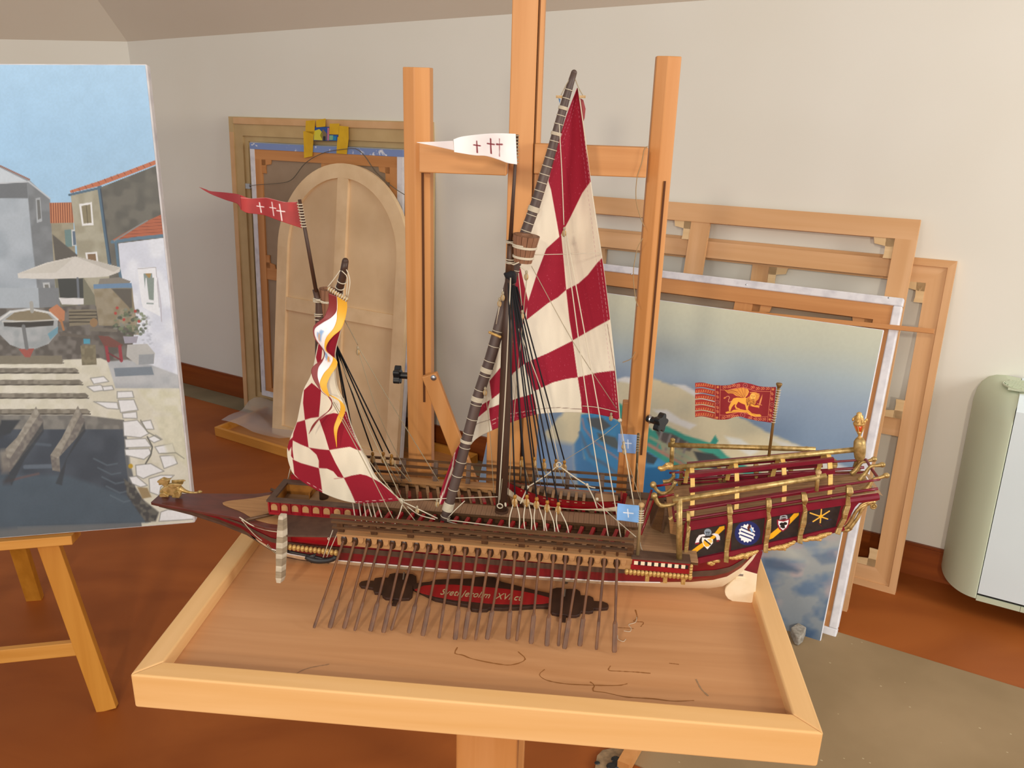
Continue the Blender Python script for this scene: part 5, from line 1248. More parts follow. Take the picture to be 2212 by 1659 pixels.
def paint_main(b):
    b.c[:] = srgb(WHT); b.c *= (1 - .06*b.noise((9, 60), 3))[:, None]
    R_ = lambda *p, **k_: b.poly(list(p), RED, .9, **k_)
    R_((1247, 185), (1238, 200), (1222, 250), (1198, 334), (1184, 391), (1190, 410), (1200, 465), (1208.5, 513), (1231, 471), (1258, 417), (1277, 391), (1268, 320), (1262, 230), (1256, 185))
    R_((1212, 508), (1180, 537), (1160, 590), (1138.5, 658), (1137, 691), (1183, 655), (1205, 642), (1223, 626), (1219, 580))
    R_((1116, 570), (1124, 580), (1131, 610), (1141, 651), (1132, 690), (1124, 722), (1108, 740), (1100, 700), (1105, 620))
    R_((1223, 626), (1250, 612), (1270, 594), (1290, 568), (1303, 555), (1318, 690), (1290, 705), (1237.5, 735), (1230, 690))
    R_((1237, 736), (1183, 763), (1134, 784), (1137, 800), (1150, 835), (1153.5, 845), (1194, 826), (1225, 818), (1248, 815), (1243, 780))
    R_((1124, 722), (1135, 784), (1108, 806), (1090, 840), (1062, 862), (1057, 823), (1083, 791), (1102, 745))
    R_((1056, 882), (1099, 866), (1152, 850), (1158, 878), (1158, 905), (1102, 925), (1064, 935), (1058, 905))
    R_((1248, 815), (1290, 805), (1330, 800), (1345, 915), (1258, 905), (1255, 860))
    R_((1058, 864), (1030, 880), (1016, 925), (1028, 905), (1042, 893), (1053, 884))
    # sewn seams: hem stitches along leech and foot
    b.dashes([(1254, 200), (1263, 300), (1275, 400), (1288, 500), (1300, 590), (1312, 680), (1322, 770), (1332, 880)], 1.0, '#e8d9c4', 5, 4, .6, .75)
    b.dashes([(1249, 230), (1256, 300), (1268, 400), (1281, 500), (1292, 590), (1304, 680), (1315, 770), (1326, 880)], 1.0, '#c79aa0', 5, 5, .6, .6)
    b.line([(1281, 400), (1294, 500), (1301, 552)], 1.1, '#5b3a30', .6, .7).line([(1312, 700), (1328, 800)], 1.1, '#5b3a30', .6, .7)
    b.line([(1152, 884), (1200, 880), (1258, 884)], 1.1, '#5b3a30', .6, .7); b.dashes([(1050, 912), (1100, 894), (1155, 886)], 1.2, '#e8d9c4', 9, 4, .6, .85); b.dashes([(1052, 920), (1105, 901), (1155, 893)], 1.2, '#e8d9c4', 7, 6, .6, .7)
    b.line([(1010, 940), (1030, 915), (1062, 905)], 1.1, '#5b3a30', .6, .7)
    b.dashes([(1192, 345), (1210, 300), (1226, 260), (1240, 215)], 1.0, '#d8a0a8', 4, 4, .6, .6)
    b.dashes([(1200, 345), (1218, 300), (1234, 255), (1246, 215)], .9, '#d8a0a8', 3, 5, .6, .6)
    k_ = b.noise((2.6, 2.6), 9) > .93; b.c[k_ & (b.c[:, 1] < .3)] = srgb('#b23a50')
left = [(1247, 190, .05), (1224, 250, .046), (1204, 315, .041), (1184, 380, .035), (1166, 440, .03), (1148, 500, .026), (1126, 570, .023), (1106, 640, .022), (1088, 712, .018), (1073, 765, .012), (1060, 810, .006), (1046, 855, .0), (1034, 898, -.006), (1020, 940, -.010), (1012, 966, -.013)]
right = [(1249, 190, .05), (1264, 300, .058), (1276, 395, .062), (1290, 490, .072), (1302, 570, .078), (1315, 670, .082), (1326, 770, .085), (1336, 870, .085), (1339, 908, .084)]
bot = [(1012, 966, -.013), (1030, 947, .002), (1062, 930, .022), (1105, 912, .046), (1155, 896, .066), (1210, 891, .080), (1265, 892, .086), (1310, 899, .086), (1339, 908, .084)]
sail_m = sail('main_sail', left, right, bot, 430, 250, .034, paint_main)
def paint_tack(b):
    b.c[:] = srgb(RED); b.poly([(940, 1100), (958, 1060), (975, 1010), (985, 960), (978, 1015), (955, 1075), (948, 1095)], WHT, 1)
sail('main_sail_tack', [(1003, 945, -.012), (984, 975, -.02), (966, 1020, -.03), (953, 1060, -.036), (949, 1088, -.040)], [(1006, 945, -.006), (992, 985, -.012), (976, 1040, -.02), (962, 1080, -.03), (955, 1090, -.038)], [(949, 1088, -.040), (952, 1090, -.04), (955, 1090, -.038)], 40, 8, 0, paint_tack)
rod('bolt_rope', px_curve(right, 60), .0010, M['rope'], n=5); 
for p in ((1339, 908, .084),): mb = MB(); mb.sphere(L(*p), .004, 8, 6); part('clew_knot', mb, M['rope'])

# foremast with its top
fm = MB(); fm.tube([L(700, 1078, .004), L(690, 900, .004), L(691, 690, .004), L(689, 655, .004), L(681, 625, .004)], [.0085, .0085, .0078, .0058, .0050], 12)
foremast = part('fore_mast', fm, M['mast'], smooth=True)
rod('flag_pole', [L(683, 630, .002), L(665, 530, .002), L(647, 431, .002)], [.0036, .0034, .0030], M['mast'], foremast)
fb_ = bpy.data.objects.new('crows_nest', None); COL.objects.link(fb_); fb_.parent = ship
top_basket(L(708, 624, .012), L(706, 685, .012), .0150, .0105, 12, .0080, fb_, (.42,))
for y in (645, 648, 651): ring_around('lashing', L(685, y, .003), (0.1, 0, 1), .0062, .0010, M['rope'], foremast)
rod('lashing', [L(678, 645, -.003), L(692, 650, -.004), L(708, 656, -.006)], .0013, M['rope'], foremast, n=5)
for y in (678, 682, 690): ring_around('lashing', L(689, y, .004), (0, 0.1, 1), .0074, .0010, M['rope'], foremast)
FY = [(746, 564, -.016), (740, 600, -.012), (733, 625, -.006), (726, 660, .012), (716, 720, .02), (706, 800, .028), (694, 870, .036), (672, 950, .044), (648, 1000, .05), (632, 1040, .054)]
fy = px_curve(FY, 40); mb = MB(); mb.tube(fy, list(np.interp(np.linspace(0, 1, 40), [0, .05, .3, 1], [.0056, .0064, .0070, .0060])), 10); mb.sphere(fy[0], .0056, 10, 6); fore_yard = part('fore_yard', mb, M['mast'], smooth=True)
for i in (3, 4, 5, 7, 9): ring_around('yard_lashing', fy[i], fy[i+1]-fy[i], .0074, .0010, M['rope'], fore_yard)
def paint_fore(b):
    b.c[:] = srgb('#f1e6cd'); b.c *= (1 - .05*b.noise((12, 30), 3))[:, None]
    R_ = lambda *p: b.poly(list(p), RED if False else '#970d26', .9)
    R_((734, 640), (760, 640), (752, 690), (730, 745), (726, 780), (718, 775), (706, 760), (697, 748), (694, 780), (688, 792), (683, 772), (690, 735), (700, 700))
    R_((673.6, 827), (657, 842.6), (655, 870), (659, 907), (672, 903), (689, 900.6), (692, 870), (693.7, 843))
    R_((642, 912), (659, 907), (663, 935), (667, 967), (650, 960), (632, 951), (634, 935))
    R_((690, 906), (705, 896), (720, 892), (732, 894), (747, 888), (754, 900), (765, 936), (783, 973), (772, 972), (756, 965), (735, 968), (711.6, 972), (702, 940))
    R_((667, 966.5), (690, 970), (711.6, 972), (725, 1000), (743, 1032), (730, 1030), (720, 1018), (706, 1012), (689, 1011), (689, 995), (684, 982))
    R_((632, 992), (650, 1000), (689, 1011), (693, 1035), (697, 1066), (680, 1062), (655, 1045), (636, 1024), (634, 1005))
    R_((743, 1032), (760, 1027), (778, 1024), (792, 1027), (807.5, 1034.5), (826, 1045), (843, 1059), (867, 1082), (823, 1090), (772, 1094), (757, 1060))
    R_((618, 957), (633, 944), (632, 970), (635, 993), (629, 985), (630, 965), (624, 975))
    b.dashes([(664, 1042), (700, 1062), (735, 1076), (775, 1084), (825, 1080), (855, 1076)], 1.1, '#efe2cf', 7, 8, .6, .9)
    b.dashes([(740, 880), (757, 925), (780, 972), (800, 1015), (835, 1053)], 1.3, '#ece4d8', 3, 3, .6, .8)
    b.line([(722, 1034), (740, 1032)], 1.0, '#a8303c', .8)
left = [(736, 640, -.018), (716, 670, -.020), (701, 705, -.020), (687, 744, -.018), (674, 804, -.016), (656, 842, -.014), (649, 874, -.012), (641, 912, -.010), (629, 942, -.008), (621, 968, -.006), (622, 992, -.006), (630, 1018, -.008)]
right = [(746, 640, -.02), (745, 680, -.022), (734, 720, -.022), (724, 762, -.022), (724, 807, -.022), (729, 838, -.022), (745, 871, -.026), (754, 905, -.03), (765, 936, -.03), (781, 970, -.036), (794, 994, -.04), (812, 1030, -.045), (843, 1060, -.052), (866, 1081, -.056)]
bot = [(630, 1018, -.008), (640, 1030, -.010), (662, 1046, -.014), (696, 1064, -.020), (734, 1079, -.028), (774, 1087, -.034), (823, 1085, -.046), (866, 1081, -.056)]
sail('fore_sail', left, right, bot, 330, 190, -.016, paint_fore, power=1.6)
rod('bolt_rope', px_curve(right, 60), .0011, M['rope'], n=5)
mb = MB()
for i in range(5): mb.torus(L(864 + i*1.4, 1080 + (i % 2)*2, -.057), (random.random(), random.random(), random.random()), .0038, .0009)
part('clew_knot', mb, M['rope'], smooth=True)

# ---- the long striped streamer in front of the fore sail
Lb = [(709.6, 633), (710, 659), (705, 674), (698, 687), (681, 700.5), (676, 712), (680, 731), (693, 749.5), (700, 762), (696, 776), (680, 788), (672.5, 800), (677, 820), (691.5, 842.6), (700, 851), (709, 857)]
M1 = [(727.5, 640), (728, 660), (726, 674), (714, 687), (695.7, 698), (680, 711), (682, 731), (695, 750), (701.5, 764), (697, 780), (688, 794), (686, 812), (690, 828), (694, 843), (702, 851), (709.5, 857)]
M2 = [(728, 640), (729, 660), (728, 676), (727, 692), (720, 710), (706, 727), (701, 742), (703, 757), (719, 773), (712, 792), (700, 806), (692, 822), (691, 832), (696, 844), (703, 851), (710, 857)]
Rb = [(749, 650), (750, 664), (748, 678), (744, 694), (736, 712), (720, 726), (707, 743), (706, 759), (727, 778), (727, 792), (716, 808), (708, 824), (706, 834), (709, 846), (711, 852), (712, 858)]
def ribbon(name, A_, B_, col, w0, n=90, cols=8, fn=None, phase=0, amp=.006):
    A_ = smooth_curve(A_, n); B_ = smooth_curve(B_, n); Q = []
    for i in range(n):
        for j in range(cols):
            q = A_[i] + (B_[i]-A_[i])*j/(cols-1); Q.append((q[0], q[1], w0 + amp*math.sin(i/n*12 + phase)))
    Q = np.array(Q); G = np.array([L(*q) for q in Q])
    def pf(b):
        b.c[:] = srgb(col)
        if fn: fn(b)
    return painted_grid(name, G, n, cols, pf, M['paper'], streamer, SH, coords=(Q[:, 0], Q[:, 1]), thick=.0004)
streamer = bpy.data.objects.new('streamer', None); COL.objects.link(streamer); streamer.parent = ship
def emblem(b):
    b.poly([(684, 720), (692, 714), (700, 711), (697, 722), (692, 740), (688, 735)], '#8fb4dc', 1).poly([(688, 722), (692, 720), (692, 735), (688, 735)], '#dca66a', 1).poly([(700, 710), (706, 706), (704, 710), (701, 712)], '#30343c', .8)
    b.poly([(700, 758), (706, 764), (715, 780), (704, 778)], '#8fb4dc', 1).poly([(707, 768), (712, 772), (712, 783), (707, 782)], '#dca66a', 1).line([(704, 781), (703, 784)], 1, '#222', .6) if False else None
    b.poly([(700, 758), (706, 764), (715, 780), (704, 778)], '#8fb4dc', 1).poly([(707, 768), (712, 772), (712, 783), (707, 782)], '#dca66a', 1)
ribbon('red_stripe', Lb, M1, '#8c3434', -.060)
ribbon('white_stripe', M1, M2, '#f6f2f4', -.060, fn=emblem)
ribbon('yellow_stripe', M2, Rb, '#f2b73a', -.060)
ribbon('red_tail', [(703, 851), (712, 862), (716, 873), (708, 888), (690, 902), (675, 918), (667, 937)], [(706, 849), (716, 860), (718, 878), (708, 893), (697, 890), (682, 905), (667, 938)][:1] + [(713, 858), (717.5, 866), (716, 882), (702, 896), (686, 911), (667.5, 938)], '#8c3c3a', -.056, 50, 5, phase=3, amp=.003)
ribbon('yellow_tail', [(708, 852), (722, 860), (733, 868), (735, 885), (727, 905), (721, 928), (727, 966)], [(711, 852), (726, 859), (741, 871), (746, 884), (740, 905), (729, 930), (727.6, 967)], '#f2b73a', -.056, 50, 6, phase=2, amp=.003)
rod('spreader', [L(708, 622, -.062), L(730, 636, -.062), L(752, 648, -.062)], .0028, M['blockw'], n=7)
for i in range(9): ring_around('lashing', L(711 + i*4.7, 624 + i*2.9, -.062), (1, 0, -.5), .0034, .0009, M['rope'])
for pts in (((708, 620), (722, 602), (735, 584)), ((751, 642), (756, 610), (752, 590), (748, 582)), ((738, 585), (750, 600), (748, 640))): rod('streamer_line', [L(x, y, -.05) for x, y in pts], .0009, M['rope'], n=5, sm=10)

# ---- pennants and flags
def flag_px(name, top, bot_, cols, rows, paint_fn, w0, amp, waves, m=M['paper'], parent=None, ph=0, keep=None, th=.0005):
    T_ = smooth_curve(top, cols) if len(top) > 2 else resample(top, cols); B_ = smooth_curve(bot_, cols) if len(bot_) > 2 else resample(bot_, cols); Q = []
    for i in range(rows):
        for j in range(cols):
            q = T_[j] + (B_[j]-T_[j])*i/(rows-1); Q.append((q[0], q[1], w0 + amp*math.sin(ph + waves*j/cols*6.283)))
    Q = np.array(Q); G = np.array([L(*q) for q in Q])
    k_ = keep(Q.reshape(rows, cols, 3)) if keep else None
    return painted_grid(name, G, rows, cols, paint_fn, m, parent or ship, SH, coords=(Q[:, 0], Q[:, 1]), thick=th, keep=k_)
def cross(b, x, y, sx, sy, col, wd=2.2, up_=.35, tilt=0):
    b.line([(x - tilt, y - sy*up_), (x + tilt, y + sy*(1-up_))], wd, col, .8); b.line([(x - sx/2, y - 1), (x + sx/2, y + 1)], wd*.9, col, .8)
def pr_(b):
    b.c[:] = srgb('#a4302f'); b.grain(14, .14)
    cross(b, 562.5, 446, 15, 21, '#f3ecea', 2.2, .4, 2); cross(b, 589.5, 449, 13, 29, '#f3ecea', 2.0, .42, 2); cross(b, 606.5, 456, 17, 35, '#f3ecea', 2.4, .42, 2.5)
    b.line([(519, 427), (541, 428.6), (575, 427), (613, 436), (641, 436)], 1.0, '#e3c3bd', .7, .7)
flag_px('red_pennant', [(519, 421), (541, 428.6), (575.5, 427), (613, 436), (642, 436)], [(519, 452), (535, 460), (569, 464.6), (604, 477), (652, 493)], 110, 46, pr_, .0, .006, 1.1)
flag_px('red_pennant_tail', [(430, 404), (445, 409), (456, 413), (488, 416), (516, 420), (519, 427)], [(430.5, 404.6), (444, 413), (459.5, 421), (488, 432), (512, 440), (521, 452)], 90, 18, lambda b: b.c.__setitem__(slice(None), srgb('#8e2428')), .004, .005, .8)
for i in range(9): ring_around('lashing', L(647.5 + i*1.05, 441 + i*6.0, .0), (.05, 0, 1), .0042, .0009, M['rope'])
def pw_(b):
    b.c[:] = srgb('#f6f1ef'); b.grain(18, .04)
    cross(b, 1030.5, 314, 14, 24, '#7d1420', 3.0, .36, .6); cross(b, 1060.5, 311, 15, 31, '#7d1420', 3.2, .35, .8); cross(b, 1079, 311, 13, 38, '#7d1420', 1.4, .3, 0)
    b.line([(1073, 312), (1085, 312)], 3, '#7d1420', .8)
flag_px('white_pennant', [(979.5, 301), (1000.6, 294.5), (1049, 289), (1080, 288), (1114, 289)], [(981, 328.5), (1024.7, 335.5), (1050, 337), (1076, 344.5), (1096, 352), (1117, 355.5)], 110, 46, pw_, -.002, .007, .9, m=M['paper'])
flag_px('white_pennant_tail', [(900, 307.3), (940, 306), (979, 304)], [(900, 307.9), (940, 316), (981, 325)], 60, 14, lambda b: b.c.__setitem__(slice(None), srgb('#efe6e4')), .004, .005, .7)
for i in range(9): ring_around('lashing', L(1116.4 - i*.15, 293 + i*7.2, -.002), (0, 0, 1), .0034, .0008, M['ropedk'])

# blue cross flags at the waist
def pb_(cx, cy):
    def f(b): b.c[:] = srgb('#7db0e6'); b.grain(10, .06); b.line([(cx-10, cy-1), (cx+11, cy+1)], 2.0, '#f2f4f6', .8); b.line([(cx-1, cy-8), (cx+.5, cy+9)], 2.0, '#f2f4f6', .8)
    return f
flag_px('blue_flag', [(1334, 1087), (1356, 1090), (1381, 1092)], [(1332, 1123.5), (1355, 1126), (1380, 1129.5)], 50, 36, pb_(1357, 1108), -.108, .003, .8)
rod('flag_pole', [L(1385, 1092, -.108), L(1381, 1150, -.110), L(1377, 1202, -.112)], [.0024, .0028, .0032], M['goldlt'] if False else mat('greyed_gold', '#9a835c', .5, .4), n=8)
mb = MB(); mb.sphere(L(1385.5, 1091, -.108), .0052, 12, 8, (1, 1, .85)); part('pole_finial', mb, M['blockw'], smooth=True)
for i in range(6): ring_around('lashing', L(1384.5 - i*.3, 1103 + i*5, -.108), (0, .3, 1), .0048, .0008, M['rope'])
flag_px('blue_flag', [(1335.5, 937), (1355, 938), (1376, 939.5)], [(1334, 976.5), (1353, 978.5), (1373, 980)], 50, 36, lambda b: (b.c.__setitem__(slice(None), srgb('#7f9fd0')), b.line([(1349, 957), (1364, 958)], 1.8, '#e8ecf4', .8), b.line([(1356.5, 950), (1357, 968)], 1.8, '#e8ecf4', .8)), .108, .003, .8)
rod('flag_pole', [L(1379, 936, .108), L(1376, 1000, .108), L(1372, 1058, .108)], .0022, mat('greyed_gold2', '#5f5036', .5, .4), n=8)
for i in range(7): ring_around('lashing', L(1378.5 - i*.3, 941 + i*5.4, .108), (0, .2, 1), .0038, .0007, M['ropedk'])

# red flag with the winged lion
def lion(b):
    b.c[:] = srgb('#8d1a22'); b.frame(1480, 810, 9.217)
    G_, P_, D_ = '#e8a63c', '#e79468', '#5f1510'
    b.poly([(190, 150), (600, 195), (600, 900), (190, 860)], '#9a2c1e', .5)
    for x0_, x1_, yt in ((200, 590, 205), (200, 590, 330), (200, 580, 455), (200, 580, 575), (200, 580, 690), (200, 580, 795)):
        for i in range(8):
            x = x0_ + 25 + i*46; y = yt + (12 if i > 4 else 0)*(i-4)*.5 - 14*math.sin((x-200)/390*3.1)
            b.line([(x-22, y+16), (x-6, y+22), (x+8, y+6), (x-4, y-14), (x+14, y-22)], 9, '#dd9a4e' if i % 2 else '#e0854a', .5, .95)
    for (pts) in (((600, 200), (600, 880)), ((705, 210), (685, 890)), ((1715, 245), (1640, 925)), ((700, 295), (850, 300), (1050, 250), (1180, 250), (1400, 320), (1710, 330)), ((690, 795), (850, 810), (1050, 740), (1200, 760), (1400, 835), (1640, 830))):
        b.line(list(pts), 7, P_, .5)
    def scroll(x, y, s=1, a=0):
        c, q = math.cos(a), math.sin(a)
        for P in (((-34, 14), (-14, 26), (4, 6), (-10, -18), (-30, -10)), ((6, 8), (28, 22), (40, -4), (22, -26), (8, -14))): b.line([(x + (u*c - v*q)*s, y + (u*q + v*c)*s) for u, v in P], 9, '#e6905c', .5)
    for i, x in enumerate((780, 870, 960, 1050, 1340, 1440, 1540, 1640)): scroll(x, 232 - (26 if 880 < x < 1100 else 0) + (36 if x > 1400 else (10 if x > 1300 else 0)) + (8 if x < 850 else 0))
    for i, x in enumerate((760, 850, 940, 1020, 1290, 1390, 1480, 1570)): scroll(x, 850 - (28 if 840 < x < 1100 else 0) + (30 if x > 1350 else 0)*1.0)
    for y in (345, 430, 640, 720): scroll(645, y, .8, 1.3)
    for y in (370, 470, 700, 800): scroll(1740 - (y-300)*.09, y, .8, 1.3)
    for x, y, r in ((1195, 210, 48), (1145, 795, 48), (638, 540, 42), (1730, 590, 44)): b.ell(x, y, r, r, '#c56a5c', .5).ell(x, y, r-9, r-9, '#7d1820', .5).line([(x-14, y), (x+14, y)], 7, '#c07060', .5).line([(x, y-14), (x, y+14)], 7, '#c07060', .5)
    for x, y in ((650, 240), (635, 850), (1750, 285), (1685, 885)):
        for a in range(4): b.line([(x-26*math.cos(a*.785), y-26*math.sin(a*.785)), (x+26*math.cos(a*.785), y+26*math.sin(a*.785))], 7, '#e8a055', .5)
    b.poly([(705, 300), (850, 306), (1050, 256), (1180, 256), (1400, 328), (1706, 336), (1640, 826), (1400, 828), (1200, 752), (1050, 732), (850, 804), (692, 790)], '#87181f', .6, a=.0)
    # ground
    b.poly([(800, 740), (860, 720), (900, 735), (960, 695), (1100, 680), (1190, 700), (1260, 700), (1330, 760), (1420, 780), (1490, 780), (1520, 810), (1500, 830), (1400, 828), (1310, 812), (1230, 750), (1060, 735), (900, 755), (820, 770)], G_, .6)
    b.line([(900, 735), (1100, 705), (1250, 730), (1400, 800)], 7, '#b06a22', .6)
    # body, legs, tail
    b.poly([(920, 520), (960, 465), (1030, 448), (1130, 455), (1200, 450), (1260, 480), (1275, 560), (1250, 660), (1255, 695), (1215, 695), (1205, 640), (1190, 590), (1110, 560), (1060, 530), (1040, 560), (1010, 610), (1030, 650), (1090, 668), (1080, 680), (1010, 675), (985, 620), (1000, 580), (970, 590), (930, 640), (905, 700), (900, 735), (875, 715), (868, 640), (900, 570)], G_, .6)
    b.line([(925, 520), (890, 540), (860, 530), (865, 490), (885, 450), (870, 420), (835, 425), (810, 445)], 10, '#e9a878', .6).ell(790, 455, 26, 16, '#e0853e', .6, ang=-30)
    # wing
    b.poly([(770, 285), (850, 300), (960, 280), (1060, 262), (1160, 255), (1240, 280), (1270, 330), (1240, 400), (1180, 450), (1110, 440), (1010, 415), (950, 370), (860, 370), (820, 335)], '#d98f3a', .6)
    for p in (((790, 292), (1000, 330), (1150, 440)), ((830, 320), (980, 355), (1100, 440)), ((1040, 268), (1100, 350), (1160, 445)), ((1120, 262), (1150, 350), (1180, 440)), ((1190, 265), (1190, 350), (1190, 440)), ((860, 355), (960, 375)), ((900, 296), (1060, 340))): b.line(list(p), 7, '#8a3f1c', .5, .9)
    b.line([(1240, 285), (1262, 330), (1235, 395), (1190, 445)], 12, '#efb34c', .5)
    # mane and head
    b.ell(1310, 520, 105, 100, '#c9822f', .8).ell(1380, 430, 95, 90, '#d98f3a', .8)
    for i in range(26):
        a = i*.55; x = 1300 + 70*math.cos(a*1.7); y = 540 + 62*math.sin(a); b.line([(x-10, y-12), (x+4, y), (x-4, y+16)], 8, '#6a2c14', .5, .85)
    b.ell(1350, 430, 55, 62, '#eeb352', .7).ell(1328, 415, 9, 7, D_, .5).ell(1372, 420, 9, 7, D_, .5).line([(1350, 425), (1346, 455), (1360, 455)], 6, '#a86a24', .5).line([(1335, 478), (1352, 484), (1368, 478)], 7, D_, .5)
    b.line([(1290, 350), (1350, 345), (1420, 380), (1470, 370), (1478, 420), (1440, 440)], 11, '#e9a84e', .5)
    # paw and sword
    b.poly([(1300, 590), (1340, 585), (1380, 605), (1450, 600), (1485, 620), (1470, 650), (1400, 640), (1330, 625)], G_, .6)
    b.poly([(1540, 380), (1530, 470), (1500, 580), (1470, 580), (1490, 500)], '#e79a55', .6).line([(1440, 570), (1525, 600)], 12, '#e79a55', .6).line([(1478, 590), (1465, 655)], 12, '#e0904a', .6)
    b.frame(0, 0, 1)
def fingers(Q):
    rows, cols, _ = Q.shape; cx = (Q[:-1, :-1, 0] + Q[1:, 1:, 0])/2; v = np.repeat(((np.arange(rows-1)+.5)/(rows-1))[:, None], cols-1, 1)
    f = (v*6*1.0) % 1.0; gap = (f > .82) & (v < .98)
    return ~(gap & (cx < 1544))
FT = [(1501.7, 827), (1518, 826.5), (1545, 831.7), (1572, 832), (1599, 826), (1621, 829), (1640.6, 834.4), (1660, 836), (1676.5, 836)]
FB = [(1501.7, 901), (1518, 899.5), (1545, 905.5), (1556, 906.6), (1572, 905.5), (1594, 899.5), (1615.6, 904.4), (1637, 909), (1652, 911), (1669, 913.6)]
flag_px('lion_flag', FT, FB, 400, 180, lion, .0, .005, 1.6, keep=fingers)
gp = mat('dull_brass', '#8f7040', .4, .6)
rod('flag_pole', [L(1661, 985, 0), L(1670, 915, 0), L(1682, 835, 0)], [.0026, .0024, .0022], gp, n=8)
mb = MB(); a, b_ = L(1682, 838, 0), L(1683.5, 828, 0); mb.tube([a, a + (b_-a)*.5, a + (b_-a)*.8, b_], [.0022, .0042, .0052, .0048], 12); part('pole_finial', mb, gp, smooth=True)
for i in range(14): ring_around('lashing', L(1681.5 - i*.92, 842 + i*5.3, 0), (.1, 0, 1), .0040, .0006, M['rope'])
# striped tassel-like ends seen behind the yard peak
rod('peak_line', px_curve([(1234, 165, .05), (1222, 185, .045), (1212, 205, .042)], 10), .0008, M['ropedk'], n=5)
rod('peak_line', px_curve([(1240, 165, .05), (1250, 190, .05), (1260, 208, .05)], 10), .0008, M['ropedk'], n=5)
for x in (1208, 1258): mb = MB(); c = L(x, 209, .045); mb.box(c[0]-.005, c[0]+.005, c[1]-.003, c[1]+.003, c[2]-.002, c[2]+.002); part('toggle', mb, M['blockw'])
mb = MB(); mb.prism([L(x, y, .062) for x, y in ((1253, 212), (1260, 216), (1265, 235), (1263, 255), (1258, 268), (1254, 240))], (0, 1, 0), .001); part('red_streamer_edge', mb, mat('red_paper', '#9a3238', .5))
mb = MB(); mb.prism([L(x, y, .045) for x, y in ((1206, 212), (1211, 214), (1209, 224))], (0, 1, 0), .001); part('blue_streamer_edge', mb, mat('blue_paper', '#3f74a8', .5))

# ---- rigging
def block(name, p, m=M['ochre'], s=1.0, tie=True):
    mb = MB(); mb.sphere((p[0], p[1], p[2]-.006*s), .0055*s, 10, 7, (.85, .6, 1.35)); o = part(name, mb, M['blockw'], smooth=True)
    if tie:
        m2 = MB(); m2.torus((p[0], p[1], p[2]-.006*s), (1, 0, 0), .0062*s, .0011, 12, 5); m2.sphere((p[0], p[1], p[2]+.004*s), .0030*s, 8, 5, (1, 1, 1.3)); part('strop', m2, m, o, True)
    return o
MH = (1103, 600, 0)
near_b = [(1112, 1078), (1138, 1078), (1159, 1083), (1182, 1090), (1206, 1094)]
far_b = [(1128, 994), (1154, 995), (1175, 999), (1201, 1000), (1219, 1003)]
nl = [((1100, 1150), (1121, 1148)), ((1135, 1152), (1147, 1153)), ((1159, 1154), (1176, 1156)), ((1183, 1156), (1199, 1158)), ((1209, 1157), (1230, 1160))]
fl_ = [((1124, 1040), (1144, 1048)), ((1150, 1042), (1168, 1050)), ((1185, 1035), (1182, 1050)), ((1200, 1047), (1222, 1054)), ((1215, 1050), (1244, 1056))]
for i, p in enumerate(near_b):
    a = L(1098 + i*3.2, 610 + i*2, -.006); b_ = L(p[0], p[1]-9, -.072); rod('shroud', [a, (a+b_)/2 + np.array([0, -.001, -.002]), b_], .0015, M['blackrope'], n=5)
    block('shroud_block', L(*p, -.072), s=1.15)
    for q, s_ in zip(nl[i], (-3, 4)):
        a, b_ = L(p[0]+s_, p[1]+10, -.073), L(*q, -.103); mid = (a+b_)/2 + np.array([.003*(1 if s_ > 0 else -1), 0, 0]); rod('tackle_line', [a, mid, b_], .00105, M['rope'], n=5, sm=8)
for i, p in enumerate(far_b):
    a = L(1103 + i*3.4, 612 + i*2, .006); b_ = L(p[0], p[1]-8, .075); rod('shroud', [a, b_], .0014, M['blackrope'], n=5)
    block('shroud_block', L(*p, .075), s=1.1)
    for q, s_ in zip(fl_[i], (-2, 4)): rod('tackle_line', [L(p[0]+s_, p[1]+10, .076), L(*q, .100)], .0009, M['ropedk'], n=5)
fbk = [(805, 985), (828, 985), (846, 990), (808, 992)]
fsh = [(804, 974), (826, 975), (842, 979)]
for i, p in enumerate(fsh): rod('shroud', [L(722 + i*1.5, 738 + i*2, .01), L(*p, .075)], .0014, M['blackrope'], n=5)
for k_ in range(3): rod('shroud', [L(723 + k_, 745, .006), L(742 + 9*k_, 860 + 32*k_, .03)], .0010, M['blackrope'], n=5)
for i, p in enumerate(fbk[:3]):
    block('shroud_block', L(*p, .076), s=1.1)
    for q in ((p[0]+16+4*i, 1043), (p[0]+28+8*i, 1047)): rod('tackle_line', [L(p[0]+3, p[1]+8, .077), L(*q, .102)], .0009, M['ropedk'], n=5)
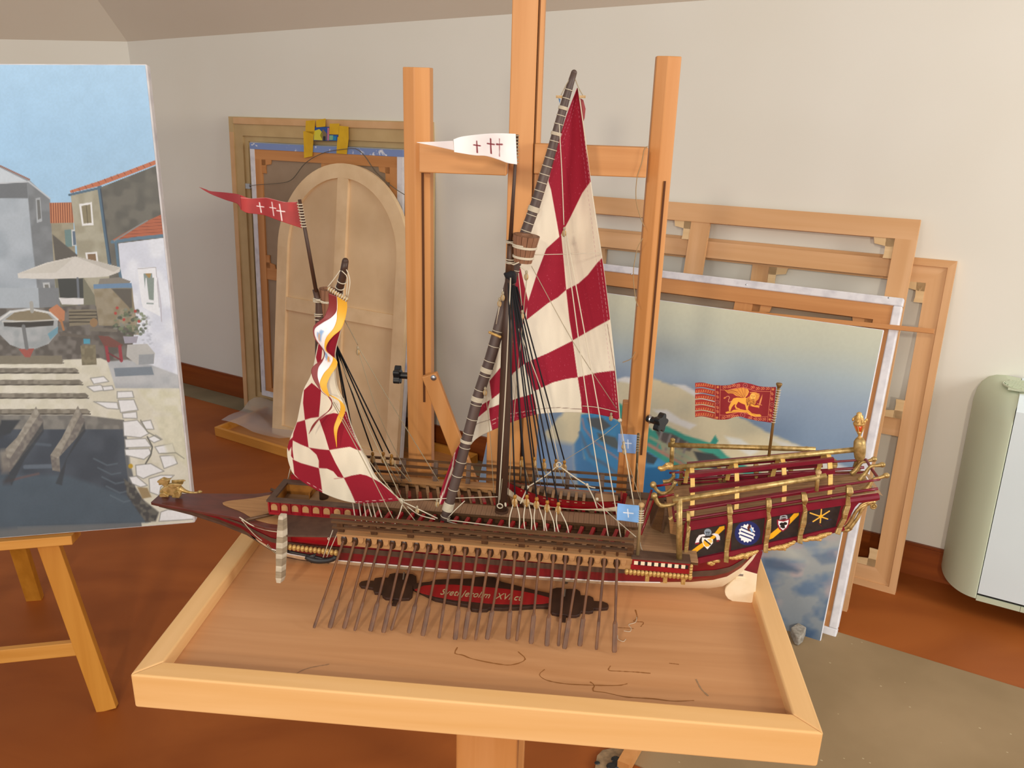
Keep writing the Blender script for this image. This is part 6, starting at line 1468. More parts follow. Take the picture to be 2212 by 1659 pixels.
lines = [  # (points, radius, material)
    ([(1103, 600, -.012), (1092, 840, -.013), (1077, 1090, -.014)], .0011, 'rope'),
    ([(1208, 268, .03), (1214, 380, .028), (1218, 486, .026)], .0008, 'rope'), ([(1219, 502, .024), (1270, 880, -.03), (1315, 1166, -.105)], .0010, 'rope'), ([(1223, 502, .024), (1292, 880, -.03), (1342, 1167, -.105)], .0010, 'rope'),
    ([(1340, 911, .080), (1348, 960, .0), (1369, 1090, -.06)], .0010, 'rope'), ([(1148, 575, 0), (1240, 742, .01), (1334, 886, .082)], .0006, 'ropedk'),
    ([(1152, 550, 0), (1215, 549, .02), (1300, 546, .06)], .0006, 'rope'), ([(1335, 915, .08), (1290, 950, .05), (1210, 1000, .05)], .0005, 'ropedk'), ([(1341, 911, .080), (1345, 960, .01), (1390, 1100, -.02)], .0005, 'ropedk'),
    ([(1207, 1004, .03), (1175, 1030, .03), (1140, 1052, .03)], .0013, 'rope'), ([(1140, 1052, .03), (1132, 1070, .01), (1124, 1088, 0)], .0013, 'rope'), ([(1210, 1008, .03), (1240, 1030, .03), (1268, 1048, .03)], .0013, 'rope'), ([(1268, 1048, .03), (1282, 1075, .01), (1290, 1098, 0)], .0013, 'rope'),
    ([(1268, 1048, .03), (1276, 1052, .03), (1286, 1054, .03)], .0011, 'rope'), ([(1288, 1084, .01), (1330, 1122, -.04), (1374, 1160, -.09)], .0008, 'rope'),
    ([(966, 1123, -.06), (1150, 1146, -.08), (1353, 1169, -.104)], .0011, 'rope'), ([(966, 1126, -.06), (1020, 1142, -.085)], .0010, 'rope'),
    ([(868, 1081, -.057), (905, 1079, -.05), (944, 1078, -.04)], .0012, 'rope'), ([(868, 1083, -.057), (900, 1098, -.055), (945, 1120, -.05)], .0012, 'rope'), ([(872, 1080, -.057), (1075, 1073, -.014)], .0008, 'rope'),
    ([(870, 1087, -.057), (862, 1112, -.08), (850, 1138, -.108)], .0011, 'rope'), ([(880, 1094, -.055), (905, 1112, -.06), (940, 1122, -.06)], .0010, 'rope'),
    ([(744, 690, .0), (760, 720, .01), (773, 745, .02)], .0008, 'ropedk'), ([(775, 752, .02), (850, 880, .05), (948, 1040, .10)], .0008, 'ropedk'), ([(772, 752, .02), (820, 900, .05), (890, 1044, .10)], .0007, 'ropedk'),
    ([(735, 780, -.02), (785, 900, .0), (868, 1078, -.05)], .0008, 'ropedk'), ([(717, 868, -.05), (780, 985, -.062), (853, 1128, -.10)], .0008, 'ropedk'), ([(721, 868, -.05), (790, 985, -.062), (905, 1136, -.10)], .0008, 'ropedk'),
    ([(1086, 625, -.01), (1076, 680, -.012)], .0008, 'rope'), ([(1082, 640, -.01), (1072, 700, -.01)], .0008, 'rope'), ([(1123, 575, -.02), (1134, 583, -.02), (1138, 590, -.02)], .0009, 'rope'), ([(1139, 590, -.02), (1130, 680, -.01), (1110, 900, 0), (1098, 1070, .01)], .0007, 'ropedk'),
    ([(1120, 590, -.01), (1127, 660, -.01)], .0007, 'rope'), ([(1120, 710, -.01), (1175, 860, .02), (1208, 1000, .05)], .0009, 'rope'), ([(1048, 835, -.012), (1060, 960, 0), (1067, 1070, .01)], .0006, 'ropedk'),
    ([(1090, 985, -.0), (1080, 1080, -.02)], .0006, 'ropedk'), ([(630, 1000, .03), (622, 1034, .04)], .0009, 'rope'), ([(1376, 1000, .10), (1385, 1090, .08)], .0006, 'ropedk'), ([(1378, 1130, -.1), (1384, 1180, -.09), (1392, 1195, -.09)], .0008, 'rope'),
    ([(1004, 1082, -.04), (985, 1100, -.05), (968, 1118, -.052)], .0009, 'rope'), ([(1334, 890, .080), (1290, 880, .078), (1258, 877, .076)], .0007, 'rope'),
]
for pts, r, m in lines: rod('rigging_line', [L(*p) for p in pts], r, M[m], n=5, sm=(10 if len(pts) > 2 else 0))
for i, (x0_, x1_) in enumerate(((762, 768), (775, 781), (786, 792), (794, 806), (804, 814), (814, 829))): rod('rigging_line', [L(x0_, 1086, -.06), L(x1_, 1126 + i, -.104)], .0011, M['rope'], n=5)
for x, y, w_ in ((773, 750, .02), (1219, 493, .024), (944, 1079, -.04), (901, 1094, -.055), (1137, 587, -.02), (1128, 672, -.01), (1320, 893, .080), (1347, 955, .005), (1349, 965, .004), (1086, 632, -.012), (1079, 645, -.012), (1048, 838, -.014)):
    o = block('pulley_block', L(x, y + 5, w_), M['ropedk'], .8)
mb = MB(); mb.torus(L(1207, 1004, .028), (0, 1, 0), .0045, .0012); mb.torus(L(1080, 1093, -.014), (0, 1, .2), .0050, .0012); mb.torus(L(1092, 1090, -.012), (1, 0, .2), .0030, .0014)
part('rope_ring', mb, M['rope'], smooth=True)
for (x, y, w_) in ((1140, 1052, .028), (1268, 1047, .028), (1290, 1078, .008)): mb = MB(); mb.sphere(L(x, y, w_), .003, 8, 5); part('sling_knot', mb, M['rope'], smooth=True)
# ================================================================== the stern
def cw(u): return .079 - .036*(u - .316)/.309       # half breadth of the castle side
n_side = np.array([-(cw(1)-cw(0)), -1.0, 0.0]); n_side = np.array([-( -0.1165), 1.0, 0]) 
def K(x, y, off=0.0):
    """measured point on the near flank of the castle"""
    d0 = np.array([.316, -(cw(.316)+off), 0]); nv = np.array([-.036/.309, 1.0, 0.0]); return SH.on(x, y, d0, nv)
def mir(p): return (p[0], -p[1], p[2])
c0 = lambda x, y: (1350 + x/3.607, 860 + y/3.607)       # detail sheets used while measuring
c1 = lambda x, y: (1560 + x/5.353, 940 + y/5.353)
c2_ = lambda x, y: (1380 + x/5.532, 930 + y/5.532)
castle = bpy.data.objects.new('stern_castle', None); COL.objects.link(castle); castle.parent = ship
def cpart(name, mb, m, smooth=False, bevel=0.0, label=None, kind=None): return part(name, mb, m, castle, smooth, bevel, label, kind)
def both(name, pts, th, m, bevel=0.0, off=0.0, nrm=(0.1165, -1, 0)):
    """flat piece on both flanks"""
    P = [K(*p, off) for p in pts]
    mb = MB(); mb.prism(P, nrm, th); cpart(name, mb, m, bevel=bevel)
    mb = MB(); mb.prism([mir(p) for p in P], (nrm[0], -nrm[1], 0), th); cpart(name, mb, m, bevel=bevel)
# flank: solid walls, closed underneath and across the stern
TOP = [c0(465, 975), c0(800, 925), c0(1110, 880), c0(1390, 830), c0(1735, 795), c0(1960, 757)]
BOT = [c0(500, 1293), c0(770, 1235), c0(1080, 1165), c0(1350, 1105), c0(1650, 1035), c0(1700, 1012)]
Pt = [K(*p) for p in TOP]; Pb = [K(*p) for p in BOT]
for i in range(6): Pb[i] = np.array([Pb[i][0], Pb[i][1], Pb[i][2]])
uT = [p[0] for p in Pt]; zT = [p[2] for p in Pt]; uB = [p[0] for p in Pb]; zB = [p[2] for p in Pb]
uu = np.linspace(min(uB[0], uT[0]), uT[-1], 60)
def zt_(u): return float(np.interp(u, uT, zT))
def zbt(u): return float(np.interp(u, uB, zB)) if u <= uB[-1] else zB[-1] + min(1, (u-uB[-1])/.016)*(zt_(u)-.009-zB[-1])
mb = MB(); G = [[(u, -cw(u), zbt(u)), (u, -cw(u), zt_(u)), (u, -cw(u)+.003, zt_(u)), (u, cw(u)-.003, zt_(u)), (u, cw(u), zt_(u)), (u, cw(u), zbt(u)), (u, 0, zbt(u)-.004), (u, -cw(u), zbt(u))] for u in uu]
G = [[g for k_, g in enumerate(row) if k_ not in (2, 3)] for row in G]
mb.grid([[r[5], r[0], r[1]] if False else [r[0], r[1]] for r in G]); mb.grid([[r[2], r[3]] for r in G]); mb.grid([[r[3], r[4], r[5]] for r in G]); cpart('castle_hull', mb, M['crimson'])
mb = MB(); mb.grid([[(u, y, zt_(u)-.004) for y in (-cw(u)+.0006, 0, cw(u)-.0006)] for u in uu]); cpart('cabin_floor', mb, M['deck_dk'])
def strip(name, top, bot_, th, m, off=0.0006):
    """longitudinal moulding following the flank"""
    n = 24; T_ = resample([K(*p, off) for p in top], n); B_ = resample([K(*p, off) for p in bot_], n)
    for s in (1, -1):
        mb = MB()
        for i in range(n-1):
            q = [T_[i], T_[i+1], B_[i+1], B_[i]]; f = [np.array([p[0], p[1]-th, p[2]]) for p in q]
            P = [*q, *f]; P = [(p[0], s*p[1], p[2]) for p in P]
            mb.add(P, [(4, 5, 6, 7), (0, 1, 5, 4), (2, 3, 7, 6)])
        cpart(name, mb, m)
strip('upper_moulding', [c0(470, 960), c0(1110, 862), c0(1700, 775), c0(1965, 745)], [c0(470, 1010), c0(1110, 918), c0(1700, 828), c0(1965, 790)], .0035, M['crimson'])
strip('lower_moulding', [c0(500, 1255), c0(770, 1200), c0(1080, 1130), c0(1350, 1070), c0(1700, 985)], [c0(500, 1298), c0(770, 1240), c0(1080, 1172), c0(1350, 1112), c0(1710, 1022)], .0035, M['crimson'])
for s in (1, -1):
    mb = MB(); a = K(*c0(1720, 800), .001); b_ = K(*c0(1965, 765), .001); mb.tube([(a[0], s*a[1], a[2]), (b_[0]+.002, s*b_[1], b_[2])], .0062, 8)
    cpart('rail_end', mb, M['crimson'])
# painted coats of arms: four panels
def arms(fn, quadp, name, label):
    n, m_ = 130, 90; a, b_, c, d = [np.array(p) for p in quadp]; Q = []
    for i in range(m_):
        for j in range(n): u, v = j/(n-1), i/(m_-1); Q.append((a*(1-u)+b_*u)*(1-v) + (d*(1-u)+c*u)*v)
    Q = np.array(Q); G_ = np.array([K(x, y, .0009) for x, y in Q])
    o = painted_grid(name, G_, m_, n, fn, M['enamel'], castle, SH, coords=(Q[:, 0], Q[:, 1]), smooth=False, label=label)
    back = MB(); back.prism([K(*p, .0007) for p in (a, b_, c, d)], (.1165, 1, 0), .0015); cpart('panel_board', back, M['black'])
    return o
BK = '#2b2422'
def a1(b):
    b.c[:] = srgb(BK); b.grain(6, .25); b.frame(1380, 930, 5.532)
    b.poly([(585, 1470), (700, 1380), (880, 1260), (965, 1150), (1022, 1138), (1025, 1175), (900, 1290), (760, 1400), (605, 1515)], '#f2b21c', 1)
    b.poly([(670, 1350), (690, 1290), (720, 1250), (770, 1238), (795, 1245), (790, 1262), (745, 1270), (722, 1310), (720, 1345)], '#f3eef0', .9).poly([(865, 1240), (900, 1228), (945, 1235), (968, 1265), (970, 1310), (930, 1312), (920, 1265), (895, 1250)], '#f3eef0', .9)
    b.poly([(670, 1345), (722, 1335), (718, 1360), (675, 1362)], '#8c1a2c', .9).poly([(928, 1310), (965, 1305), (955, 1330), (928, 1330)], '#8c1a2c', .9)
    b.ell(824, 1215, 44, 42, '#8a98a6', .9).poly([(790, 1215), (860, 1215), (855, 1255), (800, 1255)], '#8a98a6', .9).line([(800, 1215), (848, 1215)], 8, '#1d2228', .6).line([(812, 1215), (815, 1245)], 7, '#1d2228', .6).line([(835, 1215), (838, 1245)], 7, '#1d2228', .6)
    b.poly([(755, 1275), (800, 1285), (840, 1280), (885, 1300), (885, 1345), (820, 1420), (775, 1375), (752, 1320)], '#f6f3ec', .9).poly([(775, 1312), (860, 1345), (838, 1385), (800, 1390), (770, 1345)], '#eeb32a', .9)
    b.line([(788, 1308), (855, 1362)], 16, '#1c1a1c', .8).poly([(815, 1300), (862, 1290), (880, 1330), (862, 1345)], '#eeb32a', .9, a=.7)
def a2(b):
    b.c[:] = srgb(BK); b.grain(6, .25); b.frame(1560, 940, 5.353)
    b.ell(293, 1133, 148, 140, '#1c2a66', 1)
    pts = []
    for i in range(30):
        a = i/30*6.283; r = (1.0 if i % 2 else .84); pts.append((285 + 98*r*math.cos(a)*(1.02), 1135 + 112*r*math.sin(a)))
    b.poly(pts, '#f4f4f4', .8)
    for k_ in range(3): b.line([(228 - 0 + k_*-8, 1068 + k_*42), (368 - k_*14, 1128 + k_*36)], 15, '#1c2a66', .6)
    b.poly([(290, 1070), (310, 1030), (328, 1035), (330, 1065), (350, 1120), (300, 1110)], '#5b2a26', .7).poly([(315, 1085), (335, 1068), (355, 1105), (345, 1128)], '#7fb3e6', .7)
def a3(b):
    b.c[:] = srgb(BK); b.grain(6, .25); b.frame(1560, 940, 5.353)
    b.poly([(520, 1170), (640, 1075), (780, 960), (830, 905), (888, 898), (885, 925), (780, 1030), (590, 1190), (530, 1215)], '#f2b21c', 1)
    b.line([(668, 980), (680, 935), (712, 925), (745, 935), (752, 975)], 15, '#a7aab0', .8).poly([(683, 950), (742, 945), (745, 975), (688, 980)], '#a7aab0', .8).poly([(692, 962), (738, 958), (738, 980), (690, 982)], '#4e2228', .7)
    b.poly([(632, 975), (710, 982), (785, 960), (782, 1010), (760, 1070), (700, 1118), (655, 1085), (635, 1030)], '#8c1a30', .9).poly([(648, 990), (710, 1000), (768, 980), (762, 1025), (740, 1070), (702, 1100), (668, 1070), (650, 1030)], '#f6f3f2', .8)
    b.ell(690, 1030, 26, 20, '#191516', .6).ell(728, 1022, 24, 18, '#191516', .6).ell(705, 1055, 20, 24, '#191516', .6).ell(685, 1060, 15, 10, '#191516', .6).line([(705, 1030), (725, 1075)], 9, '#191516', .6)
def a4(b):
    b.c[:] = srgb(BK); b.grain(6, .25); b.frame(1560, 940, 5.353)
    for p in (((1148, 860), (1134, 1012)), ((1018, 900), (1220, 970)), ((1240, 878), (1050, 1000))): b.line(list(p), 15, '#f0b848', .7)
    b.ell(1142, 938, 20, 20, '#f6b020', .8); b.line([(1000, 1020), (1050, 1008)], 8, '#262a58', .9, .8).line([(1205, 985), (1260, 975)], 8, '#262a58', .9, .8).line([(1115, 1025), (1150, 1050)], 8, '#6a1c28', .9, .8)
arms(a1, [c0(500, 1035), c0(785, 985), c0(772, 1195), c0(500, 1255)], 'painted_panel', 'black panel with yellow bend, helmet and bee-striped shield')
arms(a2, [c0(832, 980), c0(1092, 935), c0(1065, 1140), c0(825, 1195)], 'painted_panel', 'black panel with blue disc and white and blue striped charge')
arms(a3, [c0(1125, 932), c0(1365, 890), c0(1345, 1075), c0(1115, 1128)], 'painted_panel', 'black panel with yellow bend and red bordered white shield')
arms(a4, [c0(1410, 882), c0(1684, 835), c0(1640, 1005), c0(1390, 1062)], 'painted_panel', 'black panel with six pointed yellow star')
# gold bracket posts down the flank
BR_ = [[(478, 880, 505, 880), (475, 935, 508, 930), (482, 945, 500, 990), (478, 1040, 512, 1000), (470, 1090, 500, 1070), (462, 1150, 495, 1135), (458, 1210, 488, 1200)],
       [(793, 830, 830, 828), (792, 872, 838, 872), (795, 900, 832, 905), (800, 960, 838, 950), (795, 1010, 832, 1010), (782, 1090, 820, 1085), (772, 1180, 808, 1175), (766, 1262, 803, 1268)],
       [(1098, 780, 1138, 778), (1095, 830, 1138, 826), (1100, 870, 1128, 885), (1105, 940, 1138, 925), (1092, 1000, 1135, 985), (1088, 1060, 1128, 1055), (1078, 1130, 1115, 1120), (1072, 1188, 1110, 1192)],
       [(1372, 735, 1412, 735), (1370, 780, 1418, 775), (1380, 810, 1405, 830), (1385, 880, 1418, 865), (1365, 960, 1408, 960), (1360, 1000, 1395, 1005), (1345, 1060, 1382, 1060), (1336, 1112, 1378, 1125)],
       [(1722, 680, 1765, 678), (1715, 720, 1770, 715), (1722, 745, 1750, 765), (1712, 830, 1755, 830), (1690, 880, 1730, 890), (1688, 930, 1722, 935), (1650, 1000, 1692, 1000), (1628, 1040, 1668, 1052)]]
for row in BR_:
    for s in (1, -1):
        mb = MB(); rws = []
        for k_, (x0_, y0_, x1_, y1_) in enumerate(row):
            out = .0065 + (.003 if k_ in (1,) else 0) + .0018*math.sin(k_*1.9)
            a = K(*c0(x0_, y0_), .002); b_ = K(*c0(x1_, y1_), .002)
            rws.append([(a[0], s*(a[1]+.002), a[2]), (a[0], s*(a[1]-out), a[2]), (b_[0], s*(b_[1]-out), b_[2]), (b_[0], s*(b_[1]+.002), b_[2])])
        for i in range(len(rws)-1): mb.hexa([*rws[i+1], *rws[i]])
        cpart('bracket', mb, M['gold'], bevel=.0012)
# gilded carvings hanging under the lower moulding
def carving(pts):
    P = [K(*c0(*p), .004) for p in pts]; mb = MB(); rr = random.Random(int(pts[0][0]))
    C = resample(P, 16)
    for i, p in enumerate(C):
        t_ = i/15; r = .0026 + .0022*math.sin(math.pi*t_) + rr.uniform(-.0004, .0006); mb.sphere((p[0], p[1]-.002, p[2] + rr.uniform(-.001, .001)), r, 8, 5, (1.4, .8, .9))
    c = C[8 if len(pts) > 2 else 7]
    for dx in (-.004, 0, .004): mb.sphere((c[0]+dx, c[1]-.002, c[2]-.004), .0028, 8, 5)
    cpart('gilt_carving', mb, M['goldlt'], True)
    mb2 = MB(); mb2.add([mir(v) for v in mb.v], mb.f); cpart('gilt_carving', mb2, M['goldlt'], True)
for p in (((822, 1245), (930, 1222), (1028, 1190)), ((1120, 1172), (1220, 1158), (1315, 1118)), ((1388, 1102), (1490, 1085), (1600, 1045))): carving(p)
mb = MB(); rr = random.Random(2)
for i in range(8): p = K(*c0(655 + i*10, 1293 - i*4), .001); mb.sphere((p[0], p[1]+.0, p[2]+rr.uniform(-.002, .002)), .0036, 8, 5, (1.2, .8, 1))
cpart('gilt_mask', mb, M['goldlt'], True)

# open gallery above: plank deck, red balustrades, wooden flank strakes
def zsym(u): return float(np.interp(u, [.300, .316, .625, .66], [.209, .212, .278, .285]))
def hsym(u): return float(np.interp(u, [.300, .316, .625], [.0765, .075, .040]))
U0, U1 = .302, .632; ug = np.linspace(U0, U1, 20)
npl = 10
for j in range(npl):       # deck planks run fore and aft
    f0, f1 = -1 + 2*j/npl, -1 + 2*(j+1)/npl; mb = MB()
    rows = [[(u, hsym(u)*.97*f0 + .0003, zsym(u)-.026), (u, hsym(u)*.97*f1 - .0003, zsym(u)-.026)] for u in ug]
    mb.grid(rows); mb.grid([[(a[0], a[1], a[2]-.003) for a in r] for r in rows]); cpart('deck_plank', mb, M['deck'])
for s in (1, -1):
    mb = MB(); mb.grid([[(u, s*(hsym(u)+.001), zsym(u)-.022), (u, s*(cw(u)+.001), zt_(u)+.001)] for u in ug]); cpart('flank_planking', mb, M['deck'])
    for dz_, r in ((0, .0021), (-.016, .0026)):
        mb = MB(); mb.tube([(u, s*(hsym(u)+.0015*(dz_ < 0)), zsym(u)+dz_) for u in ug], r, 6); cpart('balustrade_rail', mb, M['crimson'], True)
    for f in (.06, .3, .53, .76, .95):
        if s > 0:
            u = U0 + (U1-U0)*f; mb = MB(); mb.beam((u, s*(hsym(u)+.002), zsym(u)-.026), (u+.004, s*(hsym(u)+.004), zsym(u)+.004), .006, .004, (0, 1, 0)); cpart('baluster', mb, gp)
mb = MB(); mb.tube([(U1, -hsym(U1), zsym(U1)), (U1-.001, 0, zsym(U1)), (U1, hsym(U1), zsym(U1))], .0024, 6); cpart('balustrade_rail', mb, M['crimson'])
mb = MB(); mb.tube([(U0, -hsym(U0), zsym(U0)-.012), (U0, -hsym(U0)*.45, zsym(U0)-.008)], .002, 6); cpart('balustrade_rail', mb, M['crimson'])
# counter (stern face) planking
mb = MB(); mb.grid([[(U1+.002, y*hsym(U1), zsym(U1)-.026), (U1+.01, y*cw(.63), zt_(.63)-.0)] for y in np.linspace(-1, 1, 5)]); cpart('counter', mb, M['deck'])
# cabin front and doorway
zf0, zf1 = .139, .205
mb = MB(); mb.hexa([(.300, -.060, zf0+.02), (.345, -.060, zf0+.01), (.345, .060, zf0+.01), (.300, .060, zf0+.02), (.296, -.074, zf1-.02), (.345, -.074, zf1-.02), (.345, .074, zf1-.02), (.296, .074, zf1-.02)]); cpart('cabin_front', mb, M['teak'])
mb = MB(); 
for i in range(6):
    pass
dr = [c2_(230, 880), c2_(310, 905), c2_(285, 1200), c2_(150, 1232), c2_(150, 1190)]
o = bpy.data.objects.new('cabin_door', None); COL.objects.link(o); o.parent = ship
mb = MB(); P = [L(1405, 1137, -.028), L(1433, 1153, -.028), L(1436, 1092, -.028), L(1424, 1090, -.028)]; mb.prism(P, (0, 1, 0), .05); part('door_panel', mb, M['walnut_z'], o)
for i in range(7):
    a = L(1408 + i*3.0, 1141 + i*1.2, -.030); b_ = L(1425 + i*1.6, 1094 + i*.4, -.030); mb = MB(); mb.tube([a, b_], .0013, 5); part('door_slat', mb, M['walnut'], o)
# poop deck between waist and castle
n_ = 9
for i in range(n_):
    y0_ = -.112 + i*.2240/n_; mb = MB(); mb.box(UB-.012, .345, y0_+.0003, y0_+.2240/n_-.0003, .1365, .1392); part('poop_plank', mb, M['deck'])
mb = MB(); mb.box(UB-.012, .345, -.112, .112, .132, .1364); part('poop_beam', mb, M['walnut'])
# ladder struts in red
for a, b_ in (((1408, 1058, .012), (1386, 1124, -.02)), ((1412, 1080, -.012), (1384, 1155, -.062)), ((1418, 1050, .01), (1450, 1045, .0)), ((1422, 1074, -.03), (1456, 1068, -.03))): rod('red_strut', [L(*a), L(*b_)], .0021, M['red'], n=6)
# horn shaped brackets at the front of the castle
for pts in (((1411, 1047), (1420, 1060), (1432, 1066), (1448, 1058), (1457, 1044), (1459, 1040)), ((1413, 1072), (1424, 1090), (1440, 1092), (1460, 1086), (1462, 1068)), ((1446, 1122), (1455, 1116), (1462, 1108)), ((1432, 1041), (1446, 1039), (1455, 1030), (1454, 1022))):
    w_ = {1411: .0, 1413: -.045, 1446: -.06, 1432: .045}[pts[0][0]]
    rod('horn_bracket', [L(x, y, w_) for x, y in pts], [.0042, .003, .0036, .003, .0034, .004][:len(pts)] if len(pts) == 6 else list(np.linspace(.0042, .003, len(pts))), M['gold'], castle, n=8, sm=18)
for x, y, w_ in ((1411, 1047, 0), (1413, 1071, -.045)): mb = MB(); mb.sphere(L(x, y, w_), .0060, 10, 7); cpart('bracket_knob', mb, M['gold'], True)
# horns at the after end of the gallery
for k_, (pts, w_) in enumerate(((((1838, 1024), (1848, 1016), (1860, 1000), (1872, 997), (1888, 992)), .038), (((1856, 1038), (1868, 1024), (1880, 1008), (1892, 1006), (1906, 1004)), .0), (((1864, 1062), (1876, 1052), (1886, 1036), (1900, 1032), (1915, 1027)), -.038))):
    rod('stern_horn', [L(x, y, w_) for x, y in pts], [.005, .0044, .003, .0026, .004], M['gold'], castle, n=8, sm=20)
    mb = MB(); mb.sphere(L(*pts[-1], w_), .0046, 10, 7, (1.2, 1, 1)); cpart('bracket_knob', mb, M['gold'], True)
# scrolls on the quarter
for s in (1, -1):
    for pts, rr_ in ((((1835, 1142), (1852, 1120), (1864, 1098), (1880, 1084), (1890, 1085)), [.004, .003, .003, .003, .0042]), (((1820, 1144), (1836, 1130), (1850, 1104), (1866, 1092), (1885, 1086)), [.003]*5), (((1818, 1144), (1830, 1145), (1840, 1140)), [.004, .0036, .003]), (((1850, 1106), (1862, 1090), (1880, 1083), (1895, 1079)), [.0026]*4)):
        P = [L(x, y, -.036) for x, y in pts]; P = [(p[0], s*p[1], p[2]) for p in P]; rod('scroll', P, rr_, M['gold'], castle, n=7, sm=16)
    p = L(1875, 1100, -.036); mb = MB(); mb.torus((p[0]+.008, s*p[1], p[2]+.006), (0, 1, 0), .0042, .0016); mb.sphere((p[0]+.008, s*p[1], p[2]+.006), .003, 8, 5); cpart('volute', mb, M['gold'], True)

# pergola: cream ribs, red slats, gilded ridge and side poles
RI = [(1450, 1011), (1849, 971)]
ra, rb_ = L(*RI[0], 0), L(*RI[1], 0)
ridge = MB(); ridge.tube([ra, rb_], .0046, 12); cpart('ridge_pole', ridge, M['gold'], True)
hd = [L(x, y, 0) for x, y in ((1452, 1010), (1444, 1006), (1438, 1009), (1430, 1012), (1421, 1010))]
mb = MB(); mb.tube(smooth_curve(hd, 12), [.005, .0062, .0068, .0062, .006, .0056, .005, .0046, .0042, .004, .0034, .002], 9); mb.sphere(L(1440, 1003, -.003), .003, 8, 5); mb.tube([L(1436, 1013, 0), L(1426, 1017, 0)], [.0036, .0014], 7); cpart('beast_head', mb, M['goldlt'], True)
for s in (-1, 1):
    a, b_ = (L(1453, 1082, -.115), L(1784, 1028, -.054)) if s < 0 else (L(1444, 961, .115), L(1762, 971, .054))
    mb = MB(); mb.tube([a, b_], .0046, 12); cpart('side_pole', mb, M['gold'], True)
    # posts
    if s < 0: pp = [((1468, 1076, -.113), (1467, 1207, -.113), .0050), ((1767, 1020, -.058), (1764, 1060, -.058), .0034)]
    else: pp = [((1453, 952, .114), (1450, 1012, .114), .0042), ((1742, 966, .058), (1742, 1010, .058), .0040)]
    for p, q, r in pp:
        mb = MB(); mb.tube([L(*p), L(*q)], r, 10); cpart('pole_post', mb, M['gold'], True)
mb = MB(); mb.sphere(L(1768, 1020, -.058), .0052, 10, 7, (1, 1, .8)); cpart('bracket_knob', mb, M['blockw'], True)
mb = MB(); mb.sphere(L(1453, 950, .114), .0050, 10, 7, (1, 1, .7)); cpart('bracket_knob', mb, M['gold'], True)
ribs = [.332, .405, .482, .556]
def rib_pt(u, s):      # s from 0 at the ridge to 1 at the balustrade
    zr = float(np.interp(u, [ra[0], rb_[0]], [ra[2], rb_[2]])) - .004; h = hsym(u)*.96; zb0_ = zsym(u) - .020
    return (u, h*math.sin(s*math.pi/2*.98)*(.55+.45*s), zb0_ + (zr-zb0_)*(1 - s**1.9))
RX = [((1488, 1011), (1500, 1040), (1505, 1100)), ]
for u in ribs:
    for sg in (-1, 1):
        for k_ in range(6):
            a = rib_pt(u, k_/6); b_ = rib_pt(u, (k_+1)/6); mb = MB(); mb.beam((a[0], sg*a[1], a[2]), (b_[0], sg*b_[1], b_[2]), .0042, .0072, (1, 0, 0))
            if k_ == 0: acc = MB()
            acc.add(mb.v, mb.f)
        cpart('rib', acc, M['butter'])
for sg in (-1, 1):
    for f in (.30, .58, .86):
        mb = MB(); pts = [rib_pt(u, f) for u in np.linspace(.326, .562, 12)]
        mb.tube([(p[0], sg*(p[1]+.002), p[2]+.003) for p in pts], .0047, 4); cpart('slat', mb, M['crimson'])

# stern lantern on its rounded post
lp = MB(); a, b_ = L(1857, 993, 0), L(1857, 947, 0); lp.tube([a + (b_-a)*t_ for t_ in (0, .12, .35, .6, .85, 1)], [.0066, .0086, .0098, .0102, .0094, .0060], 16)
cpart('lantern_post', lp, M['gold'], True)
lan = bpy.data.objects.new('stern_lantern', None); COL.objects.link(lan); lan.parent = ship
def lt_(prof, name, m, n=12):
    mb = MB(); mb.tube([L(1857 - (948-y)*.02, y, 0) for y, r in prof], [r for y, r in prof], n); return part(name, mb, m, lan, True)
lt_([(948, .002), (944, .0036), (941, .002), (938, .0030), (934, .0044), (931, .0050)], 'lantern_stem', M['goldlt'])
lt_([(932, .0044), (916, .0086)], 'lantern_glass', M['amber'], 6)
for j in range(6):
    a_ = j*math.pi/3; c_ = L(1856.6, 932, 0); d_ = L(1856, 916, 0); mb = MB()
    mb.tube([(c_[0] + .0048*math.cos(a_), c_[1] + .0048*math.sin(a_), c_[2]), (d_[0] + .0090*math.cos(a_), d_[1] + .0090*math.sin(a_), d_[2])], .0010, 5); part('lantern_bar', mb, M['goldlt'], lan)
lt_([(917, .0088), (914, .0100), (912, .0094), (909, .0072), (905, .0080), (902, .0062), (899, .0068), (896, .0040), (893, .0044), (890, .0012)], 'lantern_crown', M['goldlt'])
for j in range(6):
    a_ = j*math.pi/3; d_ = L(1856, 914, 0); mb = MB(); mb.sphere((d_[0]+.0106*math.cos(a_), d_[1]+.0106*math.sin(a_), d_[2]+.006), .0022, 7, 5, (1, 1, 1.6)); part('crown_leaf', mb, M['goldlt'], lan, True)

# rudder
rk = lambda x, y: L(1560 + x/10.37, 1180 + y/10.37, -.004)
mb = MB(); mb.prism([rk(*p) for p in ((480, 535), (785, 622), (775, 760), (752, 1000), (745, 1120), (725, 1200), (690, 1252), (620, 1290), (560, 1303), (470, 1303), (380, 1290), (250, 1245), (130, 1180), (75, 1100), (58, 1030), (70, 960), (90, 920), (170, 840), (250, 760), (330, 690), (400, 620))], (0, 1, 0), .006)
rud = part('rudder', mb, M['cream'], bevel=.0012)
mb = MB(); mb.prism([rk(*p) for p in ((480, 535), (785, 622), (840, 380), (912, 120), (640, 60), (600, 230), (560, 380))], (0, 1, 0), .006); part('rudder_stock', mb, M['crimson'], rud, bevel=.0008)
mb = MB(); mb.prism([rk(*p) for p in ((395, 600), (470, 440), (560, 290), (650, 150), (680, 160), (600, 310), (480, 500), (450, 545))], (0, -1, 0), .0012); part('rudder_edge', mb, M['black'], rud)
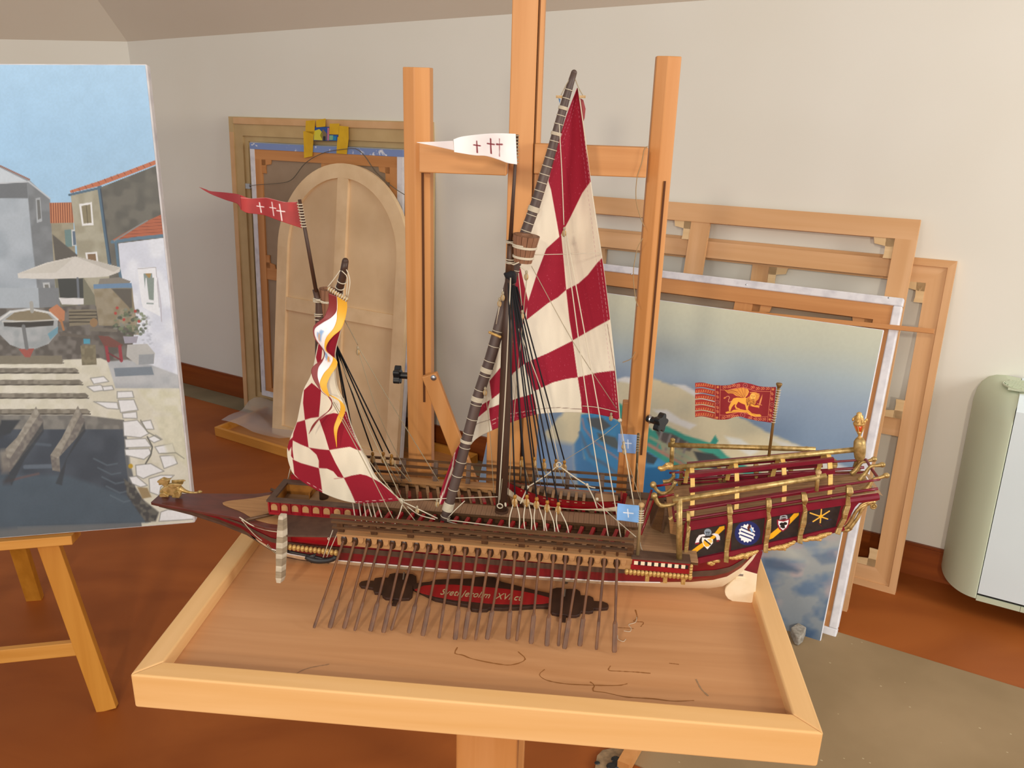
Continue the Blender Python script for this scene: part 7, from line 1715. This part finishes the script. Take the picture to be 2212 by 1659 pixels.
for x, y in ((340, 630), (400, 730)):
    mb = MB(); q = rk(x, y); mb.box(q[0]-.008, q[0]+.010, q[1]-.002, q[1]+.008, q[2]-.0018, q[2]+.0018); part('pintle', mb, M['cream'] if x > 380 else M['steel'], rud)

# stern side galleries with chequered lights and gilded beads
for s in (1, -1):
    g = bpy.data.objects.new('side_gallery', None); COL.objects.link(g); g.parent = ship
    zg = .139; a = Lz(1364, 1208, zg); b_ = Lz(1491, 1214, zg); ga, gb = a[0], b_[0]; y0_ = -.1175; 
    def gb_(nm, u0_, u1_, ya, yb, za, zb1, m, bev=0.0):
        ys_ = sorted((s*ya, s*yb)); mb = MB(); mb.box(u0_, u1_, ys_[0], ys_[1], za, zb1); return part(nm, mb, m, g, bevel=bev)
    gb_('gallery_top', ga, gb, y0_-.004, y0_+.020, zg, zg+.004, M['dkbrown'])
    gb_('gallery_wall', ga+.002, gb-.001, y0_, y0_+.02, zg-.022, zg, M['red']); gb_('gallery_rail', ga, gb, y0_-.002, y0_, zg-.004, zg, M['red']); gb_('gallery_rail', ga, gb, y0_-.002, y0_, zg-.020, zg-.012, M['red'])
    for i in range(8):
        uu_ = ga + .005 + i*(gb-ga-.008)/8
        gb_('light_square', uu_, uu_+.0065, y0_-.0012, y0_, zg-.0115, zg-.0045, M['cream']); gb_('dark_square', uu_+.0066, uu_+.0115, y0_-.0008, y0_, zg-.0115, zg-.0045, M['black'])
    for i in range(3):
        uu_ = ga + .026 + i*.030; gb_('gilt_bracket', uu_, uu_+.007, y0_+.004, y0_+.014, zg-.046, zg-.028, M['goldlt'], .001)
    if s > 0:
        beads('bead', (ga-.006, -y0_ if False else (s > 0 and -1 or 1)*.1185, zg-.0265), (gb+.002, -.1185, zg-.0265), 17, .0048)
        beads('bead', (gb+.002, -.1185, zg-.022), (gb+.002, -.1185, zg-.006), 4, .0038)

# ---- name plaque lying on the tray under the keel
PQ = Frame(SH.w((0, 0, 0)), -6.7, 1.5)
pq = thing('name_plaque', 'dark scalloped wooden name plaque with red field and script lettering under the galley', 'plaque', PQ)
kx = 4.809
def Q(x, y, z=0.005): return PQ.at(940 + x/kx, 1180 + y/kx, 2, z)
ctrR = [(1170, 520), (1175, 650)]
def shape(pts, z0, z1, nm, m, par, bev=.001):
    mb = MB(); mb.prism([Q(x, y, z0) for x, y in pts], (0, 0, 1), z1-z0); return part(nm, mb, m, par, bevel=bev)
right_block = [(1200, 500), (1215, 470), (1260, 457), (1330, 458), (1340, 470), (1400, 468), (1470, 472), (1505, 495), (1512, 535), (1600, 540), (1640, 560), (1650, 595), (1740, 600), (1790, 620), (1803, 645), (1790, 668), (1720, 675), (1645, 672), (1640, 700), (1600, 710), (1515, 702), (1500, 735), (1460, 750), (1380, 748), (1330, 735), (1260, 732), (1210, 720), (1195, 690)]
shape(right_block, 0, .006, 'plaque_end', M['plaque'], pq)
lp_ = lambda x, y: ((250 + x/2.9493 - 940)*kx, (1150 + y/2.9493 - 1180)*kx)
left_block = [lp_(*p) for p in ((1550, 342), (1565, 328), (1600, 322), (1645, 325), (1650, 308), (1690, 302), (1735, 305), (1745, 282), (1780, 274), (1830, 278), (1890, 282), (1915, 295), (1918, 340), (1895, 360), (1890, 420), (1870, 438), (1800, 442), (1720, 435), (1700, 420), (1698, 402), (1650, 400), (1640, 372), (1600, 365), (1565, 360))]
shape(left_block, 0, .006, 'plaque_end', M['plaque'], pq)
cent = [lp_(1895, 345), (-60, 400), (0, 378), (200, 370), (380, 368), (420, 350), (520, 345), (620, 355), (650, 375), (690, 400), (850, 440), (1000, 478), (1200, 522), (1210, 560), (1200, 655), (1050, 655), (900, 668), (700, 678), (560, 672), (540, 690), (440, 692), (380, 685), (358, 660), (350, 645), (200, 620), (0, 580), (-80, 540), lp_(1895, 375)]
shape(cent, 0, .007, 'plaque_body', M['plaque'], pq)
fld = [(-215, 455), (-120, 412), (0, 402), (200, 402), (400, 420), (560, 430), (720, 445), (900, 470), (1050, 500), (1180, 535), (1185, 590), (1100, 600), (950, 605), (780, 605), (600, 600), (400, 580), (200, 560), (0, 525), (-140, 490)]
shape(fld, .007, .0078, 'plaque_field', M['plaque_red'], pq, 0)
fc = bpy.data.curves.new('lettering', 'FONT'); fc.body = 'Sveti Jerolim  XVI ct'; fc.size = .0255; fc.shear = .35; fc.extrude = .00025; fc.align_x = 'LEFT'; fc.space_character = 1.05; fc.resolution_u = 4; fc.offset = 0.0001
fo = bpy.data.objects.new('lettering', fc); COL.objects.link(fo)
bpy.context.view_layer.update(); me_ = bpy.data.meshes.new_from_object(fo.evaluated_get(bpy.context.evaluated_depsgraph_get())); bpy.data.objects.remove(fo); me_.materials.clear(); me_.materials.append(M['silver_ink'])
fo = bpy.data.objects.new('lettering', me_); COL.objects.link(fo); fo.parent = pq
p0, p1 = Q(45, 500, .008), Q(900, 565, .008); wd_ = max(v.co.x for v in me_.vertices)
fo.location = p0; fo.rotation_euler = (0, 0, math.atan2(p1[1]-p0[1], p1[0]-p0[0])); fo.scale = ((p1[0]-p0[0])/wd_*1.0, 1.05, 1)
for x, y in (((250 + 1830/2.9493), (1150 + 300/2.9493)), (940 + 1340/kx, 1180 + 520/kx)):
    q = PQ.at(x, y, 2, .006); mb = MB(); mb.tube([(q[0], q[1], .004), (q[0]+.001, q[1]+.006, .018)], .0016, 6); mb.tube([(q[0]+.0, -.0, .004), (q[0], 0, .0125)], .004, 8); part('support_peg', mb, mat('dull_peg', '#5a4a3a', .5, .3), pq)
for x, y in (((250 + 1775/2.9493), (1150 + 458/2.9493)), (940 + 1333/kx, 1180 + 770/kx)):
    q = PQ.at(x, y, 2, .002); mb = MB(); mb.box(q[0]-.004, q[0]+.004, q[1]-.004, q[1]+.02, .0005, .004); part('foot_peg', mb, M['plaque'], pq)
